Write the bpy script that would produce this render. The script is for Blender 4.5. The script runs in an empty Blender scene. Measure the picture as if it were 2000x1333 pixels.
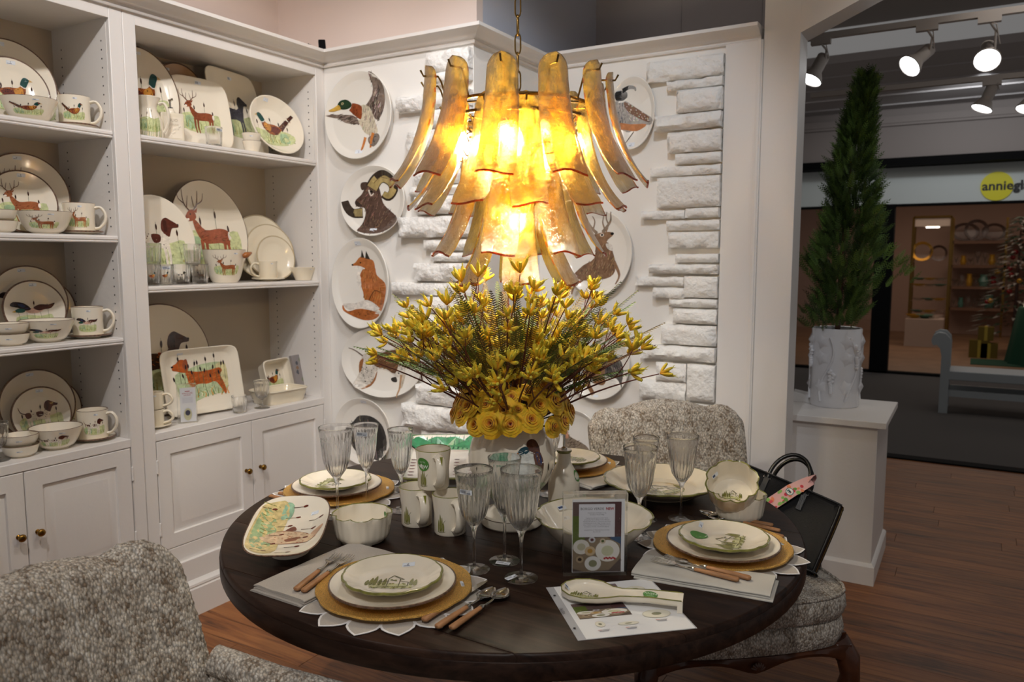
import bpy, math, random
from math import sin, cos, pi, radians, hypot, atan2, sqrt
from mathutils import Vector, Matrix, noise, Euler
from mathutils.geometry import tessellate_polygon

random.seed(7)
SC = bpy.context.scene
COL = SC.collection

# ------------------------------------------------------------------ camera
FPX, CAMH, PITCH, YAW = 1522.7, 1.48, .1065, .534
cam = bpy.data.cameras.new('camera'); cam_ob = bpy.data.objects.new('camera', cam); COL.objects.link(cam_ob)
cam.sensor_width = 36; cam.lens = FPX/2000*36; cam.clip_start = .02; cam.clip_end = 60
cam_ob.location = (0, 0, CAMH); cam_ob.rotation_euler = (pi/2-PITCH, 0, YAW)
cam.dof.use_dof = True; cam.dof.focus_distance = 1.95; cam.dof.aperture_fstop = 5.0
SC.camera = cam_ob
SC.view_settings.view_transform = 'Standard'; SC.view_settings.look = 'None'
SC.view_settings.gamma = 1; SC.view_settings.use_curve_mapping = False
SC.view_settings.exposure = 0.12
# ------------------------------------------------------------------ world and main lights
W = bpy.data.worlds.new('world'); SC.world = W; W.use_nodes = True
W.node_tree.nodes['Background'].inputs[0].default_value = (1, .97, .95, 1)
W.node_tree.nodes['Background'].inputs[1].default_value = .15
def spot(loc, to, power, size=70, rad=.05, col=(1, .97, .93), blend=.6):
    l = bpy.data.lights.new('track_or_fill_light', 'SPOT'); l.energy = power; l.spot_size = radians(size); l.spot_blend = blend
    l.shadow_soft_size = rad; l.color = col
    o = bpy.data.objects.new('track_or_fill_light', l); COL.objects.link(o); o.location = loc
    o.rotation_euler = (Vector(to)-Vector(loc)).to_track_quat('-Z', 'Y').to_euler(); return o
def area(loc, to, power, sx, sy, col=(1, .97, .94)):  # unseen panels added overhead as soft fill
    l = bpy.data.lights.new('ceiling_fill', 'AREA'); l.energy = power; l.shape = 'RECTANGLE'; l.size = sx; l.size_y = sy; l.color = col
    o = bpy.data.objects.new('ceiling_fill', l); COL.objects.link(o); o.location = loc
    o.rotation_euler = (Vector(to)-Vector(loc)).to_track_quat('-Z', 'Y').to_euler(); return o
spot((-1.35, .35, 3.25), (-2.9, 2.0, 1.2), 80, 80, .04, (1, .97, .96))      # bookcase, from the left
spot((-1.05, 1.75, 3.4), (-2.8, 2.3, 1.3), 46, 75, .04, (1, .97, .96))
spot((-1.5, .9, 3.3), (-2.3, 2.9, 1.3), 46, 65, .04, (1, .96, .94))        # plates beside the bookcase
spot((-.5, 1.3, 3.4), (-1.72, 3.4, 1.45), 84, 50, .04, (.86, .92, 1))        # recess wall, cool
spot((.2, -.55, 3.1), (-1.05, 1.7, .92), 96, 46, .04, (1, .97, .93))         # table
spot((-2.0, -.1, 3.3), (-1.2, 1.6, .76), 35, 60, .04, (1, .96, .92))
spot((.5, 2.6, 3.3), (-.5, 4.1, 1.2), 18, 50, .05, (.95, .97, 1))           # pedestal
spot((.3, 4.2, 3.4), (.5, 5.2, 0), 24, 80, .05, (1, .93, .85))
area((-.3, 1.0, 3.5), (-.9, 1.6, 0), 5, 3.2, 3.2)  # dim added fill over the room
area((0, 8.6, 3.2), (0, 8.9, 0), 26, 4, 3, (1, .94, .88))  # added fill to lift the aisle
spot((.0, 9.2, 3.2), (-.2, 11, 2.3), 34, 120, .1, (.9, .96, 1))
spot((.6, 4.0, 2.5), (.2, 5.5, 3.6), 12, 150, .2, (1, .96, .92), 1)  # added up-light that brightens the ceiling, not a track lamp
spot((-2.2, 1.6, 2.95), (-2.3, 2.9, 3.0), 10, 150, .2, (1, .9, .82), 1)  # added fill for the upper walls, not a track lamp
area((0, 14.2, 2.9), (0, 14.2, 0), 34, 4, 3, (1, .80, .66))

# ------------------------------------------------------------------ picture point -> point of the place
_f = Vector((-sin(YAW)*cos(PITCH), cos(YAW)*cos(PITCH), -sin(PITCH))); _r = Vector((cos(YAW), sin(YAW), 0)); _u = _r.cross(_f)
CAM = Vector((0, 0, CAMH))
def at(px, py, ax, v):
    d = _f+_r*((px-1000)/FPX)-_u*((py-666.5)/FPX); t = (v-CAM[ax])/d[ax]; return CAM+d*t
def tp(px, py, z=.76): return at(px, py, 2, z)

# ------------------------------------------------------------------ mesh helpers
class G:
    def __init__(s): s.v = []; s.f = []; s.m = []; s.c = None
    def add(s, vs, fs, mi=0, M=None):
        b = len(s.v)
        s.v += [tuple(M @ Vector(p)) for p in vs] if M is not None else [tuple(p) for p in vs]
        s.f += [tuple(b+i for i in f) for f in fs]
        s.m += (list(mi) if isinstance(mi, (list, tuple)) else [mi]*len(fs)); return s
    def box(s, x0, x1, y0, y1, z0, z1, mi=0, M=None):
        return s.add([(x0,y0,z0),(x1,y0,z0),(x1,y1,z0),(x0,y1,z0),(x0,y0,z1),(x1,y0,z1),(x1,y1,z1),(x0,y1,z1)],
                     [(0,3,2,1),(4,5,6,7),(0,1,5,4),(1,2,6,5),(2,3,7,6),(3,0,4,7)], mi, M)
    def loft(s, rings, caps=(True, True), mi=0, closed=True, M=None):
        n = len(rings[0]); vs = [p for r in rings for p in r]; fs = []; ms = []
        for k in range(len(rings)-1):
            for i in range(n if closed else n-1):
                j = (i+1) % n; fs.append((k*n+i, k*n+j, (k+1)*n+j, (k+1)*n+i)); ms.append(mi[k] if isinstance(mi, (list, tuple)) else mi)
        if caps[0]: fs.append(tuple(range(n-1, -1, -1))); ms.append(mi[0] if isinstance(mi, (list, tuple)) else mi)
        if caps[1]: fs.append(tuple((len(rings)-1)*n+i for i in range(n))); ms.append(mi[-1] if isinstance(mi, (list, tuple)) else mi)
        return s.add(vs, fs, ms, M)
    def lathe(s, prof, n=40, mod=None, mi=0, M=None):
        # prof: (r, z) along the outline; mod(theta, r, z, k) -> (scale, dz)
        idx = []; vs = []
        for k, (r, z) in enumerate(prof):
            if r < 1e-6: idx.append([len(vs)]*n); vs.append((0, 0, z)); continue
            row = []
            for i in range(n):
                t = 2*pi*i/n; q, dz = mod(t, r, z, k) if mod else (1, 0)
                row.append(len(vs)); vs.append((r*q*cos(t), r*q*sin(t), z+dz))
            idx.append(row)
        fs = []; ms = []
        for k in range(len(prof)-1):
            a, b = idx[k], idx[k+1]
            for i in range(n):
                j = (i+1) % n; q = []
                for w in (a[i], a[j], b[j], b[i]):
                    if w not in q: q.append(w)
                if len(q) > 2: fs.append(tuple(q)); ms.append(mi[k] if isinstance(mi, (list, tuple)) else mi)
        return s.add(vs, fs, ms, M)
    def tube(s, pts, rad, n=8, mi=0, closed=False, M=None, flat=1.0, up=None):
        pts = [Vector(p) for p in pts]; L = len(pts); rs = rad if isinstance(rad, (list, tuple)) else [rad]*L; rings = []; prev = None
        for i, p in enumerate(pts):
            if closed: t = pts[(i+1) % L]-pts[i-1]
            else: t = pts[min(i+1, L-1)]-pts[max(i-1, 0)]
            t = t.normalized() if t.length > 1e-9 else Vector((0, 0, 1))
            if prev is None:
                a = Vector(up) if up else (Vector((0, 0, 1)) if abs(t.z) < .9 else Vector((1, 0, 0)))
                nrm = (a-t*a.dot(t)).normalized()
            else:
                nrm = prev-t*prev.dot(t); nrm = nrm.normalized() if nrm.length > 1e-6 else prev
            prev = nrm; b = t.cross(nrm)
            rings.append([p+(nrm*cos(2*pi*k/n)*flat+b*sin(2*pi*k/n))*rs[i] for k in range(n)])
        if closed: rings.append(rings[0]); return s.loft(rings, (False, False), mi, True, M)
        return s.loft(rings, (True, True), mi, True, M)
    def prism(s, poly, z0, z1, mi=0, M=None):
        n = len(poly)
        if sum(poly[i][0]*poly[(i+1) % n][1]-poly[(i+1) % n][0]*poly[i][1] for i in range(n)) < 0: poly = poly[::-1]
        tr = tessellate_polygon([[Vector((x, y, 0)) for x, y in poly]])
        vs = [(x, y, z0) for x, y in poly]+[(x, y, z1) for x, y in poly]; fs = []
        for t in tr:
            a, b, c = t; A = (poly[b][0]-poly[a][0])*(poly[c][1]-poly[a][1])-(poly[c][0]-poly[a][0])*(poly[b][1]-poly[a][1])
            if A < 0: t = (a, c, b)
            fs.append(tuple(n+i for i in t)); fs.append((t[2], t[1], t[0]))
        fs += [(i, (i+1) % n, n+(i+1) % n, n+i) for i in range(n)]
        return s.add(vs, fs, mi, M)
    def mesh(s, name, mats, smooth=35):
        me = bpy.data.meshes.new(name); me.from_pydata(s.v, [], s.f)
        for m in (mats if isinstance(mats, (list, tuple)) else [mats]): me.materials.append(m)
        if any(s.m): me.polygons.foreach_set('material_index', s.m)
        if s.c is not None:
            a = me.color_attributes.new('Col', 'FLOAT_COLOR', 'POINT'); a.data.foreach_set('color', [q for c in s.c for q in (*c, 1)])
        me.update()
        if smooth:
            me.shade_smooth()
            if smooth < 180: me.set_sharp_from_angle(angle=radians(smooth))
        return me
def TR(loc=(0,0,0), rot=(0,0,0), sc=1):
    S = Matrix.Diagonal((*((sc,)*3 if not isinstance(sc, (tuple, list)) else sc), 1))
    return Matrix.Translation(loc) @ Euler(rot).to_matrix().to_4x4() @ S
def link(name, me, parent=None, M=None, bevel=0):
    o = bpy.data.objects.new(name, me); COL.objects.link(o)
    if parent is not None: o.parent = parent
    if M is not None: o.matrix_local = M
    if bevel:
        b = o.modifiers.new('bevel', 'BEVEL'); b.width = bevel; b.segments = 2; b.limit_method = 'ANGLE'; b.angle_limit = radians(40)
    return o
def part(name, g, mats, parent, M=None, smooth=35, bevel=0, label=None):
    o = link(name, g.mesh(name, mats, smooth), parent, M, bevel)
    if label: o['label'] = label
    return o
def tag(o, label, cat, group=None):
    o['label'] = label; o['category'] = cat
    if group: o['group'] = group
    return o
def thing(name, label, cat, loc=(0,0,0), rot=(0,0,0), group=None):
    o = bpy.data.objects.new(name, None); COL.objects.link(o); o.empty_display_size = .05
    o.location = loc; o.rotation_euler = rot; return tag(o, label, cat, group)
def struct(name, g, mats, smooth=35, bevel=0):
    o = part(name, g, mats, None, None, smooth, bevel); o['kind'] = 'structure'; return o
def dup(root, label=None, loc=None, rot=None, group=None, sc=None):
    def cp(o, par):
        c = o.copy(); COL.objects.link(c)
        if par: c.parent = par
        for ch in kids.get(o.name, []): cp(ch, c)
        return c
    kids = {}
    for o in list(COL.objects):
        if o.parent: kids.setdefault(o.parent.name, []).append(o)
    r = cp(root, None)
    if label: r['label'] = label
    if loc is not None: r.location = loc
    if rot is not None: r.rotation_euler = rot
    if sc: r.scale = (sc,)*3
    if group: r['group'] = group
    return r

# ------------------------------------------------------------------ materials
def lin(c): return c/12.92 if c <= .04045 else ((c+.055)/1.055)**2.4
def hx(h): return tuple(lin(int(h[i:i+2], 16)/255) for i in (0, 2, 4))
MAT = {}
def mat(name, col, rough=.5, metal=0, var=None, bump=None, coat=0, spec=.5, emit=None, vcol=False, trans=0, ior=1.45, sheen=0, stretch=(1,1,1), col2=None, island=0):
    m = bpy.data.materials.new(name); m.use_nodes = True; nt = m.node_tree; N = nt.nodes; L = nt.links; b = N['Principled BSDF']
    if isinstance(col, str): col = hx(col)
    b.inputs['Base Color'].default_value = (*col, 1); b.inputs['Roughness'].default_value = rough; b.inputs['Metallic'].default_value = metal
    b.inputs['Coat Weight'].default_value = coat; b.inputs['Coat Roughness'].default_value = .06; b.inputs['Specular IOR Level'].default_value = spec
    b.inputs['Transmission Weight'].default_value = trans; b.inputs['IOR'].default_value = ior; b.inputs['Sheen Weight'].default_value = sheen
    if emit: b.inputs['Emission Color'].default_value = (*(hx(emit[0]) if isinstance(emit[0], str) else emit[0]), 1); b.inputs['Emission Strength'].default_value = emit[1]
    tc = mp = None
    if var or bump:
        tc = N.new('ShaderNodeTexCoord'); mp = N.new('ShaderNodeMapping'); mp.inputs['Scale'].default_value = stretch; L.new(tc.outputs['Object'], mp.inputs[0])
    src = None
    if vcol:
        a = N.new('ShaderNodeVertexColor'); a.layer_name = 'Col'; src = a.outputs[0]; L.new(src, b.inputs['Base Color'])
    if var:  # (scale, amount[, detail])
        n = N.new('ShaderNodeTexNoise'); n.inputs['Scale'].default_value = var[0]; n.inputs['Detail'].default_value = var[2] if len(var) > 2 else 4; L.new(mp.outputs[0], n.inputs[0])
        mx = N.new('ShaderNodeMix'); mx.data_type = 'RGBA'
        if col2:
            r = N.new('ShaderNodeMapRange'); r.inputs[1].default_value = .5-.5/(var[1]*4+.5); r.inputs[2].default_value = .5+.5/(var[1]*4+.5); L.new(n.outputs[0], r.inputs[0]); L.new(r.outputs[0], mx.inputs[0])
            mx.inputs[6].default_value = (*col, 1); mx.inputs[7].default_value = (*(hx(col2) if isinstance(col2, str) else col2), 1)
        else:
            r = N.new('ShaderNodeMapRange'); r.inputs[1].default_value = .3; r.inputs[2].default_value = .7; r.inputs[3].default_value = 1-var[1]; r.inputs[4].default_value = 1+var[1]; L.new(n.outputs[0], r.inputs[0])
            mx.blend_type = 'MULTIPLY'; mx.inputs[0].default_value = 1; mx.inputs[6].default_value = (*col, 1)
            if src: L.new(src, mx.inputs[6])
            L.new(r.outputs[0], mx.inputs[7])
        L.new(mx.outputs[2], b.inputs['Base Color'])
    if bump:  # (scale, distance[, strength, detail])
        n = N.new('ShaderNodeTexNoise'); n.inputs['Scale'].default_value = bump[0]; n.inputs['Detail'].default_value = bump[3] if len(bump) > 3 else 3; L.new(mp.outputs[0], n.inputs[0])
        bp = N.new('ShaderNodeBump'); bp.inputs['Distance'].default_value = bump[1]; bp.inputs['Strength'].default_value = bump[2] if len(bump) > 2 else .6
        L.new(n.outputs[0], bp.inputs['Height']); L.new(bp.outputs[0], b.inputs['Normal'])
    MAT[name] = m; return m

WHITE = mat('white_paint', 'e6e1dc', .42, bump=(60, .0015, .35))
WALL = mat('wall_paint', 'e9e5df', .6, bump=(90, .001, .3))
WALLUP = mat('upper_wall_paint', 'e6d3c8', .7)
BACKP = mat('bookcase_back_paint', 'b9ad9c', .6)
GREYUP = mat('upper_grey_paint', 'a8a2a2', .7)
STONE = mat('white_painted_stone', 'eeebe6', .62, bump=(34, .016, .9, 6))
CREAM = mat('cream_glaze', 'efe5d2', .16, coat=.5, bump=(14, .002, .25))
CREAM2 = mat('warm_cream_glaze', 'eadfc8', .18, coat=.5, bump=(16, .002, .25))
PLATEW = mat('wall_plate_glaze', 'ebe6dd', .2, coat=.4, bump=(12, .0015, .2))
GREENRIM = mat('olive_green_glaze', '7c7a3c', .25, coat=.4, var=(60, .35))
BROWNRIM = mat('brown_rim_glaze', '6b5140', .3, var=(160, .6), coat=.3)
GOLDCH = mat('gold_glitter_glass', 'eab862', .3, .72, var=(600, .45, 1), bump=(700, .003, 1, 1))
PAINT = mat('handpainted_glaze', 'ffffff', .2, vcol=True, coat=.4, var=(55, .22))
INK = mat('printed_ink', '2b2b33', .6)
INKC = mat('printed_colours', 'ffffff', .45, vcol=True)
LINEN = mat('grey_linen', 'b9b1a8', .9, var=(900, .12, 1), bump=(1400, .0006, .6, 1))
WLINEN = mat('white_linen', 'dcdad8', .9, bump=(900, .0008, .5, 1))
STEEL = mat('polished_steel', 'c9c6c0', .14, 1)
BRASS = mat('aged_brass', '8d6b33', .28, 1, var=(30, .15))
GOLDM = mat('gold_frame_metal', '9c7a43', .25, 1)
LWOOD = mat('olive_wood', 'a87850', .5, var=(18, .3), stretch=(6, 1, 6), bump=(60, .0006, .4))
def clear(name, ior, mixf, rough=0):
    m = mat(name, 'ffffff', rough, trans=1, ior=ior); nt = m.node_tree; N = nt.nodes; t = N.new('ShaderNodeBsdfTransparent'); t.inputs[0].default_value = (.97, .975, .98, 1); x = N.new('ShaderNodeMixShader'); x.inputs[0].default_value = mixf
    nt.links.new(t.outputs[0], x.inputs[1]); nt.links.new(N['Principled BSDF'].outputs[0], x.inputs[2]); nt.links.new(x.outputs[0], N['Material Output'].inputs[0]); return m
GLASS = clear('clear_crystal', 1.47, .86)
ACRYL = clear('clear_acrylic', 1.4, .5)
PAPER = mat('white_paper', 'e9e9ea', .4)
BLACK = mat('black_matte', '060607', .8, spec=.15)
NESTRIM = mat('soft_tan_rim', 'b9a888', .3)
BAGM = mat('black_coated_canvas', '141417', .6, spec=.25, bump=(240, .001, .5, 1))
LEATH = mat('black_leather', '0c0c0d', .3, bump=(300, .0006, .5, 1))
STEMM = mat('dark_red_stem', '5c2a1e', .6, var=(40, .3))
YELB = mat('yellow_green_bud', 'd0b028', .6, vcol=True)
ROSEM = mat('yellow_rose_petal', 'f0b60e', .6, vcol=True, sheen=.3)
ROSEM.node_tree.nodes['Principled BSDF'].inputs['Subsurface Weight'].default_value = .35; ROSEM.node_tree.nodes['Principled BSDF'].inputs['Subsurface Scale'].default_value = .01
LEAFM = mat('frond_green', '4a5a2a', .6, vcol=True)
LEAFD = mat('rose_leaf_green', '23401c', .45)
DWALNUT = mat('dark_carved_walnut', '4a2817', .38, var=(20, .35), coat=.3)
CARPET = mat('dark_grey_carpet', '4a4644', .95, var=(60, .35), stretch=(8, 1, 1), bump=(200, .003, .6))
# ------------------------------------------------------------------ special materials
def wood_floor(name, c0, c1, c2, rough, gloss_bump=.0006, grain=(1.4, 22, 22), spec=.4):
    m = bpy.data.materials.new(name); m.use_nodes = True; nt = m.node_tree; N = nt.nodes; L = nt.links; b = N['Principled BSDF']
    tc = N.new('ShaderNodeTexCoord'); oi = N.new('ShaderNodeObjectInfo'); ad = N.new('ShaderNodeVectorMath'); ad.operation = 'ADD'
    sc = N.new('ShaderNodeVectorMath'); sc.operation = 'SCALE'; sc.inputs[3].default_value = 37
    cb = N.new('ShaderNodeCombineXYZ')
    for i in range(3): L.new(oi.outputs['Random'], cb.inputs[i])
    L.new(cb.outputs[0], sc.inputs[0]); L.new(tc.outputs['Object'], ad.inputs[0]); L.new(sc.outputs[0], ad.inputs[1])
    mp = N.new('ShaderNodeMapping'); mp.inputs['Scale'].default_value = grain; L.new(ad.outputs[0], mp.inputs[0])
    n1 = N.new('ShaderNodeTexNoise'); n1.inputs['Scale'].default_value = 1.6; n1.inputs['Detail'].default_value = 8; n1.inputs['Roughness'].default_value = .65; n1.inputs['Distortion'].default_value = .9; L.new(mp.outputs[0], n1.inputs[0])
    n2 = N.new('ShaderNodeTexNoise'); n2.inputs['Scale'].default_value = 7; n2.inputs['Detail'].default_value = 4; L.new(mp.outputs[0], n2.inputs[0])
    mp3 = N.new('ShaderNodeMapping'); mp3.inputs['Scale'].default_value = (3, 9, 9); L.new(ad.outputs[0], mp3.inputs[0])
    n3 = N.new('ShaderNodeTexNoise'); n3.inputs['Scale'].default_value = 1; n3.inputs['Detail'].default_value = 3; L.new(mp3.outputs[0], n3.inputs[0])
    r1 = N.new('ShaderNodeValToRGB'); e = r1.color_ramp.elements
    e[0].position = .30; e[0].color = (*hx(c2), 1); e[1].position = .68; e[1].color = (*hx(c0), 1); k = r1.color_ramp.elements.new(.47); k.color = (*hx(c1), 1)
    L.new(n1.outputs[0], r1.inputs[0])
    r3 = N.new('ShaderNodeMapRange'); r3.inputs[1].default_value = .58; r3.inputs[2].default_value = .72; r3.inputs[3].default_value = 0; r3.inputs[4].default_value = .75; L.new(n3.outputs[0], r3.inputs[0])
    mk = N.new('ShaderNodeMath'); mk.operation = 'MULTIPLY'; r2 = N.new('ShaderNodeMapRange'); r2.inputs[1].default_value = .35; r2.inputs[2].default_value = .6; L.new(n2.outputs[0], r2.inputs[0]); L.new(r3.outputs[0], mk.inputs[0]); L.new(r2.outputs[0], mk.inputs[1])
    m1 = N.new('ShaderNodeMix'); m1.data_type = 'RGBA'; L.new(mk.outputs[0], m1.inputs[0]); L.new(r1.outputs[0], m1.inputs[6]); m1.inputs[7].default_value = (*hx(c2), 1)
    hv = N.new('ShaderNodeHueSaturation'); rr = N.new('ShaderNodeMapRange'); rr.inputs[3].default_value = .78; rr.inputs[4].default_value = 1.2; L.new(oi.outputs['Random'], rr.inputs[0]); L.new(rr.outputs[0], hv.inputs['Value']); L.new(m1.outputs[2], hv.inputs['Color'])
    L.new(hv.outputs[0], b.inputs['Base Color']); b.inputs['Roughness'].default_value = rough
    bp = N.new('ShaderNodeBump'); bp.inputs['Distance'].default_value = gloss_bump; bp.inputs['Strength'].default_value = .5; L.new(n1.outputs[0], bp.inputs['Height']); L.new(bp.outputs[0], b.inputs['Normal'])
    b.inputs['Specular IOR Level'].default_value = spec; return m
FLOORW = wood_floor('hickory_floor', '9a6436', '7d4a25', '3a2010', .42)
TABLEW = wood_floor('espresso_table_wood', '3a281f', '281a14', '120b09', .38, .0004, (1.6, 18, 18), .16)

def boucle(name, k=1.0):
    m = bpy.data.materials.new(name); m.use_nodes = True; nt = m.node_tree; N = nt.nodes; L = nt.links; b = N['Principled BSDF']
    tc = N.new('ShaderNodeTexCoord'); mp = N.new('ShaderNodeMapping'); mp.inputs['Scale'].default_value = (210*k, 210*k, 120*k); L.new(tc.outputs['Object'], mp.inputs[0])
    v = N.new('ShaderNodeTexVoronoi'); v.inputs['Scale'].default_value = 1; L.new(mp.outputs[0], v.inputs['Vector'])
    mb = N.new('ShaderNodeMapping'); mb.inputs['Scale'].default_value = (75*k, 75*k, 42*k); L.new(tc.outputs['Object'], mb.inputs[0])
    v2 = N.new('ShaderNodeTexVoronoi'); v2.inputs['Scale'].default_value = 1; L.new(mb.outputs[0], v2.inputs['Vector'])
    n = N.new('ShaderNodeTexNoise'); n.inputs['Scale'].default_value = 26*k; n.inputs['Detail'].default_value = 5; L.new(tc.outputs['Object'], n.inputs[0])
    sep = N.new('ShaderNodeSeparateColor'); L.new(v.outputs['Color'], sep.inputs[0])
    ramp = N.new('ShaderNodeValToRGB'); e = ramp.color_ramp.elements; e[0].position = .1; e[0].color = (*hx('8a7662'), 1); e[1].position = .95; e[1].color = (*hx('efe8de'), 1)
    q = e.new(.38); q.color = (*hx('bdb1a3'), 1); q = e.new(.65); q.color = (*hx('d6ccbf'), 1)
    ad = N.new('ShaderNodeMath'); ad.operation = 'MULTIPLY_ADD'; ad.inputs[1].default_value = .62; L.new(sep.outputs[0], ad.inputs[0])
    nn = N.new('ShaderNodeMapRange'); nn.inputs[1].default_value = .35; nn.inputs[2].default_value = .68; nn.inputs[3].default_value = -.02; nn.inputs[4].default_value = .42; L.new(n.outputs[0], nn.inputs[0]); L.new(nn.outputs[0], ad.inputs[2])
    L.new(ad.outputs[0], ramp.inputs[0])
    dk = N.new('ShaderNodeMapRange'); dk.inputs[1].default_value = .32; dk.inputs[2].default_value = .72; dk.inputs[3].default_value = 1; dk.inputs[4].default_value = .5; L.new(v.outputs['Distance'], dk.inputs[0])  # crevice shade between the loops, painted into the colour
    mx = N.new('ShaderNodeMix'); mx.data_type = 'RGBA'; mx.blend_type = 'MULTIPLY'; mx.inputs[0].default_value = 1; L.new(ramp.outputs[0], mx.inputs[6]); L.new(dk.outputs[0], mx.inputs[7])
    L.new(mx.outputs[2], b.inputs['Base Color']); b.inputs['Roughness'].default_value = .95; b.inputs['Sheen Weight'].default_value = .15
    h = N.new('ShaderNodeMath'); h.operation = 'MULTIPLY_ADD'; h.inputs[1].default_value = -1; L.new(v.outputs['Distance'], h.inputs[0])
    h2 = N.new('ShaderNodeMath'); h2.operation = 'MULTIPLY'; h2.inputs[1].default_value = -1.3; L.new(v2.outputs['Distance'], h2.inputs[0]); L.new(h2.outputs[0], h.inputs[2])
    bp = N.new('ShaderNodeBump'); bp.inputs['Distance'].default_value = .004; bp.inputs['Strength'].default_value = .9; L.new(h.outputs[0], bp.inputs['Height']); L.new(bp.outputs[0], b.inputs['Normal'])
    return m
BOUCLE = boucle('oatmeal_boucle')

def amber(name, tint, body):
    m = bpy.data.materials.new(name); m.use_nodes = True; nt = m.node_tree; N = nt.nodes; L = nt.links; N.remove(N['Principled BSDF']); out = N['Material Output']
    tc = N.new('ShaderNodeTexCoord'); mp = N.new('ShaderNodeMapping'); mp.inputs['Scale'].default_value = (60, 60, 30); L.new(tc.outputs['Object'], mp.inputs[0])
    n = N.new('ShaderNodeTexNoise'); n.inputs['Scale'].default_value = 1; n.inputs['Detail'].default_value = 6; n.inputs['Roughness'].default_value = .7; L.new(mp.outputs[0], n.inputs[0])
    n2 = N.new('ShaderNodeTexNoise'); n2.inputs['Scale'].default_value = .35; n2.inputs['Detail'].default_value = 3; L.new(mp.outputs[0], n2.inputs[0])
    bp = N.new('ShaderNodeBump'); bp.inputs['Distance'].default_value = .006; bp.inputs['Strength'].default_value = 1; L.new(n.outputs[0], bp.inputs['Height'])
    r = N.new('ShaderNodeMapRange'); r.inputs[1].default_value = .36; r.inputs[2].default_value = .64; L.new(n2.outputs[0], r.inputs[0])
    c = N.new('ShaderNodeMix'); c.data_type = 'RGBA'; c.inputs[6].default_value = (*[min(.97, t*.75+.27) for t in hx(tint)], 1); c.inputs[7].default_value = (*hx(tint), 1); L.new(r.outputs[0], c.inputs[0])
    t = N.new('ShaderNodeBsdfTransparent'); L.new(c.outputs[2], t.inputs[0])
    tl = N.new('ShaderNodeBsdfTranslucent'); tl.inputs[0].default_value = (*hx(body), 1); L.new(bp.outputs[0], tl.inputs['Normal'])
    rfr = N.new('ShaderNodeBsdfRefraction'); rfr.inputs['Roughness'].default_value = .16; rfr.inputs['IOR'].default_value = 1.25; L.new(c.outputs[2], rfr.inputs[0]); L.new(bp.outputs[0], rfr.inputs['Normal'])
    gl = N.new('ShaderNodeBsdfGlossy'); gl.inputs['Roughness'].default_value = .10; L.new(bp.outputs[0], gl.inputs['Normal'])
    lw = N.new('ShaderNodeFresnel'); lw.inputs[0].default_value = 1.45; L.new(bp.outputs[0], lw.inputs['Normal'])
    rf = N.new('ShaderNodeMapRange'); rf.inputs[1].default_value = .42; rf.inputs[2].default_value = .62; rf.inputs[3].default_value = .02; rf.inputs[4].default_value = .20; L.new(n.outputs[0], rf.inputs[0])
    m0 = N.new('ShaderNodeMixShader'); m0.inputs[0].default_value = .42; L.new(t.outputs[0], m0.inputs[1]); L.new(rfr.outputs[0], m0.inputs[2])
    m1 = N.new('ShaderNodeMixShader'); L.new(rf.outputs[0], m1.inputs[0]); L.new(m0.outputs[0], m1.inputs[1]); L.new(tl.outputs[0], m1.inputs[2])
    lh = N.new('ShaderNodeMath'); lh.operation = 'MULTIPLY'; lh.inputs[1].default_value = .8; L.new(lw.outputs[0], lh.inputs[0])
    m2 = N.new('ShaderNodeMixShader'); L.new(lh.outputs[0], m2.inputs[0]); L.new(m1.outputs[0], m2.inputs[1]); L.new(gl.outputs[0], m2.inputs[2])
    L.new(m2.outputs[0], out.inputs[0]); return m
AMBER = amber('amber_art_glass', 'f8e19a', 'ffd860')
AMBERR = amber('amber_glass_lip', 'dd7d1c', 'e0701a')

# ------------------------------------------------------------------ painting on glaze: thin coloured shapes that follow a surface
def smooth_poly(p, sub=4, closed=True):
    n = len(p); out = []
    for i in range(n if closed else n-1):
        a, b, c, d = (p[(i-1) % n], p[i], p[(i+1) % n], p[(i+2) % n]) if closed else (p[max(i-1, 0)], p[i], p[i+1], p[min(i+2, n-1)])
        for k in range(sub):
            t = k/sub
            out.append(tuple(.5*((2*b[j])+(-a[j]+c[j])*t+(2*a[j]-5*b[j]+4*c[j]-d[j])*t*t+(-a[j]+3*b[j]-3*c[j]+d[j])*t**3) for j in (0, 1)))
    if not closed: out.append(tuple(p[-1]))
    return out
def inside(x, y, P):
    r = False; j = len(P)-1
    for i in range(len(P)):
        if (P[i][1] > y) != (P[j][1] > y) and x < (P[j][0]-P[i][0])*(y-P[i][1])/(P[j][1]-P[i][1])+P[i][0]: r = not r
        j = i
    return r
def cc(c): return hx(c) if isinstance(c, str) else c
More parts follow.
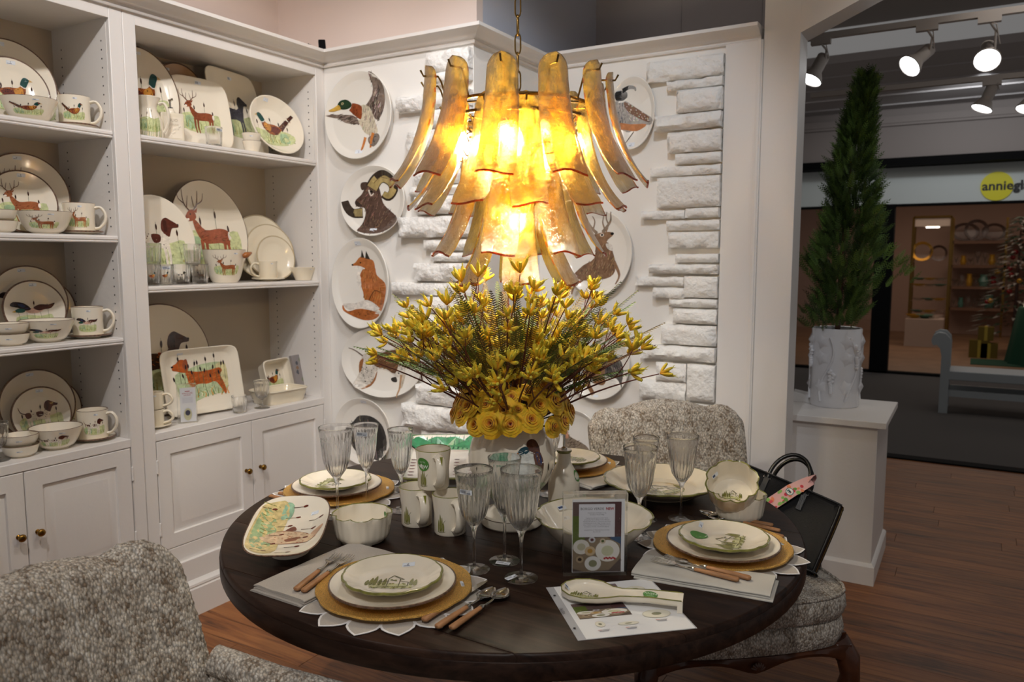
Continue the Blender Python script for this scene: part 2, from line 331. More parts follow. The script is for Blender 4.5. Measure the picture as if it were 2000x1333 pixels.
def paint(name, shapes, S, parent, step=.2, mt=None, lift=.0006, label=None):
    """shapes in unit coordinates; S(x, y, h) -> point on the surface, h above it"""
    g = G(); g.c = []; rn = random.Random(len(shapes)*13+len(name)); lay = [0]
    def tri(a, b, c, col, h, d=0):
        e = [(hypot(a[0]-b[0], a[1]-b[1]), 0), (hypot(b[0]-c[0], b[1]-c[1]), 1), (hypot(c[0]-a[0], c[1]-a[1]), 2)]
        m, k = max(e)
        if m > step and d < 7:
            q = [a, b, c]; p0, p1, p2 = q[k], q[(k+1) % 3], q[(k+2) % 3]; md = ((p0[0]+p1[0])/2, (p0[1]+p1[1])/2)
            tri(p0, md, p2, col, h, d+1); tri(md, p1, p2, col, h, d+1); return
        i = len(g.v)
        for p in (a, b, c): g.v.append(tuple(S(p[0], p[1], h))); w = 1+rn.uniform(-.12, .12); g.c.append(tuple(min(1, q*w) for q in col))
        g.f.append((i, i+1, i+2)); g.m.append(0)
    def fill(P, col, h):
        for t in tessellate_polygon([[Vector((x, y, 0)) for x, y in P]]):
            a, b, c = (P[i] for i in t)
            if (b[0]-a[0])*(c[1]-a[1])-(c[0]-a[0])*(b[1]-a[1]) < 0: b, c = c, b
            tri(a, b, c, col, h)
    def line(P, w, col, h, w1=None):
        L = len(P)
        if L < 2: return
        l = []; r = []
        for i in range(L):
            a = P[max(i-1, 0)]; b = P[min(i+1, L-1)]; dx, dy = b[0]-a[0], b[1]-a[1]; q = hypot(dx, dy) or 1
            ww = (w+((w1 if w1 is not None else w)-w)*i/(L-1))/2; l.append((P[i][0]-dy/q*ww, P[i][1]+dx/q*ww)); r.append((P[i][0]+dy/q*ww, P[i][1]-dx/q*ww))
        for i in range(L-1):
            tri(r[i], r[i+1], l[i+1], col, h); tri(r[i], l[i+1], l[i], col, h)
    for n, s in enumerate(shapes):
        h = lift+n*1.2e-5; k = s[0]; col = cc(s[1])
        if k == 'f': fill(smooth_poly(s[2], 3), col, h)
        elif k == 'p': fill(s[2], col, h)
        elif k == 'l': line(smooth_poly(s[3], 4, False), s[2], col, h, s[4] if len(s) > 4 else s[2]*.4)
        elif k == 'k': line([q for a, b in zip(s[3], s[3][1:]) for q in (a, b)], s[2], col, h, s[2]*.8)
        elif k == 'e':
            cx, cy, rx, ry = s[2:6]; ro = s[6] if len(s) > 6 else 0
            fill([(cx+rx*cos(t)*cos(ro)-ry*sin(t)*sin(ro), cy+rx*cos(t)*sin(ro)+ry*sin(t)*cos(ro)) for t in [2*pi*i/14 for i in range(14)]], col, h)
        elif k == 'h':   # short brush strokes inside a shape: poly, count, length, angle, width
            P = s[2]; xs = [p[0] for p in P]; ys = [p[1] for p in P]; c2 = 0; rr = random.Random(n*7+3)
            for _ in range(s[3]*6):
                x, y = rr.uniform(min(xs), max(xs)), rr.uniform(min(ys), max(ys))
                if not inside(x, y, P): continue
                a = s[5]+rr.uniform(-.35, .35); q = s[4]*rr.uniform(.6, 1.2)
                line([(x-cos(a)*q/2, y-sin(a)*q/2), (x, y+.1*q), (x+cos(a)*q/2, y+sin(a)*q/2)], s[6], tuple(v*rr.uniform(.75, 1.2) for v in col), h, s[6]*.3)
                c2 += 1
                if c2 >= s[3]: break
    return part(name, g, mt or PAINT, parent, None, 180, label=label)
def xf(shapes, sx=1, sy=None, tx=0, ty=0):
    sy = abs(sx) if sy is None else sy; f = lambda p: (p[0]*sx+tx, p[1]*sy+ty); out = []; w = (abs(sx)+sy)/2
    for s in shapes:
        k = s[0]
        if k in 'fp': out.append((k, s[1], [f(p) for p in s[2]]))
        elif k in 'lk': out.append((k, s[1], s[2]*w, [f(p) for p in s[3]], (s[4] if len(s) > 4 else s[2]*.4)*w))
        elif k == 'e': c = f((s[2], s[3])); out.append((k, s[1], c[0], c[1], s[4]*abs(sx), s[5]*sy, (s[6] if len(s) > 6 else 0)*(-1 if sx < 0 else 1)))
        elif k == 'h': out.append((k, s[1], [f(p) for p in s[2]], s[3], s[4]*w, pi-s[5] if sx < 0 else s[5], s[6]*w))
    return out
def xf_px(shapes, cx, cy, rx, ry):
    f = lambda p: ((p[0]-cx)/rx, (cy-p[1])/ry); out = []
    for s in shapes:
        k = s[0]
        if k in 'fp': out.append((k, s[1], [f(p) for p in s[2]]))
        elif k == 'l': out.append((k, s[1], s[2], [f(p) for p in s[3]], s[4] if len(s) > 4 else s[2]*.4))
        elif k == 'e': c = f((s[2], s[3])); out.append((k, s[1], c[0], c[1], s[4]/rx, s[5]/ry, 0))
        elif k == 'h': out.append((k, s[1], [f(p) for p in s[2]], s[3], s[4], s[5], s[6]))
    return out
def cattail(x, y, h, lean=.05, c='3a1a12'):
    return [('l', '55603a', .014, [(x, y), (x+lean*.4, y+h*.5), (x+lean, y+h)], .008), ('e', c, x+lean*.9, y+h*.86, .028, .085, -lean)]
def grass(x0, x1, y, n, h, cols=('8fa05a', '6f8f5a', 'b5a85a', '7f8a3c')):
    r = random.Random(int(x0*50)+n); out = []
    for i in range(n):
        x = x0+(x1-x0)*(i+.5)/n+r.uniform(-.03, .03); q = h*r.uniform(.5, 1.1); out.append(('l', cols[i % len(cols)], .04, [(x, y+r.uniform(-.04, .04)), (x+r.uniform(-.05, .05), y+q*.6), (x+r.uniform(-.1, .1), y+q)], .008))
    return out
def wash(pts, c): return [('f', c, pts)]
def sticker(x, y, w=.2, tilt=0):
    h = w*.42; out = [('p', 'e6ebf2', [(x-w/2, y-h/2-tilt), (x+w/2, y-h/2+tilt), (x+w/2, y+h/2+tilt), (x-w/2, y+h/2-tilt)])]
    for i in range(6):
        q = x-w*.42+i*w*.075; out.append(('p', '2c3350', [(q, y-h*.1), (q+w*.04, y-h*.1), (q+w*.04, y+h*.35), (q, y+h*.35)]))
    out.append(('p', '4c5573', [(x-w*.42, y-h*.32), (x+w*.1, y-h*.32), (x+w*.1, y-h*.2), (x-w*.42, y-h*.2)]))
    return out
TXT = {}
def text_geo(s, size, align='CENTER', bold=0):
    k = (s, size, align, bold)
    if k not in TXT:
        cu = bpy.data.curves.new('t', 'FONT'); cu.body = s; cu.size = size; cu.align_x = align; cu.resolution_u = 2; cu.offset = bold
        o = bpy.data.objects.new('t', cu); COL.objects.link(o); dg = bpy.context.evaluated_depsgraph_get(); me = o.evaluated_get(dg).to_mesh()
        TXT[k] = ([tuple(v.co) for v in me.vertices], [tuple(p.vertices) for p in me.polygons]); o.evaluated_get(dg).to_mesh_clear()
        bpy.data.objects.remove(o); bpy.data.curves.remove(cu)
    return TXT[k]
class Print:
    """flat print: boxes, words and shapes in the x-y plane, each layer a hair above the last"""
    def __init__(s): s.g = G(); s.g.c = []; s.k = 0
    def _a(s, vs, fs, col):
        s.k += 1; z = s.k*1.0e-5; s.g.add([(v[0], v[1], z) for v in vs], fs); s.g.c += [cc(col)]*len(vs)
    def rect(s, x0, x1, y0, y1, col): s._a([(x0, y0), (x1, y0), (x1, y1), (x0, y1)], [(0, 1, 2, 3)], col)
    def disc(s, x, y, r, col, ry=None, n=28): s._a([(x+r*cos(2*pi*i/n), y+(ry or r)*sin(2*pi*i/n)) for i in range(n)], [tuple(range(n))], col)
    def poly(s, P, col): s._a(P, [tuple(t) for t in tessellate_polygon([[Vector((x, y, 0)) for x, y in P]])], col)
    def text(s, t, x, y, size, col, align='CENTER', rot=0, bold=0):
        vs, fs = text_geo(t, size, align, bold); s._a([(x+v[0]*cos(rot)-v[1]*sin(rot), y+v[0]*sin(rot)+v[1]*cos(rot)) for v in vs], fs, col)
    def build(s, name, parent, M=None, warp=None, label=None):
        if warp: s.g.v = [tuple(warp(*v)) for v in s.g.v]
        return part(name, s.g, INKC, parent, M, 0, label=label)
# ================================================================== the setting
XF, YA, YB, XC = -2.74, 2.86, 3.45, -1.88     # bookcase face, wall beside it, recess wall, outer corner
XB = -3.105
# floor: base and single planks running left-right
struct('floor', G().box(-3.4, 1.6, -.6, 6.36, -.06, -.012), mat('subfloor', '1a0f08', .8), 0)
pm = []
for i in range(4):
    L = (1.25, 1.05, 1.4, .9)[i]; pm.append((L, G().box(0, L-.002, 0, .1235, -.012, 0).mesh('plank', FLOORW, 0)))
fl = bpy.data.objects['floor']; r = random.Random(3); row = 0; y = .30
while y < 6.33:
    x = -3.0-r.uniform(0, .8)
    lo, hi = (-2.75, 1.1) if y < 3.6 else (-1.0, 1.45)
    while x < hi:
        L, me = r.choice(pm)
        if x+L > lo: link('plank', me, fl, TR((x, y, 0)))
        x += L
    y += .125; row += 1
struct('floor_aisle', G().box(-6, 4, 6.36, 11.0, -.06, .001), CARPET, 0)
struct('trim_1', G().box(-3, 1.6, 6.30, 6.42, 0, .012), BLACK, 0, .003)
struct('floor_shop', G().box(-6, 4, 11.0, 18, -.06, .002), mat('shop_floor', '8a6a50', .5, var=(3, .2)), 0)
# walls
struct('wall_left', G().box(-3.18, -3.11, -.6, 2.95, 0, 3.6), WALLUP, 0)
gA = G().box(-3.11, XC, YA, YA+.09, 0, 2.385); struct('wall_back', gA, WALL, 0)
struct('wall_back_upper', G().box(-3.11, XC-.03, YA+.07, YA+.12, 2.385, 3.6), WALLUP, 0)
struct('wall_return', G().box(XC-.06, XC, YA+.09, YB+.1, 0, 2.385), WALL, 0)
struct('wall_return_upper', G().box(XC-.08, XC-.03, YA+.12, 4.2, 2.385, 3.6), mat('upper_wall_in_shade', 'c0c2cc', .7), 0)  # grey-blue tint paints in the shade on this return
struct('wall_recess', G().box(XC, -.815, YB, YB+.1, 0, 2.385), WALL, 0)
g = G().box(XC-.08, -.8, 4.16, 4.22, 2.3, 3.6)
for xx in (-1.42, -1.0): g.box(xx, xx+.006, 4.155, 4.16, 2.3, 3.6)
struct('wall_recess_upper', g, GREYUP, 0)
struct('wall_end', G().box(XC, -.8, YB+.1, YB+.16, 0, 2.40), WALLUP, 0)
# board and bead at the right end of the recess wall
struct('trim_2', G().box(-.968, -.815, YB-.022, YB-.001, 0, 2.385), WHITE, 0, .003)
struct('trim_3', G().box(-.832, -.8083, YB-.03, YB-.001, 0, 2.385).box(-.826, -.814, YB-.036, YB-.03, 0, 2.385), WHITE, 0, .002)
# column and the header that springs from it
XC0, XC1 = -.808, -.662
struct('column', G().box(XC0, XC1, YB-.02, YB+.13, 0, 3.6), WHITE, 0, .002)
g = G(); A = at(1568, 63, 1, YB-.02); z0 = A.z
P = [(XC1-.001, z0), (XC1+.55, z0+.235), (2.4, z0+.235), (2.4, 3.6), (XC1-.001, 3.6)]
g.prism([(x, z) for x, z in P], 0, .15, M=Matrix(((1, 0, 0, 0), (0, 0, 1, YB-.02), (0, 1, 0, 0), (0, 0, 0, 1))))
struct('beam', g, WHITE, 0)
# crown moulding mitred round bookcase, wall, return and recess
prof = [(0, 2.383), (.012, 2.383), (.016, 2.39), (.010, 2.396), (.014, 2.402), (.026, 2.404), (.034, 2.409), (.045, 2.418), (.062, 2.424), (.074, 2.428), (.080, 2.431), (.080, 2.445), (-.07, 2.445), (-.07, 2.383)]
path = [((XF, -.6), (1, 0)), ((XF, YA), (1, -1)), ((XC, YA), (1, -1)), ((XC, YB), (1, -1)), ((-.822, YB), (0, -1))]
segs = [(0, 1), (1, 2), (2, 3), (3, 4)]
for n, (a, b) in enumerate(segs):
    g = G(); rings = []
    for q in (a, b):
        (x, y), (dx, dy) = path[q]; rings.append([(x+dx*o, y+dy*o, z) for o, z in prof])
    g.loft(rings, (True, True)); struct('trim_%d' % (n+5), g, WHITE, 30)
# ceilings
struct('ceiling', G().box(-3.4, 3, -1.5, 8, 3.6, 3.66), mat('ceiling_paint', 'a39c96', .8), 0)
g = G().box(-6, 4, 8, 18, 3.3, 3.36)
for k in range(5): g.box(-6, 4, 8.0+k*.62, 8.03+k*.62, 3.285, 3.30)
struct('ceiling_aisle', g, mat('aisle_ceiling_paint', 'b5afae', .8), 0)
# painted stones: children of the wall they are laid on
STM = []
def stone(wall, x0, x1, z0, z1, y, rough, k):
    rr = random.Random(k*7+1); w, h = x1-x0, z1-z0; nx, nz = max(4, int(w/.022)), max(3, int(h/.016)); d = .040+rr.uniform(0, .026); g = G(); idx = {}
    vs = []; fs = []
    for j in range(nz+1):
        for i in range(nx+1):
            u, v = i/nx, j/nz; e = min(u*w, (1-u)*w, v*h, (1-v)*h); dep = d*(1-.25*math.exp(-e/.004))
            nz_ = noise.fractal(Vector((x0+u*w, z0*3+v*h, k*3.1))*(22 if rough else 9), .9, 2.1, 4)
            dep += nz_*(.017 if rough else .003); jx = noise.noise(Vector((v*h*30, k, u*3)))*.0035*(1 if 0 < i < nx else .9); jz = noise.noise(Vector((u*w*20, k*2, v*4)))*.003
            vs.append((x0+u*w+(jx if i in (0, nx) else 0), y-max(dep, .006), z0+v*h+(jz if j in (0, nz) else 0)))
    n0 = len(vs)
    for j in range(nz):
        for i in range(nx): a = j*(nx+1)+i; fs.append((a, a+1, a+nx+2, a+nx+1))
    b = [i for i in range(nx+1)]+[j*(nx+1)+nx for j in range(1, nz+1)]+[nz*(nx+1)+i for i in range(nx-1, -1, -1)]+[j*(nx+1) for j in range(nz-1, 0, -1)]
    for i in b: vs.append((vs[i][0], y+.001, vs[i][2]))
    L = len(b)
    for i in range(L): j = (i+1) % L; fs.append((b[i], n0+i, n0+j, b[j]))
    g.add(vs, fs); part('stone', g, STONE, wall, None, 55)
wr = bpy.data.objects['wall_recess']; wb = bpy.data.objects['wall_back']
def px4(x, y): return 1100+x/3.418, 90+y/3.418
def px5(x, y): return 1080+x/3.1, 450+y/3.1
XR = -.972
rows = [(px4, 575, 52, 200, 1), (px4, 712, 204, 268, 1), (px4, 780, 275, 430, 0), (px4, 632, 437, 545, 1), (px4, 715, 555, 700, 1), (px4, 765, 705, 780, 0), (px4, 597, 787, 855, 1),
        (px4, 645, 862, 1075, 0), (px4, 703, 1157, 1230, 1), (px4, 720, 1237, 1350, 1),
        (px5, 755, 140, 198, 0), (px5, 602, 205, 268, 1), (px5, 718, 416, 472, 1), (px5, 743, 478, 572, 1), (px5, 672, 577, 703, 1), (px5, 550, 709, 800, 1)]
k = 0
for f, xl, y0, y1, ro in rows:
    xr = 1085 if f is px4 else 1015
    zt = at(*f(xr, y0), 1, YB).z; zb = at(*f(xr, y1), 1, YB).z; x0 = at(*f(xl, (y0+y1)/2+20), 1, YB).x
    stone(wr, x0, XR, zb+.002, min(zt-.002, 2.38), YB, ro, k); k += 1
for f, xa, xb, y0, y1, ro in [(px4, 540, 826, 1100, 1160, 1), (px4, 832, 1075, 1082, 1150, 1), (px5, 512, 803, 278, 336, 1), (px5, 810, 1020, 277, 408, 0), (px5, 622, 808, 345, 411, 1),
                              (px5, 640, 820, 797, 912, 0), (px5, 828, 1003, 808, 1030, 0), (px5, 540, 815, 905, 1022, 1), (px5, 730, 997, 1042, 1100, 0), (px5, 600, 997, 1106, 1210, 1), (px5, 680, 997, 1216, 1290, 1)]:
    xm = (xa+xb)/2; p, q = at(*f(xa, (y0+y1)/2), 1, YB), at(*f(xb, (y0+y1)/2), 1, YB); zt = at(*f(xm, y0), 1, YB).z; zb = at(*f(xm, y1), 1, YB).z
    stone(wr, p.x, min(q.x, XR), zb+.0015, zt-.0015, YB, ro, k); k += 1
for xl, y0, y1, ro in [(841, 100, 140, 1), (855, 142, 164, 1), (784, 180, 212, 1), (835, 214, 250, 0), (803, 252, 290, 1), (845, 292, 330, 1), (818, 332, 360, 1), (806, 362, 381, 1), (821, 383, 419, 1), (788, 422, 464, 1), (836, 468, 490, 0),
                       (851, 493, 511, 1), (818, 514, 550, 1), (773, 553, 578, 1), (845, 580, 612, 0), (801, 614, 650, 1), (836, 652, 690, 1), (792, 692, 720, 1), (850, 722, 750, 0), (825, 753, 792, 1), (798, 794, 841, 1), (832, 843, 880, 0), (812, 882, 925, 1), (838, 927, 960, 1)]:
    zt = at(885, y0, 1, YA).z; zb = at(885, y1, 1, YA).z; x0 = at(xl, (y0+y1)/2, 1, YA).x
    stone(wb, x0, XC-.002, zb+.0015, zt-.0015, YA, ro, k); k += 1
# lower stones going on down behind chair and table
for i, (xl, zt, zb) in enumerate([(-2.2, .48, .40), (-2.1, .395, .3), (-2.25, .295, .2), (-2.15, .195, .1), (-2.2, .095, .0)]): stone(wb, xl, XC-.002, zb+.002, zt-.002, YA, 1, 90+i)
struct('baseboard_recess', G().box(XC, -.97, YB-.015, YB, 0, .1), WHITE, 0, .003)

# ================================================================== bookcases
E1, E2, E3, ZOP = 1.772, 1.878, 2.803, 2.342
def rect(y0, y1, z0, z1, x): return [(x, y0, z0), (x, y1, z0), (x, y1, z1), (x, y0, z1)]
def bookcase(label, ya, yb, y0, y1, shelves, split, knobs, hinge_sides=True):
    t = thing('bookcase', label, 'bookcase', (0, 0, 0), group=None)
    zc = .792
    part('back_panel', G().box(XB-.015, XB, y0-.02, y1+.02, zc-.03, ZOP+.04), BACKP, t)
    for s, (a, b) in enumerate(((ya, y0), (y1, yb))):
        if s == 0: a0, b0 = max(ya+.001, y0-.022), y0
        else: a0, b0 = y1, min(y1+.022, yb-.001)
        part('side_panel', G().box(XB, XF-.02, a0, b0, zc, ZOP+.04), WHITE, t)
        part('stile', G().box(XF-.02, XF, a+.0012, b, .24, 2.384), WHITE, t, None, 35, .0025)
    part('top_panel', G().box(XB, XF-.02, y0-.02, y1+.02, ZOP+.005, ZOP+.04), WHITE, t)
    part('top_rail', G().box(XF-.02, XF-.0004, y0-.001, y1+.001, ZOP, 2.384), WHITE, t, None, 35, .0015)
    part('counter', G().box(XB, XF+.0006, y0-.001, y1+.001, zc-.034, zc), WHITE, t, None, 35, .003)
    for z in shelves:
        g = G().box(XB, XF-.028, y0+.001, y1-.001, z-.022, z)
        pr = [(XF-.028, z-.026), (XF-.012, z-.026), (XF-.010, z-.022), (XF-.014, z-.018), (XF-.009, z-.014), (XF-.009, z-.006), (XF-.012, z-.003), (XF-.012, z+.0005), (XF-.028, z+.0005)]
        g.loft([[(x, yy, zz) for x, zz in pr] for yy in (y0+.001, y1-.001)]); part('shelf', g, WHITE, t)
    g = G(); z = zc+.10
    while z < ZOP-.05:
        if all(abs(z-q+.01) > .035 for q in shelves):
            for x in (XF-.05, XB+.06):
                for yy, s in ((y0, 1), (y1, -1)):
                    g.add([(x+.0032*cos(a), yy+s*.0006, z+.0032*sin(a)) for a in [i*pi/4*s for i in range(8)]], [tuple(range(7, -1, -1))])
        z += .032
    o = part('peg_hole', g, BLACK, t, None, 0); o['kind'] = 'stuff'
    part('cabinet_body', G().box(XB, XF-.021, y0-.02, y1+.02, .02, zc-.034), WHITE, t)
    part('bottom_rail', G().box(XF-.02, XF-.0003, y0-.001, y1+.001, .24, .305), WHITE, t, None, 35, .0015)
    for n, (a, b) in enumerate(((y0+.003, split-.0015), (split+.0015, y1-.003))):
        g = G(); zb, zt = .308, .7555; R = [rect(a, b, zb, zt, XF-.02), rect(a, b, zb, zt, XF-.002), rect(a+.002, b-.002, zb+.002, zt-.002, XF)]
        for ins, dx in ((.058, 0), (.060, -.010), (.066, -.010), (.094, -.001), (.097, -.0005)): R.append(rect(a+ins, b-ins, zb+ins, zt-ins, XF+dx))
        g.loft(R, (True, True)); d = part('door', g, WHITE, t, None, 20)
        ky = knobs[n]; kg = G().lathe([(0, -.001), (.0085, 0), (.0085, .002), (.005, .004), (.0045, .012), (.008, .017), (.0125, .020), (.0135, .024), (.012, .029), (.007, .0315), (0, .032)], 20, M=Matrix(((0, 0, 1, XF), (1, 0, 0, ky), (0, 1, 0, .538), (0, 0, 0, 1))))
        part('knob', kg, BRASS, d, None, 50)
        hy = a-.003 if n == 0 else b+.003
        for hz in (.40, .655):
            hg = G().tube([(XF+.002, hy, hz-.028), (XF+.002, hy, hz-.026), (XF+.002, hy, hz+.026), (XF+.002, hy, hz+.028)], [.002, .0042, .0042, .002], 8); part('hinge', hg, WHITE, d)
    g = G().box(XB+.1, XF+.016, ya+.0005, yb-.0005, .135, .24); part('base_panel', g, WHITE, t, None, 35, .003)
    pr = [(XB+.1, 0), (XF+.036, 0), (XF+.036, .115), (XF+.030, .121), (XF+.034, .127), (XF+.032, .136), (XF+.024, .142), (XF+.018, .150), (XB+.1, .150)]
    g = G().loft([[(x, yy, zz) for x, zz in pr] for yy in (ya+.0005, yb-.0005)]); part('base_board', g, WHITE, t)
    return t
ym = (E1+E2)/2
bookcase('white built-in bookcase at the left edge, four tiers of painted dinnerware over raised-panel doors', .93, ym, .985, E1, [1.181, 1.562, 1.944], 1.379, (1.349, 1.412))
bookcase('white built-in bookcase by the corner, three tall tiers over raised-panel doors', ym, YA-.001, E2, E3, [1.37, 1.945], 2.352, (2.312, 2.392))
# ================================================================== painted motifs (unit coordinates)
def spots(P, c, n, r, seed=1):
    rr = random.Random(seed); xs = [p[0] for p in P]; ys = [p[1] for p in P]; out = []
    for _ in range(n*8):
        x, y = rr.uniform(min(xs), max(xs)), rr.uniform(min(ys), max(ys))
        if inside(x, y, P): out.append(('e', c, x, y, r*rr.uniform(.6, 1.2), r*rr.uniform(.6, 1.2)))
        if len(out) >= n: break
    return out
def meadow(w=.8, y=-.35, top=.15, cats=4, c1='c9cf9a', c2='a9c39a'):
    o = [('f', c1, [(-w, y+top), (-w*.3, y+top*1.6), (w*.4, y+top*1.2), (w, y+top*1.5), (w*.9, y-.28), (0, y-.38), (-w*.9, y-.25)]), ('f', c2, [(-w*.95, y+top*.6), (-w*.4, y+top), (-w*.3, y-.2), (-w*.8, y-.22)])]
    o += grass(-w, w, y-.25, 16, .32)
    for i in range(cats): o += cattail(-w+2*w*(i+.5)/cats, y-.1, .62+.18*((i*7) % 3), .05*((i % 3)-1))
    return o
def m_pheasant():
    B = [(-.42, .02), (-.12, .14), (.2, .16), (.36, .3), (.47, .2), (.42, -.06), (.2, -.28), (-.1, -.3), (-.36, -.12)]
    return meadow(.85, -.4, .2, 5)+[('p', '4a2620', [(-.3, .06), (-.9, .58), (-.98, .48), (-.45, -.12)]), ('h', '9a6a44', [(-.3, .06), (-.9, .58), (-.98, .48), (-.45, -.12)], 18, .12, 1.0, .02),
        ('f', '9a5424', B), ('f', '6a2c1c', [(-.35, .0), (-.05, .08), (.1, -.1), (-.1, -.27), (-.33, -.1)]), ('h', '3c1c14', B, 24, .09, .6, .025), ('f', 'c98a3a', [(.1, .1), (.32, .2), (.38, 0), (.2, -.18), (.08, -.05)])]+spots(B, '2e1a12', 14, .02)+[
        ('f', '1c4a46', [(.3, .26), (.36, .48), (.48, .6), (.62, .52), (.56, .36), (.46, .2)]), ('e', 'a3241c', .54, .5, .045, .04), ('p', 'd8b070', [(.62, .54), (.74, .46), (.62, .45)]), ('l', 'e8e4da', .04, [(.3, .27), (.4, .2), (.47, .2)], .03),
        ('l', '7a4a2a', .03, [(.05, -.28), (.08, -.55)]), ('l', '7a4a2a', .03, [(.2, -.27), (.24, -.55)])]
def antlers(x, y, s, c='6a4630'):
    o = []
    for d in (-1, 1): o += [('l', c, .05*s, [(x+d*.04*s, y), (x+d*.25*s, y+.2*s), (x+d*.3*s, y+.55*s)], .02*s), ('l', c, .035*s, [(x+d*.22*s, y+.18*s), (x+d*.45*s, y+.3*s), (x+d*.5*s, y+.5*s)], .015*s), ('l', c, .03*s, [(x+d*.14*s, y+.1*s), (x+d*.08*s, y+.4*s)], .015*s)]
    return o
def m_deer(c='a0603c'):
    B = [(-.42, .25), (-.3, .2), (-.1, .02), (.3, .06), (.56, .02), (.62, -.15), (.5, -.3), (.3, -.26), (0, -.28), (-.22, -.25), (-.38, -.02)]
    o = meadow(.85, -.38, .25, 4)
    for x in (-.25, -.12, .42, .54): o.append(('l', c, .10, [(x, -.2), (x-.02, -.5), (x+.02, -.78)], .04))
    return o+antlers(-.42, .42, .8)+[('f', c, B), ('h', '7a4026', B, 22, .12, .2, .02), ('f', c, [(-.62, .28), (-.5, .42), (-.36, .45), (-.3, .3), (-.4, .22), (-.56, .2)]), ('e', 'f0e6d8', -.56, .24, .05, .035), ('p', c, [(-.36, .42), (-.22, .5), (-.28, .38)]), ('e', '2a1510', -.46, .35, .02, .02), ('e', '2a1510', -.61, .27, .025, .02), ('e', 'f0e6d8', .6, -.1, .05, .1)]
def m_dog(c='5a3026', c2='e6dccb', seed=1, spotty=True, tail=True):
    B = [(-.6, .12), (-.3, .16), (.1, .14), (.28, .28), (.44, .2), (.4, -.05), (.28, -.25), (0, -.2), (-.3, -.22), (-.52, -.2)]
    o = meadow(.85, -.4, .25, 5)
    for x in (-.52, -.4, .2, .32): o.append(('l', c2 if spotty else c, .11, [(x, -.12), (x+.02, -.45), (x-.02, -.75)], .06))
    o += [('f', c2 if spotty else c, B)]
    if spotty: o += [('f', c, [(-.6, .12), (-.4, .14), (-.36, -.05), (-.55, -.1)]), ('f', c, [(-.15, .14), (.12, .13), (.1, -.05), (-.1, -.08)])]+spots(B, c, 20, .018, seed)
    else: o += [('h', '50505a' if c == '3c3c46' else 'b3521a', B, 30, .13, -.4, .03)]
    o += [('f', c, [(.2, .25), (.24, .5), (.38, .6), (.52, .54), (.72, .42), (.74, .34), (.56, .32), (.48, .2), (.4, .08)]), ('f', tuple(v*.6 for v in hx(c)), [(.28, .5), (.38, .52), (.38, .25), (.28, .22)]), ('e', '120c0a', .73, .4, .03, .03), ('e', '120c0a', .5, .48, .02, .02)]
    if tail: o.append(('l', c, .05, [(-.58, .1), (-.78, .2), (-.88, .42)], .02))
    return o
def m_duckfly():
    return meadow(.7, -.45, .15, 5)+[('f', 'cfa894', [(-.35, .02), (-.1, .08), (.3, .1), (.42, .02), (.2, -.12), (-.15, -.14)]), ('f', '2a1a20', [(-.1, .05), (-.35, .3), (-.75, .36), (-.9, .2), (-.6, .12), (-.3, -.02)]), ('f', '27365c', [(-.2, .06), (-.4, .26), (-.62, .28), (-.4, .1)]),
        ('f', '4a2620', [(0, .08), (.25, .22), (.6, .2), (.85, .26), (.7, .05), (.4, 0), (.2, -.04)]), ('h', '1c1014', [(-.1, .05), (-.35, .3), (-.75, .36), (-.9, .2), (-.6, .12)], 14, .14, .3, .03), ('f', '1d5048', [(-.35, .04), (-.52, .08), (-.7, .02), (-.72, -.06), (-.5, -.1), (-.34, -.06)]), ('p', 'c9a03a', [(-.7, .0), (-.86, -.06), (-.7, -.08)])]
def m_house():
    c = '7b7a3a'; o = [('f', 'c8c795', [(-.5, -.2), (0, -.1), (.5, -.2), (.45, -.36), (-.1, -.38), (-.5, -.32)])]
    for x, h in ((-.62, .30), (-.52, .44), (-.42, .55), (-.3, .38), (-.18, .42), (.5, .42), (.6, .36)):
        o += [('f', c, [(x-.035, -.2), (x-.05, -.2+h*.5), (x+.01, -.2+h), (x+.05, -.2+h*.5), (x+.035, -.2)])]
    for P in ([(-.1, -.25), (-.1, .2), (0, .38), (.2, .18), (.2, -.25)], [(0, .38), (.02, .38), (.3, .15), (.2, .16)], [(.2, .05), (.42, -.02), (.42, -.25)], [(-.1, .05), (-.3, .0), (-.3, -.22)], [(-.35, -.26), (0, -.3), (.45, -.26)], [(0, .1), (.12, .06)]):
        o += [('k', '4f4e20', .024, [a, b]) for a, b in zip(P, P[1:])]
    for x, y in ((-.02, .12), (.08, .1), (-.2, -.08), (.05, -.12), (.3, -.1), (-.02, -.12), (.34, -.14)): o.append(('p', '8b8a45', [(x-.03, y-.04), (x+.03, y-.04), (x+.03, y+.03), (x-.03, y+.03)]))
    return o+grass(-.55, .55, -.38, 22, .1, ('8a8945', '6d6c2e', 'a3a25a'))
def m_sprig():
    o = []
    for i, (x, h) in enumerate(((-.4, .8), (-.15, 1.2), (.1, 1.0), (.32, .6))): o.append(('f', '7b7a3a', [(x-.07, -.7), (x-.1, -.7+h*.6), (x, -.7+h), (x+.1, -.7+h*.6), (x+.07, -.7)]))
    return o+[('l', '5f5e28', .05, [(-.1, -.7), (.2, -.2), (.6, .1)]), ('l', '5f5e28', .05, [(-.5, -.75), (0, -.8), (.6, -.7)])]

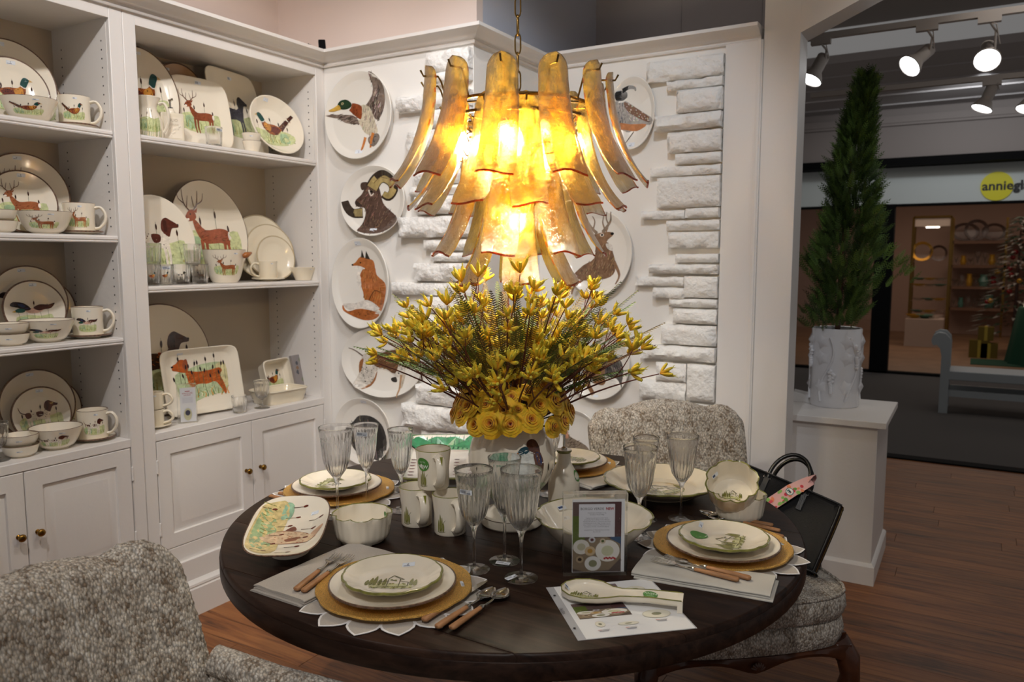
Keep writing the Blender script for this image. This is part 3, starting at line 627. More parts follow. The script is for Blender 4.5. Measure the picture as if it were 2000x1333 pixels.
# wall pictures traced as shapes
PX1 = lambda s, cx, cy, rx, ry: xf_px(s, cx, cy, rx, ry)
BR, BG = '6f5c50', 'a4866c'
wing = [(355, 155), (395, 175), (440, 230), (457, 285), (450, 380), (430, 450), (400, 480), (370, 440), (350, 390), (310, 385), (340, 350), (370, 290), (365, 220)]
wing2 = [(50, 415), (100, 410), (180, 420), (235, 430), (270, 465), (290, 495), (240, 490), (180, 475), (140, 445), (90, 430)]
body = [(290, 370), (340, 380), (365, 420), (390, 500), (405, 560), (370, 585), (320, 560), (295, 520), (270, 470), (290, 460)]
P_DUCK = PX1([('f', '7a6a60', wing), ('h', '4a3c36', wing, 70, .16, 1.2, .025), ('h', 'b3a89c', wing, 30, .12, 1.2, .02), ('f', '8a7a70', wing2), ('h', '51423a', wing2, 40, .14, .1, .022), ('f', 'c9bda6', body), ('h', '94867a', body, 34, .12, 1.3, .018),
    ('f', '7a6e66', [(345, 590), (400, 570), (420, 600), (410, 640), (385, 660), (360, 650), (340, 620)]), ('f', '26262a', [(375, 600), (398, 590), (404, 630), (384, 652)]), ('f', '8a4526', [(225, 345), (290, 370), (297, 415), (290, 462), (255, 440), (225, 410), (205, 385)]), ('h', '6a2e18', [(225, 345), (290, 370), (297, 415), (290, 462), (255, 440), (225, 410)], 16, .1, 1, .02),
    ('l', 'e8e4dc', .05, [(222, 345), (216, 370), (203, 388)], .04), ('f', '1f3a26', [(125, 345), (145, 318), (185, 315), (215, 335), (225, 360), (205, 380), (165, 382), (140, 372)]), ('f', 'cfa648', [(132, 345), (95, 365), (72, 382), (85, 390), (120, 385), (148, 378)]), ('e', 'c9c090', 160, 340, 9, 9), ('e', '101510', 160, 340, 5, 5),
    ('l', 'c07434', .08, [(322, 590), (308, 640), (290, 690)], .05), ('l', 'c07434', .09, [(375, 565), (362, 610), (358, 665)], .06)], 280, 438, 230, 300)
head = [(320, 935), (295, 980), (262, 1010), (250, 1035), (262, 1060), (290, 1068), (315, 1075), (325, 1110), (310, 1170), (280, 1225), (290, 1240), (340, 1255), (420, 1255), (500, 1225), (548, 1170), (510, 1120), (450, 1060), (430, 1000), (415, 940), (380, 905), (345, 910)]
P_RAM = PX1([('l', '3a2f26', .16, [(188, 1022), (205, 1070), (240, 1108), (305, 1108)], .30), ('l', '9c8a5e', .10, [(192, 1028), (208, 1070), (242, 1104), (303, 1106)], .24), ('f', '5b463c', head), ('h', '8a6c5c', head, 80, .13, 1.1, .02), ('h', '3c2c26', head, 60, .13, 1.1, .02), ('f', '3a302c', [(255, 1020), (290, 1045), (300, 1062), (262, 1058)]),
    ('f', '4a3a32', [(288, 915), (300, 895), (340, 898), (335, 930), (300, 950)]), ('l', '352a22', .42, [(365, 940), (400, 880), (450, 865), (500, 905), (510, 960), (480, 1005), (440, 985)], .2), ('l', 'a8935f', .34, [(367, 940), (402, 884), (450, 868), (497, 906), (506, 960), (478, 998), (444, 980)], .14),
    ('l', '6e5c3c', .03, [(380, 905), (420, 870), (470, 880)], .02), ('l', 'dcd2c4', .05, [(345, 950), (360, 990), (380, 975)], .03), ('e', '14100e', 362, 962, 10, 8)], 380, 1030, 215, 245)
fx = [(255, 190), (298, 200), (310, 245), (350, 285), (363, 330), (350, 430), (330, 440), (290, 400), (250, 385), (240, 340), (228, 300), (222, 250)]
P_FOX = PX1([('f', 'e9e2d8', [(215, 225), (240, 260), (228, 320), (208, 290), (206, 245)]), ('f', 'ad6534', fx), ('h', 'c98a50', fx, 40, .13, 1.4, .02), ('h', '74401f', fx, 34, .12, 1.4, .018), ('f', 'e2dad0', [(135, 408), (200, 403), (250, 383), (290, 395), (342, 440), (320, 458), (240, 440), (165, 440)]), ('f', 'a86030', [(135, 415), (160, 450), (230, 432), (332, 455), (310, 485), (250, 495), (190, 477), (142, 448)]), ('h', '7a4520', [(160, 450), (230, 435), (330, 455), (310, 485), (250, 493), (190, 475)], 20, .1, .1, .02),
    ('f', 'ad6534', [(182, 190), (200, 176), (225, 145), (260, 155), (290, 165), (300, 200), (290, 225), (255, 212), (225, 205), (200, 205)]), ('f', 'ece6de', [(188, 196), (220, 196), (250, 210), (225, 215), (198, 210)]), ('p', '2a2220', [(228, 150), (232, 106), (246, 150)]), ('p', '2a2220', [(250, 155), (254, 112), (276, 160)]), ('e', '151010', 184, 190, 5, 5), ('e', '151010', 226, 178, 4, 4), ('l', '5c3a22', .03, [(270, 385), (300, 330), (345, 350)], .01)], 232, 292, 148, 250)
hb = [(245, 700), (300, 688), (400, 660), (460, 640), (490, 660), (492, 720), (482, 790), (440, 805), (400, 780), (340, 770), (320, 800), (300, 850), (250, 888), (205, 872), (215, 830), (238, 770)]
P_HOUND = PX1([('f', 'd5cdc2', hb), ('h', '9a9088', hb, 26, .09, 1.2, .012), ('f', '5c3d28', [(295, 700), (360, 680), (420, 660), (462, 668), (455, 720), (432, 787), (380, 765), (330, 760), (300, 735)]), ('h', '8a6242', [(295, 700), (360, 680), (460, 665), (455, 720), (430, 785), (330, 760)], 26, .1, .4, .02), ('f', 'a06a42', [(332, 780), (305, 840), (250, 888), (290, 872), (322, 832)]), ('f', '9a6540', [(228, 742), (252, 720), (245, 770), (228, 802)]), ('l', '7a6a60', .045, [(248, 706), (210, 682), (172, 666)], .02),
    ('f', '8a5a38', [(470, 650), (490, 598), (532, 612), (562, 662), (556, 692), (500, 682)]), ('l', 'b08a68', .08, [(470, 790), (462, 850), (455, 912)], .03), ('l', 'c9bca9', .08, [(484, 780), (474, 830), (468, 862)], .04), ('f', '2c2624', [(410, 815), (438, 805), (444, 830), (420, 832)])]+spots([(240, 760), (320, 770), (300, 850), (225, 850)], '55504c', 22, 3.2, 4)+spots([(462, 670), (490, 670), (484, 780), (440, 790)], '55504c', 14, 3, 5), 362, 730, 228, 192)
bd = [(205, 1060), (230, 1035), (290, 1030), (340, 1055), (370, 1100), (392, 1200), (385, 1290), (350, 1335), (300, 1300), (240, 1270), (180, 1200), (160, 1110), (190, 1080)]
P_BLACK = PX1([('f', '34312f', bd), ('h', '7c736b', bd, 60, .22, 1.9, .03), ('h', '151414', bd, 60, .2, 1.9, .03), ('f', '5c544c', [(180, 1110), (215, 1090), (250, 1130), (240, 1190), (200, 1180)]), ('e', '0c0b0b', 188, 1100, 16, 12), ('f', '1e1c1b', [(280, 1040), (340, 1070), (365, 1180), (330, 1220), (300, 1130)])], 258, 1120, 158, 190)
qb = [(405, 355), (450, 352), (490, 388), (540, 438), (592, 490), (592, 525), (530, 525), (480, 565), (440, 545), (400, 520)]
P_QUAIL = PX1([('f', 'a8a29c', qb), ('f', 'c07e50', [(400, 488), (480, 512), (562, 522), (515, 562), (450, 545), (402, 532)]), ('h', '5a5660', [(405, 355), (450, 352), (470, 420), (460, 500), (405, 500)], 40, .1, 1.4, .03), ('h', 'e3dcd2', [(450, 360), (540, 440), (590, 500), (480, 490)], 36, .05, 2.4, .03), ('f', '7a5844', [(450, 360), (540, 440), (590, 500), (560, 505), (470, 430)]), ('h', 'e3dcd2', [(450, 360), (540, 440), (590, 500), (560, 505), (470, 430)], 26, .05, 2.4, .025), ('f', '2a2828', [(408, 300), (430, 285), (462, 300), (458, 345), (430, 355), (408, 345)]), ('l', 'e8e4dc', .06, [(408, 352), (440, 358), (462, 340)], .04), ('l', '22201f', .13, [(440, 288), (470, 268), (498, 275), (503, 296)], .05), ('l', '5a4a40', .04, [(500, 565), (475, 610), (455, 650)], .02), ('l', '5a4a40', .04, [(430, 545), (425, 590), (432, 620)], .02)], 492, 442, 114, 242)
db = [(1130, 1055), (1190, 1068), (1225, 1140), (1232, 1220), (1180, 1262), (1040, 1272), (1005, 1250), (1060, 1190), (1120, 1150)]
P_BUCK = PX1([('f', '7d5f48', db), ('h', 'a88a6a', db, 60, .09, 1.2, .016), ('h', '5a4230', db, 60, .09, 1.2, .016), ('f', '8a6a50', [(1105, 1030), (1145, 1015), (1200, 1010), (1218, 1025), (1192, 1050), (1172, 1072), (1130, 1065)]), ('e', '151210', 1212, 1020, 9, 8), ('e', 'e6dccb', 1158, 1026, 11, 9), ('e', '151210', 1158, 1026, 6, 6), ('p', '8a6a50', [(1120, 1030), (1085, 1012), (1110, 1050)]), ('p', '8a6a50', [(1182, 1012), (1192, 985), (1172, 1005)]),
    ('l', '8f7c6a', .09, [(1132, 1018), (1100, 985), (1075, 940)], .03), ('l', '8f7c6a', .05, [(1100, 985), (1065, 990), (1045, 965)], .02), ('l', '8f7c6a', .05, [(1110, 995), (1118, 955), (1108, 925)], .02), ('l', '8f7c6a', .09, [(1160, 1012), (1185, 980), (1205, 945), (1210, 905)], .03), ('l', '8f7c6a', .05, [(1172, 995), (1160, 955), (1172, 915)], .02), ('l', '8f7c6a', .05, [(1192, 970), (1180, 940), (1190, 905)], .02),
    ('l', '8a6a50', .10, [(1225, 1170), (1255, 1240), (1240, 1290)], .04), ('l', '8a6a50', .12, [(1060, 1260), (1020, 1310), (1010, 1350)], .04), ('f', 'e2dad0', [(1180, 1072), (1212, 1080), (1216, 1110), (1190, 1100)])], 1141, 1125, 183, 230)
hr = [(200, 790), (230, 760), (300, 732), (370, 742), (430, 795), (440, 880), (430, 925), (400, 892), (340, 882), (290, 852), (230, 822)]
P_HARE = PX1([('l', '8a6242', .20, [(225, 830), (245, 885), (310, 895), (318, 925), (262, 918)], .12), ('l', '8a6242', .20, [(215, 860), (225, 930), (268, 1000)], .1), ('f', '5a5450', hr), ('h', '2e2b2a', hr, 70, .16, -1.1, .022), ('h', '9a8c7c', hr, 50, .14, -1.1, .02), ('f', '8a6a4e', [(230, 830), (290, 800), (330, 840), (318, 890), (260, 880)]), ('f', 'efeae2', [(345, 885), (400, 895), (425, 925), (440, 945), (380, 925)]), ('l', '262322', .06, [(432, 900), (440, 945)], .02)], 285, 809, 198, 220)
P_PART = PX1([('f', '8a7a68', [(40, 1195), (62, 1178), (82, 1205), (98, 1250), (190, 1290), (215, 1335), (150, 1370), (80, 1345), (58, 1260)]), ('h', '4c3e32', [(40, 1195), (62, 1178), (98, 1250), (190, 1290), (150, 1360), (80, 1340)], 40, .16, .6, .03), ('f', 'c08a6c', [(60, 1215), (82, 1220), (90, 1260), (66, 1262)]), ('e', '1a1614', 52, 1196, 5, 6), ('p', '2a2422', [(42, 1196), (24, 1206), (42, 1210)])], 133, 1243, 133, 150)

# ================================================================== crockery makers
def interp(T, q):
    if q <= T[0][0]: return T[0][1]
    for (a, b), (c, d) in zip(T, T[1:]):
        if q <= c: return b+(d-b)*(q-a)/(c-a) if c > a else d
    return T[-1][1]
def plate_geo(R, H=.022, asp=1, lobes=0, amp=0, rim=.008, flat=False, sq=0, n=64):
    """returns mesh data and the surface map; material slots: 0 glaze, 1 rim line"""
    w = .80 if flat else .60
    prof = [(0, .003), (.46*R, .003), (.48*R, 0), (.53*R, 0), (.55*R, .0025), ((.84 if flat else .62)*R, .0035 if flat else .0045), (.985*R, H-.002), (R, H), (.997*R, H+.003), (R-rim*.5, H+.004), (R-rim, H+.0035), (.70*R if not flat else .84*R, .011), (w*R, .0075), (.3*R, .007), (0, .007)]
    mi = [0]*6+[1, 1, 1, 1]+[0]*4
    def sqr(t): return (1/(abs(cos(t))**sq+abs(sin(t))**sq)**(1/sq)) if sq else 1
    def mod(t, r, z, k):
        q = max(0, r/R-.5)*2; c_ = (abs(sin(lobes*t/2))*1.3-.8+.25*abs(sin(lobes*t))) if lobes else 0; return ((1+amp*q*c_)*(sqr(t) if sq else 1), (-amp*.2*q*q*R*c_ if lobes else 0))
    g = G(); g.lathe(prof, n if not lobes else max(n, lobes*12), mod, mi)
    if asp != 1: g.v = [(x, y*asp, z) for x, y, z in g.v]
    T = sorted([(0, .007), (w, .0075), (.70 if not flat else .84, .011), (1-rim/R, H+.0035), (1.0, H+.004)])
    def S(x, y, h):
        t = atan2(y, x); q = hypot(x, y)/(sqr(t)); return (x*R, y*R*asp, interp(T, q)+h)
    return g, S
def ware(name, g, mats, label, cat, loc, rot=(0,0,0), group=None, smooth=35):
    o = link(name, g.mesh(name, mats, smooth)); o.location = loc; o.rotation_euler = rot; return tag(o, label, cat, group)
def stand(label, R, loc, rot, motif=None, H=.02, asp=1, lobes=0, amp=0, rimm=None, mt=None, sc=.8, st=None, cat='plate', name='plate', flat=False, sq=0, group=None, flip=1, rim=.006):
    g, S = plate_geo(R, H, asp, lobes, amp, rim, flat, sq)
    o = ware(name, g, [mt or CREAM, rimm or BROWNRIM], label, cat, loc, rot, group)
    sh = xf(motif, sc*flip, sc) if motif else []
    if sh: paint('painted_scene', sh, S, o)
    if st: paint('price_sticker', sticker(*st), S, o, mt=INKC)
    return o
def shelfplate(label, cx, ty, zs, X, motif, lean=14, turn=0, by=None, st=(0, .84, .26), R=None, asp=1, **k):
    A = at(cx, ty, 0, X); h = min(A.z, ZOP-.012 if zs > 1.9 else 9)-zs; a = radians(lean); Rv = h/2/cos(a); R_ = Rv/asp
    off = .022
    lo, hi = (.985, E1) if cx < 262 else (E2, E3); xc = X+sin(a)*Rv; py = ty+40
    for _ in range(6): B = at(cx, py, 0, xc); py += (B.z-(zs+Rv))*500
    loc = (X+sin(a)*Rv, min(max(B.y, lo+R_+.003), hi-R_-.003), zs+Rv*cos(a)+.001)
    return stand(label, R_, loc, (pi/2-a, 0, pi/2+radians(turn)), motif, asp=asp, st=st, **k)
# plates hung on the walls
def wallplate(label, x, z, w, h, y, pic, st=(0, -.82, .22), lean=2):
    g, S = plate_geo(w/2, .022, h/w, 0, 0, .004, True)
    o = ware('wall_plate', g, [PLATEW, PLATEW], label, 'plate', (x, y, z), (pi/2-radians(lean), 0, 0), 'animal plates hung on the walls')
    paint('painted_animal', pic, S, o, step=.25); paint('price_sticker', sticker(*st), S, o, mt=INKC)
YP = YA-.012
wallplate('large round wall plate with a flying green-headed duck', -2.504, 2.137, .405, .40, YP, P_DUCK)
wallplate('round wall plate with a curly-horned ram head', -2.427, 1.742, .385, .325, YP, P_RAM)
wallplate('tall oval wall plate with a sitting red fox', -2.512, 1.358, .355, .43, YP, P_FOX, (-.1, .88, .2))
wallplate('wide oval wall plate with a brown and white hound', -2.392, .988, .49, .335, YP, P_HOUND, (0, .86, .16))
wallplate('wall plate with a black dog head, lowest of the left column', -2.514, .64, .355, .33, YP, P_BLACK, (0, .88, .2))
YQ = YB-.012
wallplate('narrow oval wall plate with a speckled quail', -1.387, 2.137, .225, .33, YQ, P_QUAIL, (0, -.86, .3))
wallplate('large oval wall plate with an antlered buck behind the flowers', -1.55, 1.50, .355, .405, YQ, P_BUCK, (0, -.9, .15))
wallplate('round wall plate with a leaping hare', -1.548, .972, .345, .355, YQ, P_HARE, (0, -.9, .15))
wallplate('lowest right wall plate with a brown partridge, partly hidden by the chair', -1.66, .60, .25, .26, YQ, P_PART, (0, -.9, .15))

# ---------------- cups, bowls
def bowl_geo(R, H, Rb, th=.004, lip=1, n=56, flute=0, lobes=0, amp=0, curve=.5):
    prof = [(0, .003), (Rb*.8, .003), (Rb*.84, 0), (Rb*.96, 0), (Rb, .004)]; K = 9; T = [(0, Rb), (.004, Rb)]
    for i in range(1, K+1):
        u = i/K; r = Rb+(R-Rb)*(u**curve); z = .004+(H-.004)*u; prof.append((r, z)); T.append((z, r))
    n1 = len(prof); prof += [(R-th*.3, H+.0015), (R-th, H)]
    for i in range(K-1, -1, -1):
        u = i/K; prof.append((max(Rb+(R-Rb)*(u**curve)-th, .002), .004+(H-.004)*u+th*.8*(1-u)+.001))
    prof.append((0, .006+th*.6)); mi = [0]*(n1-1)+[lip]*2+[0]*(len(prof)-n1-2)
    def mod(t, r, z, k):
        a = 1
        if flute and k < n1: a += .018*(abs(cos(flute*t/2))-.6)*min(1, z/.008)
        c_ = (abs(sin(lobes*t/2))*1.3-.8+.3*abs(sin(lobes*t))) if lobes else 0
        if lobes: a += amp*(z/H)**4*c_
        return a, (-amp*.4*R*(z/H)**6*c_ if lobes else 0)
    g = G(); g.lathe(prof, max(n, flute*5 if flute else 0), mod, mi if len(mi) == len(prof)-1 else (mi+[0]*9)[:len(prof)-1]); g.mi_n = 0
    def S(x, y, h, span=1.0, z0=.1, z1=.95):
        z = H*(z0+(y+1)/2*(z1-z0)); t = x*span; r = interp(T, z)+h; return (r*cos(t), r*sin(t), z)
    return g, S
def bowl(label, R, H, Rb, loc, turn=0, motif=None, st=None, mats=None, group=None, span=1.0, sc=.9, cat='bowl', name='bowl', **k):
    g, S = bowl_geo(R, H, Rb, **k); o = ware(name, g, mats or [CREAM, BROWNRIM], label, cat, loc, (0, 0, radians(turn)), group)
    if motif: paint('painted_scene', xf(motif, sc, sc), lambda x, y, h: S(x, y, h, span), o)
    if st: paint('price_sticker', sticker(*st), lambda x, y, h: S(x, y, h, span), o, mt=INKC)
    return o
def handle_geo(R, z0, z1, out=.03, ang=0, r=.0055, flat=1.5):
    c, s = cos(ang), sin(ang); P = [(R-.003, z1), (R+out*.55, z1+.004), (R+out, z1-(z1-z0)*.25), (R+out*.95, z0+(z1-z0)*.35), (R+out*.45, z0+.004), (R-.003, z0)]
    P = smooth_poly(P, 4, False); return G().tube([(x*c, x*s, z) for x, z in P], [r*(1.15 if i < 3 else 1) for i in range(len(P))], 8, flat=flat, up=(-s, c, 0))
def mug(label, R, H, loc, turn=0, hang=90, motif=None, st=None, mats=None, group=None, flare=1.04, span=1.1, sc=.85, hr=.0055, green=False):
    prof = [(0, .003), (R*.84, .003), (R*.88, 0), (R*.95, 0), (R, .005), (R*.985, H*.5), (R*flare, H), (R*flare-.0015, H+.0015), (R*flare-.004, H), (R*.985-.004, H*.5), (R-.005, .01), (R*.8, .006), (0, .006)]
    g = G().lathe(prof, 44, None, [0]*5+[0]+[1, 1]+[0]*4); o = ware('mug', g, mats or [CREAM, BROWNRIM], label, 'mug', loc, (0, 0, radians(turn)), group)
    part('handle', handle_geo(R, H*.16, H*.84, .034, radians(hang), hr), mats[0] if mats else CREAM, o, None, 60)
    T = [(0, R), (H*.5, R*.985), (H, R*flare)]; S = lambda x, y, h: ((interp(T, H*(y+1)/2)+h)*cos(x*span), (interp(T, H*(y+1)/2)+h)*sin(x*span), H*(y+1)/2*.96+.002)
    if motif: paint('painted_scene', xf(motif, sc, sc), S, o)
    if st: paint('price_sticker', sticker(*st), S, o, mt=INKC)
    if green: paint('green_leaf_mark', [('p', '8a8a3a', [(.02, .93), (.0, .45), (-.06, .93)])], lambda x, y, h: ((R+.0405+h)*cos(radians(hang))+x*sin(radians(hang))*.1, (R+.0405+h)*sin(radians(hang))+x*.1, H*(y+1)/2), o)
    return o
def saucer(label, R, loc, motif=None, mats=None, group=None):
    g, S = plate_geo(R, .012, 1, 0, 0, .004); return ware('saucer', g, mats or [CREAM, BROWNRIM], label, 'saucer', loc, (0, 0, 0), group)
# ================================================================== things on the bookcase shelves
SA, SB, SCC, CT, S1, S2 = 1.944, 1.562, 1.181, .792, 1.9455, 1.3705
def shy(px, py, X): return at(px, py, 0, X).y
def onshelf(px, py, X, z): return (X, shy(px, py, X), z+.0006)
pos = dict(zip((SA, SB, SCC, CT), ('top', 'second', 'third', 'lowest')))
for z, mo, nm, T in ((SA, m_pheasant, 'pheasant', ((15, 82), (22, 118), (92, 143), (58, 207), (146, 205), 232)),
                     (SB, m_deer, 'deer', ((48, 303), (42, 337), (112, 347), (88, 432), (156, 420), 452)),
                     (SCC, m_duckfly, 'flying duck', ((54, 521), (64, 550), (114, 549), (93, 650), (173, 625), 655)),
                     (CT, m_dog, 'spotted dog', ((70, 722), (77, 756), (128, 741), (110, 853), (183, 823), 856))):
    w = pos[z]; d = {'top': 'pheasant', 'second': 'deer', 'third': 'duck', 'lowest': 'dog'}[w]
    (a, b), (c, e), (f, q), (m, n), (u, v), sy_ = T
    shelfplate(f'large brown-rimmed charger behind the {nm} dinner plate, left bookcase', a, b, z, -3.055, mo() if z != CT else None, 11, -6, st=(-.1, .86, .2))
    shelfplate(f'cream dinner plate painted with a {nm}, leaning in front of its charger', c, e, z, -3.0, mo(), 13, -6, st=(.05, .84, .24))
    shelfplate(f'{nm} plate standing farthest right in the left bookcase, behind the mug', f, q, z, -3.075, mo(), 9, 6, st=None, rimm=BROWNRIM)
    bowl(f'cream bowl painted with a {nm} in the left bookcase', .088, .078, .042, onshelf(m, n, -2.84, z), -33, mo(), (.35, .78, .28), span=.85)
    R = .052; L = onshelf(u, sy_-4, -2.85, z)
    saucer(f'saucer under the {nm} mug in the left bookcase', .078, L)
    mug(f'cream mug painted with a {nm} in the left bookcase', R, .108, (L[0], L[1], L[2]+.0075), -33 if z != CT else -25, 84 if z != CT else 62, mo(), (.1, .8, .26), span=.95)
for z, px, py in ((SB, -4, 432), (SCC, 20, 655), (CT, 40, 870)):
    for k in range(2): bowl(f'small plain cream bowl, {("lower", "upper")[k]} of the pair beside the {("deer" if z == SB else "duck" if z == SCC else "dog")} bowl', .058, .040, .036, (lambda l: (l[0], l[1], l[2]+k*.036))(onshelf(px, py, -2.83, z)), -35, None, (.1, .2, .5), curve=.35, span=.7)
# crystal
def glass_geo(kind, n=96):
    g = G()
    if kind == 'tumbler': out = [(0, 0), (.028, 0), (.031, .004), (.033, .03), (.036, .082), (.0355, .084), (.0345, .082), (.031, .03), (.027, .010), (0, .009)]; fl = (0, .074, 18)
    elif kind == 'goblet': out = [(0, 0), (.034, 0), (.0345, .0012), (.012, .006), (.005, .012), (.0045, .035), (.009, .040), (.024, .052), (.031, .075), (.036, .125), (.0352, .126), (.0345, .124), (.0295, .076), (.022, .056), (0, .046)]; fl = (.045, .105, 16)
    elif kind == 'wine': out = [(0, 0), (.037, 0), (.0375, .0009), (.020, .0025), (.006, .006), (.0036, .014), (.0032, .05), (.0036, .080), (.0055, .095), (.008, .104), (.016, .116), (.028, .134), (.0345, .155), (.0375, .178), (.0405, .205), (.0465, .2465), (.0461, .2475), (.0457, .2465), (.0393, .205), (.0360, .178), (.0328, .155), (.0262, .135), (.013, .118), (0, .111)]; fl = (.112, .214, 24)
    elif kind == 'flute': out = [(0, 0), (.034, 0), (.0345, .0009), (.020, .0025), (.006, .006), (.0036, .014), (.0032, .05), (.0036, .085), (.0058, .098), (.012, .110), (.021, .128), (.0265, .15), (.0295, .175), (.0325, .205), (.0375, .2365), (.0371, .2375), (.0367, .2365), (.0312, .205), (.0281, .175), (.0249, .15), (.019, .129), (.010, .115), (0, .108)]; fl = (.106, .210, 22)
    P = []
    for (a, b), (c, d) in zip(out, out[1:]):
        m = max(1, min(4, int(hypot(a-c, b-d)/.010))); P += [(a+(c-a)*i/m, b+(d-b)*i/m) for i in range(m)]
    P.append(out[-1]); top = max(range(len(P)), key=lambda i: P[i][1]); a, b, q = fl
    def mod(t, r, z, k):
        if k < top and a < z < b and r > .006:
            e = min(1, (z-a)/.012, (b-z)/.018); return 1+e*(.055*(abs(cos(q*t/2))**.7-.55)), 0
        return 1, 0
    g.lathe(P, q*6, mod); return g
GME = {}
def crystal(kind, label, loc, group=None, sc=1, st=None, cat='glass'):
    if kind not in GME: GME[kind] = glass_geo(kind).mesh(kind, GLASS, 60)
    o = link({'wine': 'wine_glass', 'flute': 'champagne_flute', 'tumbler': 'tumbler', 'goblet': 'goblet'}[kind], GME[kind]); o.location = loc; o.scale = (sc,)*3; tag(o, label, cat, group)
    if st:   # price label: (angle, height, radius) on bowl or 'foot'
        p = Print(); p.rect(-.016, .016, -.006, .006, 'e8ecf2')
        for i in range(9): p.rect(-.014+i*.0018, -.0132+i*.0018, -.002, .004, '3a4060')
        p.rect(.004, .013, -.003, -.001, '6a7080')
        if st[0] == 'foot':
            a = st[1]; p.build('price_label', o, TR((.022*cos(a), .022*sin(a), .0036), (.13, 0, st[2])))
        else:
            a, z, R = st; p.build('price_label', o, TR((0, 0, 0)), warp=lambda x, y, zz: ((R+.001+zz)*cos(a+x/R), (R+.001+zz)*sin(a+x/R), z+y))
    return o
crystal('goblet', 'clear cut-glass goblet at the far left of the lowest left shelf', onshelf(-3, 905, -2.83, CT), sc=1.05)

# right bookcase, top tier
shelfplate('large round painted platter standing far left on the top tier of the corner bookcase', 268, 84, S1, -3.0, m_pheasant(), 14, -8, st=(.05, .85, .14), mt=CREAM, asp=1.3)
shelfplate('tan plain round platter at the back of the top tier, darkest of the platters', 350, 88, S1, -3.085, None, 5, 0, asp=1.25, mt=mat('tan_glaze', 'c7a27c', .3, coat=.2), st=(-.35, .8, .12))
shelfplate('rectangular platter painted with a grey dog, top tier of the corner bookcase', 458, 121, S1, -3.03, m_dog('3c3c46', spotty=False), 14, 10, st=(0, .82, .16), asp=1.18, sq=7, sc=.74, rimm=CREAM)
shelfplate('rounded square platter painted with a stag, front of the top tier', 388, 158, S1, -2.955, m_deer('8a4a30'), 12, -6, st=(.05, .86, .2), asp=1.08, sq=5, sc=.74, rimm=CREAM)
o = shelfplate('deep oval dish painted with a green-headed pheasant, right end of the top tier', 552, 204, S1, -2.93, m_pheasant(), 20, -4, st=(-.15, .86, .2), asp=.98, rimm=CREAM, H=.045, flip=-1)
L = onshelf(291, 262, -2.86, S1)
g = G().lathe([(0, .003), (.046, .003), (.048, 0), (.052, .003), (.056, .03), (.052, .08), (.034, .115), (.033, .13), (.048, .165), (.0465, .167), (.044, .163), (.030, .13), (.031, .115), (0, .11)], 40)
o = ware('pitcher', g, CREAM, 'cream painted pitcher with a flared mouth, half behind the post', 'pitcher', L, (0, 0, -.5)); T_ = [(0, .052), (.03, .056), (.08, .052), (.115, .034), (.165, .048)]
paint('painted_scene', xf(m_deer('6a3a2a')[:24], .9, .9)+grass(-.9, .9, -.9, 16, .9), lambda x, y, h: ((interp(T_, .083*(y+1))+h)*cos(x), (interp(T_, .083*(y+1))+h)*sin(x), .083*(y+1)), o)
part('handle', handle_geo(.045, .03, .14, .03, 1.2, .006), CREAM, o, None, 60)
# embossed bottle with a pump
L = onshelf(335, 268, -2.85, S1); t = ware('soap_bottle', G().box(-.026, .026, -.045, .045, 0, .118), CREAM2, 'square cream embossed bottle with a metal pump on the top tier', 'bottle', L, (0, 0, -.35))
b = t.modifiers.new('b', 'BEVEL'); b.width = .006; b.segments = 3
g = G().box(.026, .0275, -.034, .034, .016, .1)
for i in range(14):
    rr = random.Random(i); g.add(*(lambda y, z, s: ([(.0275, y-s, z-s), (.0275, y+s, z-s), (.0275, y+s, z+s), (.0275, y-s, z+s), (.0305, y, z)], [(0, 1, 4), (1, 2, 4), (2, 3, 4), (3, 0, 4)]))(rr.uniform(-.026, .026), rr.uniform(.02, .066), .006))
part('embossed_panel', g, CREAM, t)
p = Print(); p.text('OLIO', 0, .074, .016, 'b8ab93'); p.text('DI OLIVA', 0, .058, .011, 'b8ab93'); p.build('raised_words', t, Matrix(((0, 0, 1, .0283), (1, 0, 0, 0), (0, 1, 0, .008), (0, 0, 0, 1))))
part('neck', G().lathe([(0, .116), (.018, .117), (.017, .125), (.013, .132), (.012, .136), (0, .136)], 24), CREAM, t, None, 50)
part('pump', G().lathe([(0, .134), (.011, .134), (.011, .142), (.004, .144), (.004, .165), (.007, .166), (.007, .172), (0, .173)], 16).tube([(0, 0, .169), (.03, 0, .170), (.034, 0, .164)], .0035, 8), STEEL, t, None, 50)
crystal('tumbler', 'clear cut-glass tumbler in front of the stag platter', onshelf(418, 280, -2.80, S1), sc=.98, st=(0.1, .07, .036))
for k in range(2): bowl(f'small tapered cream cup, {("lower", "upper")[k]} of the pair on the top tier', .041, .048, .030, (lambda l: (l[0], l[1], l[2]+k*.034))(onshelf(492, 292, -2.80, S1)), -35, None, (-.2, .4, .5) if k else None, curve=.9, cat='cup', name='cup', span=.7)
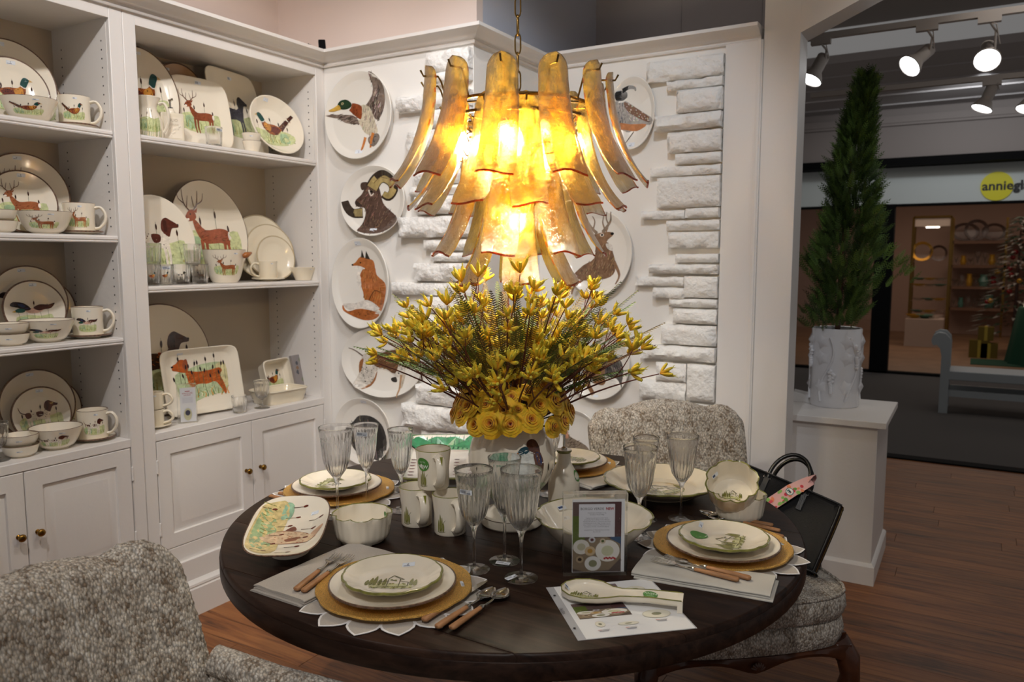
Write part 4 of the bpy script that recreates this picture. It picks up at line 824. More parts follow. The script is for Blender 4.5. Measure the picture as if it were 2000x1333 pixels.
# middle tier
shelfplate('large oval platter with a painted stag body, back of the middle tier', 406, 356, S2, -3.04, m_deer('9c5234'), 12, 2, st=None, asp=1.12, sc=.9, rim=.004)
shelfplate('oval plate with a brown and white spaniel, left end of the middle tier', 302, 385, S2, -2.96, m_dog('5e2e22', seed=4), 14, -6, st=(-.3, .6, .2), asp=1.15, sc=.85, rimm=CREAM)
for i, (px, ty, R) in enumerate(((526, 424, 0), (531, 441, 0), (535, 463, 0))):
    shelfplate(('largest plain cream plate, back of the nest of three on the middle tier', 'middle plain cream plate of the nest of three', 'smallest plain cream plate, front of the nest of three')[i], px, ty, S2, -3.03+i*.045, None, 13, -14, st=None, asp=1.08, mt=CREAM2, rimm=NESTRIM)
for i, (px, py) in enumerate(((297, 553), (322, 553), (355, 552), (391, 551))):
    lab = ('with a bird etching', 'with a quail etching and a white price tag', 'with a dog etching', 'with a stag etching')[i]
    o = crystal('tumbler', f'clear tumbler {lab}, front row, middle tier', onshelf(px, py-3, -2.79-.01*(i % 2), S2), sc=.98, st=(-.4, .07, .036) if i == 1 else None)
    paint('etched_animal', xf(m_pheasant()[30:] if i < 2 else (m_dog('2a2826', seed=2)[30:] if i == 2 else m_deer('3a322c')[24:]), .7, .7), lambda x, y, h: ((.0365+h)*cos(x*.9-.6), (.0365+h)*sin(x*.9-.6), .040+y*.036), o, mt=INKC)
for i, (px, py) in enumerate(((300, 552), (378, 551))):
    l = onshelf(px, py-3, -2.82, S2); crystal('tumbler', f'clear etched glass stacked above the {("left", "right")[i]} front glasses', (l[0], l[1], S2+.0845), sc=.98)
o = bowl('tall cream bowl painted with an antlered stag, middle tier', .092, .143, .054, onshelf(440, 551, -2.85, S2), -33, m_deer('a5603a'), (.5, .85, .22), span=.9, curve=.62)
part('bird_head_handle', G().lathe([(0, -.02), (.010, -.014), (.014, 0), (.011, .012), (.005, .03), (0, .034)], 14, M=TR((.06, .084, .120), (radians(70), 0, radians(-150)))), mat('orange_brown_glaze', 'a5622e', .25, coat=.4), o, None, 60)
l = onshelf(524, 547, -2.86, S2); saucer('plain cream saucer under the cream mug, middle tier', .075, l, mats=[CREAM2, CREAM2]); mug('plain cream mug with its handle to the left, middle tier', .042, .085, (l[0], l[1], l[2]+.0078), -35, -88, None, (.4, .75, .3), [CREAM2, CREAM2], span=.8)
bowl('plain cream tapered bowl at the right end of the middle tier', .062, .062, .038, onshelf(592, 545, -2.83, S2), -35, None, (.6, .75, .3), [CREAM2, CREAM2], curve=.95, span=.9)
# lowest tier
shelfplate('dark-rimmed round plate with a brown dog, behind the setter tray', 286, 595, CT, -3.07, m_dog('4a2c1e', spotty=False), 6, 0, st=None)
def m_setter():
    c = 'b3561c'; B = [(-.42, .42), (-.1, .35), (.3, .36), (.62, .42), (.72, .3), (.62, .12), (.7, -.1), (.78, -.5), (.72, -.62), (.6, -.35), (.45, -.1), (.2, -.15), (-.1, -.12), (-.3, -.22), (-.38, -.1), (-.42, .15)]
    o = [('f', 'bccaa0', [(-.78, .3), (-.3, .5), (.1, .62), (.75, .62), (.85, .2), (.8, -.5), (.2, -.6), (-.6, -.85), (-.75, -.4)]), ('f', 'd8cf9c', [(.5, .5), (.85, .55), (.85, -.3), (.6, -.2)])]+grass(-.75, .85, -.62, 26, .35, ('8f9a5a', 'd89a4a', '6f8f5a', 'e3dcc0'))
    o += [('f', c, B), ('h', 'd0702c', B, 60, .15, .1, .02), ('h', '8f3e12', B, 40, .12, .6, .018), ('f', c, [(-.36, .7), (-.44, .84), (-.6, .86), (-.7, .74), (-.82, .66), (-.84, .5), (-.7, .44), (-.56, .38), (-.38, .38)]), ('f', '8f4a2a', [(-.46, .82), (-.36, .86), (-.34, .55), (-.44, .45), (-.52, .6)]), ('e', '14100e', -.83, .62, .04, .035)]
    for i in range(17): o += cattail(-.72+i*.095, -.5+.45*((i*5) % 3)/2, .75+.35*((i*7) % 4)/3, .12*((i % 3)-1), '33201c')
    return o
def tray(label, cx, cy, hw, hh, X, lean, turn, motif, H=.03, sq=9, rimm=None, z=CT, st=None, name='tray'):
    A = at(cx, cy, 0, X); a = radians(lean); g, S = plate_geo(hw, H, hh/hw, 0, 0, .006, True, sq, 96)
    o = ware(name, g, [CREAM, rimm or CREAM], label, 'tray', (X, A.y, z+hh*cos(a)*1.0+.004), (pi/2-a, 0, pi/2+radians(turn)))
    paint('painted_scene', xf(motif, .80, .80), S, o, step=.25)
    if st: paint('price_sticker', sticker(*st), S, o, mt=INKC)
    return o
tray('large rectangular tray painted with an orange setter among cattails', 391, 742, .185, .145, -2.93, 12, -8, m_setter(), st=(-.45, .86, .14))
tray('deep rectangular dish painted with a pheasant, leaning behind the white basket', 530, 712, .10, .092, -2.955, 14, 8, m_pheasant(), .05, 8)
# acrylic sign on the counter
def acrylic(label, loc, rot, w, h, fill):
    o = ware('acrylic_sign', G().box(-w/2, w/2, -.012, .012, 0, h), ACRYL, label, 'sign', loc, rot); b = o.modifiers.new('b', 'BEVEL'); b.width = .0008
    part('paper_insert', G().box(-w/2+.02*w/.14, w/2-.005*w/.14, -.0002, .0002, .005, h-.016), PAPER, o)
    p = Print(); fill(p, w, h); p.build('printed_face', o, TR((0, -.0135, 0), (pi/2, 0, 0)) if False else TR((0, -.0006, 0), (pi/2, 0, 0)), label=None); return o
def f_small(p, w, h):
    p.rect(-.3*w, .36*w, .5*h, .86*h, 'e6e6ea'); p.rect(-.1*w, .16*w, .80*h, .82*h, 'b04a4a'); p.text('WILDLIFE', .03*w, .74*h, .13*w, 'b04a4a'); p.text('HUNT', .03*w, .69*h, .13*w, 'b04a4a')
    for i in range(7): p.rect(-.24*w, .3*w, (.645-.02*i)*h, (.649-.02*i)*h, 'a8a8b4')
    p.disc(.02*w, .22*h, .26*w, 'dfe0e6', .19*h); p.disc(.02*w, .22*h, .21*w, 'c9c4a0', .16*h); p.disc(.02*w, .26*h, .13*w, '4c4a5a', .07*h)
L = onshelf(367, 828, -2.80, CT); acrylic('small acrylic sign with red heading in front of the setter tray', L, (0, 0, pi/2-.5), .075, .165, f_small)
for k in range(2):
    l = onshelf(303, 832, -2.84, CT); mug(f'plain cream mug, {("lower", "upper")[k]} of the stack beside the post on the lowest tier', .036, .066, (l[0], l[1], l[2]+.008+k*.070), -40, 80, None, (.1, .7, .4) if k else None, [CREAM2, CREAM2])
saucer('saucer under the stacked cream mugs beside the post', .062, onshelf(303, 832, -2.84, CT), mats=[CREAM2, CREAM2])
l = onshelf(468, 803, -2.79, CT); crystal('tumbler', 'clear cut-glass tumbler between the setter tray and the goblet', l, sc=.92)
l = onshelf(512, 794, -2.79, CT); crystal('goblet', 'clear cut-glass goblet in front of the white basket', l, sc=1.02)
# duck-head mugs' handles: spreader
# white woven ceramic basket
L = onshelf(545, 786, -2.85, CT); t = thing('basket', 'low white woven ceramic basket on the lowest tier', 'basket', L, (0, 0, -.06))
g = G(); n = 72
def ringr(hw, hh, z, wv=0, ph=0): return [(hw*(1/(abs(cos(a))**6+abs(sin(a))**6)**(1/6))*cos(a)*(1+wv*sin(24*a+ph)), hh*(1/(abs(cos(a))**6+abs(sin(a))**6)**(1/6))*sin(a)*(1+wv*sin(24*a+ph)), z) for a in [2*pi*i/n for i in range(n)]]
R = []
for k in range(11): R.append(ringr(.07+.0013*k, .105+.0018*k, .006*k, .02, pi*(k % 2)))
for k in range(10, 0, -1): R.append(ringr(.064+.0013*k, .099+.0018*k, .006*k))
g.loft(R, (True, True)); part('woven_body', g, CREAM2, t, None, 60)
part('rolled_rim', G().tube([(x, y, .062) for x, y, z in ringr(.083, .123, 0)], .0045, 8, closed=True), CREAM2, t, None, 60)
# book leaning at the right end
L = onshelf(600, 772, -2.87, CT); t = thing('book', 'grey illustrated book leaning at the right end of the lowest tier', 'book', (L[0], L[1], L[2]+.002), (0, radians(-12), radians(8)))
part('cover', G().box(-.008, .008, -.072, .072, 0, .205), mat('grey_book_cover', '8d8685', .4), t, None, 35, .001)
part('pages', G().box(-.0065, .0065, -.070, .0728, .002, .203), PAPER, t)
p = Print(); rr = random.Random(5)
for i in range(9):
    x, y = rr.uniform(-.055, .055), rr.uniform(.02, .18); c = rr.choice(['6a5a4c', '7a7f6a', '8a6a50', '4c5058']); p.poly([(x+rr.uniform(.5, 1)*.012*cos(a), y+rr.uniform(.5, 1)*.014*sin(a)) for a in [i*pi/4 for i in range(8)]], c)
bo = p.build('cover_print', t, Matrix(((0, 0, 1, .0083), (1, 0, 0, 0), (0, 1, 0, 0), (0, 0, 0, 1)))); bo['kind'] = 'stuff'
# small camera on the cornice
c0 = at(630, 100, 0, -2.70); L = (-2.70, c0.y, 2.4452); t = thing('security_camera', 'small black camera sitting on the cornice at the corner', 'camera', L, (0, .2, .5))
part('foot', G().lathe([(0, 0), (.016, 0), (.014, .008), (0, .012)], 16), WHITE, t, None, 50)
part('housing', G().box(-.016, .016, -.018, .018, .01, .052), BLACK, t, TR((0, 0, 0), (0, -.25, .3)), 35, .003); part('cable', G().tube([(-.01, -.01, .008), (-.03, -.05, .004), (-.04, -.10, .003)], .002, 6), BLACK, t)
# ================================================================== round table
TC = Vector((-1.079, 1.83)); TR_ = .771; TZ = .76
def twarp(v): return v
t = thing('round_table', 'large round table of dark espresso planks under the chandelier', 'table', (TC.x, TC.y, 0))
ys = [-TR_]+[q-TC.y for q in (1.17, 1.40, 1.63, 1.86, 2.09, 2.32, 2.48)]+[TR_]
for a, b in zip(ys, ys[1:]):
    a += .0008; b -= .0008; n = 14; R = TR_
    def arc(R, s): return [(s*sqrt(max(R*R-y*y, 1e-6)), y) for y in [a+(b-a)*i/n for i in range(n+1)]]
    o1 = arc(R, 1)+arc(R, -1)[::-1]; R = TR_-.006; o2 = arc(R, 1)+arc(R, -1)[::-1]
    g = G(); g.loft([[(x, y, .712) for x, y in o1], [(x, y, TZ-.008) for x, y in o1], [(x, y, TZ-.0025) for x, y in arc(TR_-.002, 1)+arc(TR_-.002, -1)[::-1]], [(x, y, TZ) for x, y in o2]], (True, True))
    part('plank', g, TABLEW, t, None, 50)
rim = G().lathe([(TR_-.03, .706), (TR_+.001, .706), (TR_+.0025, .710), (TR_+.0025, .742), (TR_+.001, .744), (TR_-.03, .744)], 128); part('edge_band', rim, TABLEW, t, None, 40)
part('apron', G().lathe([(.50, .64), (.55, .64), (.55, .706), (.50, .706), (.50, .64)], 64), TABLEW, t)
part('pedestal', G().lathe([(0, .05), (.30, .05), (.30, .09), (.20, .12), (.10, .16), (.085, .22), (.13, .32), (.15, .42), (.12, .50), (.08, .56), (.12, .60), (.24, .64), (.24, .706), (0, .706)], 40), TABLEW, t, None, 50)
for k in range(4):
    a = pi/4+k*pi/2; g = G().tube([(.1*cos(a), .1*sin(a), .14), (.28*cos(a), .28*sin(a), .12), (.45*cos(a), .45*sin(a), .05), (.52*cos(a), .52*sin(a), .028)], [.05, .048, .036, .028], 12); part('leg', g, TABLEW, t, None, 60)
Z0 = TZ+.0006

# ---- placemats with pointed linen petals
def placemat(label, x, y, rot, R=.198, n=15):
    t = thing('placemat', label, 'placemat', (x, y, Z0), (0, 0, rot), 'petal-edged placemats')
    part('centre_cloth', G().lathe([(0, 0), (R*.80, 0), (R*.80, .0012), (0, .0012)], 48), WLINEN, t)
    P = [(.033, .150*R/.198), (.035, .164*R/.198), (.032, .176*R/.198), (.022, .189*R/.198), (.010, .199*R/.198), (.0005, .206*R/.198)]
    poly = [(-w, r) for w, r in P]+[(w, r) for w, r in P[::-1]]
    inner = [(x_*.87, R*.76+(y_-R*.76)*.92) for x_, y_ in poly]
    gm = G().prism(poly, 0, .0010); gi = G().prism(inner, .0010, .0014)
    mo = gm.mesh('petal', mat('petal_border_white', 'eceaea', .85) if 'petal_border_white' not in MAT else MAT['petal_border_white'], 0); mi = gi.mesh('petal_inset', LINEN, 0)
    for k in range(n):
        p = link('petal', mo, t, TR((0, 0, .0012+.0006*(k % 2)), (0, 0, 2*pi*k/n))); link('linen_inset', mi, p)
    return t
def charger(label, x, y, rot, R=.167):
    g, S = plate_geo(R, .012, 1, 9, .014, .004); o = ware('charger_plate', g, [GOLDCH, GOLDCH], label, 'charger', (x, y, Z0+.003), (0, 0, rot), 'gold glass chargers')
    p = Print(); p.rect(-.006, .006, -.014, .014, 'e4e8ee'); [p.rect(-.004, .004, -.012+i*.002, -.011+i*.002, '3c4460') for i in range(7)]; a = .55-rot; p.build('price_sticker', o, TR((.148*cos(a), .148*sin(a), .0142), (0, 0, a+.2))); return o, S
def dinner(label, x, y, z, rot, R=.136):
    g, S = plate_geo(R, .020, 1, 0, 0, .004); return ware('dinner_plate', g, [CREAM, BROWNRIM], label, 'plate', (x, y, z), (0, 0, rot), 'plain dinner plates in the settings')
def green_sticker(o, S, x, y, r=.2, rot=0):
    p = Print(); p.disc(0, 0, r, '4f8a3c'); p.text('NEW', 0, -r*.55, r*.72, 'e8efe4', bold=r*.012); p.text('VIETRI', 0, r*.25, r*.34, 'c9dcc2')
    def wp(a, b, z): u = x+a*cos(rot)-b*sin(rot); v = y+a*sin(rot)+b*cos(rot); q = S(u, v, .0009+z*40); return q
    p.build('round_sticker', o, None, wp, label='round green sticker reading NEW')
def salad(label, x, y, z, rot, R=.108, motif=None, st=(.35, .62, .3), ns=None):
    g, S = plate_geo(R, .020, 1, 12, .018, .005); o = ware('salad_plate', g, [CREAM, GREENRIM], label, 'plate', (x, y, z), (0, 0, rot), 'green-rimmed salad plates')
    paint('painted_villa', xf(motif or m_house(), .78, .78, 0, -.12), S, o, step=.3)
    if st: paint('price_sticker', sticker(*st), S, o, mt=INKC)
    if ns: green_sticker(o, S, *ns)
    return o
WHO = {'A': 'nearest setting', 'B': 'right-hand setting', 'C': 'left-hand setting behind the ramekin', 'D': 'far setting beside the oil bottle'}
SET = {'A': (-1.043, 1.266, -1.035, 1.250, -1.040, 1.256, -.03), 'B': (-.502, 1.868, -.493, 1.845, -.493, 1.850, 1.35), 'C': (-1.639, 1.735, -1.644, 1.729, -1.651, 1.730, -1.75), 'D': (-1.170, 2.350, -1.165, 2.345, -1.160, 2.340, 3.0)}
for k, (x, y, a, b, c, d, ro) in SET.items():
    placemat(f'white petal-edged linen placemat under the {WHO[k]}', x, y, ro+.12)
    charger(f'gold glitter glass charger in the {WHO[k]}', x, y, ro*2)
    dinner(f'plain cream dinner plate in the {WHO[k]}', a, b, Z0+.0115, ro)
    salad(f'green-rimmed salad plate with painted villa, {WHO[k]}', c, d, Z0+.0245, {'A': .52, 'B': pi/2+.1, 'C': -pi/2+.3, 'D': pi+.1}[k], st=(.22, .66, .26) if k == 'A' else ((.55, .62, .2) if k == 'B' else None), ns=(.05, .56, .2, 1.3) if k == 'B' else None)

# ---- napkins
def napkin(label, x, y, rot, w, l, n=3, seed=0, mt=None):
    t = thing('napkin', label, 'napkin', (x, y, Z0), (0, 0, rot), 'folded linen napkins')
    for i in range(n):
        g = G(); nx, ny = 14, 22; z = i*.0050; vs = []; sh = (i-1.5)*.0022*(-1)**i
        for s in (0, 1):
            for j in range(ny+1):
                for q in range(nx+1):
                    u, v = q/nx-.5, j/ny-.5; e = max(0, (abs(u)-.42)/.08)**2; wv = noise.noise(Vector((u*4+seed, v*4, i*.15)))*.0016
                    vs.append((u*w+sh+noise.noise(Vector((v*6, seed, i)))*.002, v*l+sh*1.5, max(0, z+wv*(1 if i else .3)+(.0046 if s else 0)*(1-.55*e))))
        m = (nx+1)*(ny+1); fs = []
        for s in (0, 1):
            for j in range(ny):
                for q in range(nx): a = s*m+j*(nx+1)+q; f = (a, a+1, a+nx+2, a+nx+1); fs.append(f if s else f[::-1])
        b = [q for q in range(nx+1)]+[j*(nx+1)+nx for j in range(1, ny+1)]+[ny*(nx+1)+q for q in range(nx-1, -1, -1)]+[j*(nx+1) for j in range(ny-1, 0, -1)]
        for q in range(len(b)): c, d = b[q], b[(q+1) % len(b)]; fs.append((c, d, m+d, m+c))
        g.add(vs, fs); part('fold', g, mt or LINEN, t, None, 60)
    return t
napkin('folded grey linen napkin with two forks on it, left of the nearest plates', -1.232, 1.262, -.02, .155, .30, seed=1)
napkin('folded pale linen napkin under forks, in front of the right-hand plates', -.487, 1.672, radians(96), .118, .30, 3, 5, mat('pale_linen', 'c6c2ba', .9, bump=(1300, .0006, .6, 1)))
napkin('white linen napkin beneath the far setting, beside the large platter', -1.005, 2.275, -.35, .11, .20, 2, 9, WLINEN)

# ---- cutlery along +y, handle at the origin end
def cut_geo(kind):
    h = G().tube([(0, 0, .006), (0, .004, .006), (0, .05, .0062), (0, .098, .006), (0, .102, .006)], [.005, .0085, .0078, .0058, .0052], 10, flat=.62, up=(0, 0, 1))
    m = G().tube([(0, .101, .006), (0, .106, .006), (0, .112, .006), (0, .118, .0055)], [.0058, .0062, .0045, .003], 10, flat=.8, up=(0, 0, 1))
    if kind == 'fork':
        m.tube([(0, .116, .0055), (0, .135, .0045), (0, .150, .006)], [.003, .0028, .0045], 8, flat=.5, up=(0, 0, 1))
        pr = [(.148, .0045, .006), (.155, .0105, .0075), (.165, .0115, .0070)]
        m.loft([[(-w, y, z), (w, y, z), (w, y, z+.0016), (-w, y, z+.0016)] for y, w, z in pr])
        for i in range(4): x = -.0095+i*.00633; m.loft([[(x-w, y, z), (x+w, y, z), (x+w, y, z+.0015), (x-w, y, z+.0015)] for y, w, z in ((.164, .0018, .0070), (.182, .0015, .0052), (.200, .0012, .0070), (.206, .0005, .0082))])
    elif kind == 'spoon':
        m.tube([(0, .116, .0055), (0, .135, .0045), (0, .150, .0055)], [.003, .0026, .0035], 8, flat=.6, up=(0, 0, 1))
        R = []
        for i in range(9):
            u = i/8; y = .149+u*.056; w = .0195*sin(pi*min(max(u*.93+.05, 0), 1))**.6; z = .0058-.0035*sin(pi*u); R.append([(w*cos(t), y, z+w*.0+(.30*w*(1-sin(t)) if 0 else -.28*w*abs(sin(t)))*(1)+.0034) for t in [pi*q/8 for q in range(9)]]+[(w*.93*cos(t), y, z-.26*w*abs(sin(t))+.0046) for t in [pi*q/8 for q in range(8, -1, -1)]])
        m.loft(R)
    else:
        m.loft([[(-w, y, .0045), (w2, y, .0045), (w2, y, .0062), (-w, y, .0058)] for y, w, w2 in ((.116, .0035, .0035), (.13, .0065, .006), (.17, .0075, .007), (.205, .0065, .006), (.222, .001, .004))])
    return h, m
CUT = {}
def cutlery(kind, label, p0, p1, z, group=None, dz=0):
    if kind not in CUT: h, m = cut_geo(kind); CUT[kind] = (h.mesh('handle', LWOOD, 60), m.mesh('metal_head', STEEL, 50))
    a = tp(*p0, z); b = tp(*p1, z); d = b-a; t = thing(kind, label, kind, (a.x, a.y, z-.0015+dz), (0, 0, atan2(d.y, d.x)-pi/2), group); link('wooden_handle', CUT[kind][0], t); link('metal_head', CUT[kind][1], t); return t
ZN = Z0+.0165
cutlery('fork', 'left fork with olive-wood handle on the nearest napkin', (578, 1156), (675, 1075), ZN, 'forks on napkins')
cutlery('fork', 'right fork with olive-wood handle on the nearest napkin', (592, 1159), (701, 1078), ZN, 'forks on napkins')
cutlery('knife', 'knife with wooden handle along the right of the nearest charger', (827, 1218), (950, 1140), Z0+.006, dz=.002)
cutlery('spoon', 'larger spoon with wooden handle, right of the nearest setting', (853, 1230), (968, 1152), Z0+.006)
cutlery('spoon', 'smaller spoon with wooden handle, outermost right of the nearest setting', (881, 1232), (977, 1165), Z0+.006)
cutlery('fork', 'front fork on the pale napkin of the right-hand setting', (1443, 1137), (1263, 1093), ZN, 'forks on napkins')
cutlery('fork', 'rear fork on the pale napkin of the right-hand setting', (1466, 1134), (1277, 1086), ZN, 'forks on napkins')
cutlery('knife', 'knife behind the right-hand plates, wooden handle nearest them', (1530, 1053), (1392, 1015), Z0+.002, 'wooden-handled cutlery behind right-hand plates')
cutlery('spoon', 'middle spoon behind the right-hand plates', (1524, 1041), (1382, 1008), Z0+.002, 'wooden-handled cutlery behind right-hand plates')
cutlery('spoon', 'farthest spoon behind the right-hand plates, below the tilted ramekin', (1510, 1030), (1368, 1003), Z0+.002, 'wooden-handled cutlery behind right-hand plates')
cutlery('spoon', 'spoon lying below the left-hand charger, handle towards the bookcase', (527, 972), (633, 996), Z0+.002)
cutlery('knife', 'knife lying below the left-hand charger beside a spoon', (545, 966), (690, 998), Z0+.002)
cutlery('fork', 'fork on the far napkin between the oil bottle and platter', (1262, 905), (1168, 926), Z0+.0085, 'forks on napkins')

# ---- glasses on the table
for kind, lab, x, y, sc, st in (('wine', 'crystal wine glass beside the fish dish, far left of the table', -1.497, 1.574, 1.03, None), ('flute', 'crystal champagne flute standing behind the ramekin', -1.50, 1.700, 1.0, (-1.2, .215, .033)), ('flute', 'crystal glass right of the flute, in front of the black dog plate', -1.375, 1.705, 1.0, None),
                              ('wine', 'crystal wine glass in front of the mugs, label on its bowl', -.962, 1.455, .97, (-1.5, .20, .0405)), ('flute', 'tall crystal flute in front of the vase, label on its foot', -.928, 1.535, 1.07, ('foot', -1.2, .2)), ('wine', 'crystal wine glass nearest the camera, label on its foot', -.844, 1.468, 1.02, ('foot', -2.4, 1.3)),
                              ('wine', 'crystal wine glass behind the acrylic sign', -.713, 1.852, .96, None), ('flute', 'crystal flute half hidden behind the wine glass near the sign', -.748, 1.985, .98, None), ('wine', 'crystal wine glass standing before the large platter, right', -.665, 2.045, .95, None)):
    crystal(kind, lab, (x, y, Z0), sc=sc, st=st)
crystal('flute', 'crystal flute hidden behind the vase, its bowl just showing', (-1.085, 2.06, Z0), sc=1.12)

# ---- ramekins
def ramekin(label, loc, rot, R=.074, st=True, motif=False):
    g, S = bowl_geo(R, .070, R*.80, .004, 1, 96, flute=24, lobes=8, amp=.07, curve=.32)
    o = ware('ramekin', g, [CREAM, GREENRIM], label, 'ramekin', loc, rot, 'scalloped ramekins'); return o, S
o, S = ramekin('fluted cream ramekin with scalloped rim and green round sticker inside', (-1.312, 1.468, Z0+.004), (0, 0, .3))
for k in range(4): part('foot', G().lathe([(0, -.0045), (.005, -.0045), (.006, 0), (0, .001)], 10, M=TR((.048*cos(pi/4+k*pi/2), .048*sin(pi/4+k*pi/2), 0))), CREAM, o)
p = Print(); p.disc(0, 0, .014, '4f8a3c'); p.text('NEW', 0, -.004, .010, 'e8efe4'); a = .75
p.build('round_sticker', o, TR((.0635*cos(a), .0635*sin(a), .047), (radians(98), 0, a-pi/2)))
o, S = ramekin('lower ramekin of the stacked pair beside the handbag', (-.528, 2.135, Z0), (0, 0, 0), .070)
R_ = .070
o, S = ramekin('upper ramekin tilted towards the camera, painted villa inside', (-.545, 2.122, Z0+.062), (radians(38), 0, radians(12)), .070)
paint('painted_villa', xf(m_house(), .040, .040), lambda x, y, h: (x, y-.004, .0095+h), o, step=.05)
p = Print(); p.rect(-.011, .011, -.006, .006, 'dfe7f2'); p.rect(-.009, .0, -.003, .004, '3a4a70'); p.build('price_sticker', o, TR((-.047, .028, .050), (radians(70), 0, radians(55))))

# ---- mugs in a little pyramid
for lab, x, y, z, tr in (('lower left cream mug of the pyramid, painted sprig', -1.272, 1.642, 0, -48), ('lower right cream mug of the pyramid, painted sprig', -1.156, 1.634, 0, -46), ('top cream mug of the pyramid with a green NEW sticker', -1.222, 1.652, .1075, -50)):
    o = mug(lab, .0425, .104, (x, y, Z0+z), tr, 12, m_sprig() and xf(m_sprig(), .50, .80, -.76, -.25), None, [CREAM, GREENRIM], 'stacked cream mugs', 1.12, 1.0, .95, .0085, green=True)
    if z:
        RM = lambda v: .0425*(.985+.135*max(0, (v-.052)/.052)); SS = lambda u, v, h: ((RM(v)+h)*cos(u), (RM(v)+h)*sin(u), v); green_sticker(o, lambda a, b, h: SS(-.74+a, .070+b*.0432, h), 0, 0, .42)
        p = Print(); p.rect(-.006, .006, -.005, .005, 'cdd6e6'); p.disc(0, 0, .0022, '6a7aa0'); p.build('price_sticker', o, TR((.0, .0385, .094), (pi/2, 0, 0)))

# ---- fish dish on a foot
L = (-1.415, 1.318, Z0+.022); t = thing('fish_dish', 'oblong footed dish painted with a fish and cattails, left of the nearest napkin', 'dish', L, (radians(13), 0, radians(34))); t.scale = (.92, .96, .96)
def rr_(a, b, z, p=3.2, n=64): return [(a*(1/(abs(cos(t_))**p+abs(sin(t_))**p)**(1/p))*cos(t_), b*(1/(abs(cos(t_))**p+abs(sin(t_))**p)**(1/p))*sin(t_), z) for t_ in [2*pi*i/n for i in range(n)]]
g = G().loft([rr_(.052, .062, -.022, 2), rr_(.052, .062, -.012, 2), rr_(.040, .048, .010, 2), rr_(.065, .085, .026), rr_(.101, .138, .052), rr_(.103, .140, .055), rr_(.100, .137, .056), rr_(.061, .083, .034), rr_(.041, .055, .033)], (True, True), [0, 0, 0, 0, 1, 1, 0, 0, 0, 0])
TL = [(0, .033), (.40, .033), (.60, .034), (1, .0565)]
def SF(x, y, h): q = (abs(x)**3.2+abs(y)**3.2)**(1/3.2); return (x*.1015, y*.1385, interp(TL, q)+h)
part('body', g, [CREAM, BROWNRIM], t, None, 30)
def m_fish():
    o = [('f', 'd9c48a', [(-.2, .86), (-.75, .8), (-.93, .5), (-.95, -.5), (-.75, -.82), (-.2, -.86), (-.15, 0)]), ('f', 'a3b98a', [(-.85, .6), (-.5, .5), (-.3, -.3), (-.6, -.7), (-.9, -.4)]), ('f', '9dc0a0', [(-.3, .85), (-.05, .8), (-.1, .4), (-.35, .45)])]+[('l', '8a8a4a', .03, [(-.9+.02*i, .8-.11*i), (-.4, .75-.11*i)]) for i in range(15)]
    B = [(-.7, -.25), (-.3, -.02), (.2, -.02), (.55, -.1), (.8, -.28), (.6, -.38), (.2, -.42), (-.3, -.42)]
    o += [('f', 'ddbf9c', B), ('h', 'a3512c', B, 50, .06, .1, .02), ('l', '7a3420', .02, B[:5]), ('l', '7a3420', .02, B[4:]+B[:1]), ('f', '7a4a3a', [(-.1, .0), (.1, .16), (.2, .02)]), ('f', '8a5a44', [(.0, -.28), (.35, -.2), (.36, -.3), (.05, -.36)]), ('f', 'caa080', [(.62, -.1), (.9, .05), (.92, -.05), (.75, -.3)]), ('e', '3a1f16', .66, -.2, .025, .025)]
    for i in range(12): x, y = (-.6+.14*i) % 1.5-.7, ((i*37) % 17)/10-.85; o += [('l', '5a3a2a', .016, [(x-.3, y), (x, y+.02)]), ('e', '6b2f20', x+.03, y+.03, .07, .025, .2)]
    return o
paint('painted_fish', xf(m_fish(), .96, .96), SF, t, step=.2); paint('price_sticker', sticker(.55, .55, .2, 0), SF, t, mt=INKC)

# ---- serving platter, big bowl, oil bottle
g, S = plate_geo(.178, .040, 1, 12, .02, .007); o = ware('serving_platter', g, [CREAM2, GREENRIM], 'very large scalloped cream platter with painted villa, in front of the chair', 'platter', (-.793, 2.245, Z0+.002), (0, 0, 1.0)); paint('painted_villa', xf(m_house(), .72, .72), S, o, step=.25)
part('foot_ring', G().lathe([(.07, -.002), (.10, -.002), (.11, .012), (.07, .012), (.07, -.002)], 48), CREAM2, o)
g, S = bowl_geo(.146, .085, .062, .005, 1, 120, lobes=10, amp=.03, curve=.72)
o = ware('serving_bowl', g, [CREAM, GREENRIM], 'wide cream serving bowl with olive rim behind the acrylic sign', 'bowl', (-.782, 1.722, Z0), (0, 0, .2)); p = Print(); p.rect(-.014, .014, -.006, .006, 'dfe7f2'); p.rect(-.012, .004, -.002, .004, '3a4a70'); p.build('price_sticker', o, TR((-.100, .066, .0712), (radians(35), 0, radians(60))))
L = (-.978, 1.945, Z0); o = ware('oil_bottle', G().lathe([(0, .003), (.040, .003), (.042, 0), (.045, .004), (.045, .085), (.040, .105), (.026, .128), (.0195, .142), (.0185, .168), (.022, .172), (.0215, .177), (.012, .177), (0, .176)], 44, None, [0]*8+[1, 1, 0, 0]), [CREAM, GREENRIM], 'cream oil bottle with steel pourer and painted sprig', 'bottle', L, (0, 0, radians(-50)))
part('pourer', G().lathe([(0, .172), (.009, .176), (.009, .182), (.004, .186), (.0038, .232), (0, .233)], 16), STEEL, o, None, 50)
TB = [(0, .045), (.085, .045), (.105, .040), (.128, .026)]; SB_ = lambda x, y, h: ((interp(TB, .01+(y+1)*.045)+h)*cos(x), (interp(TB, .01+(y+1)*.045)+h)*sin(x), .01+(y+1)*.045)
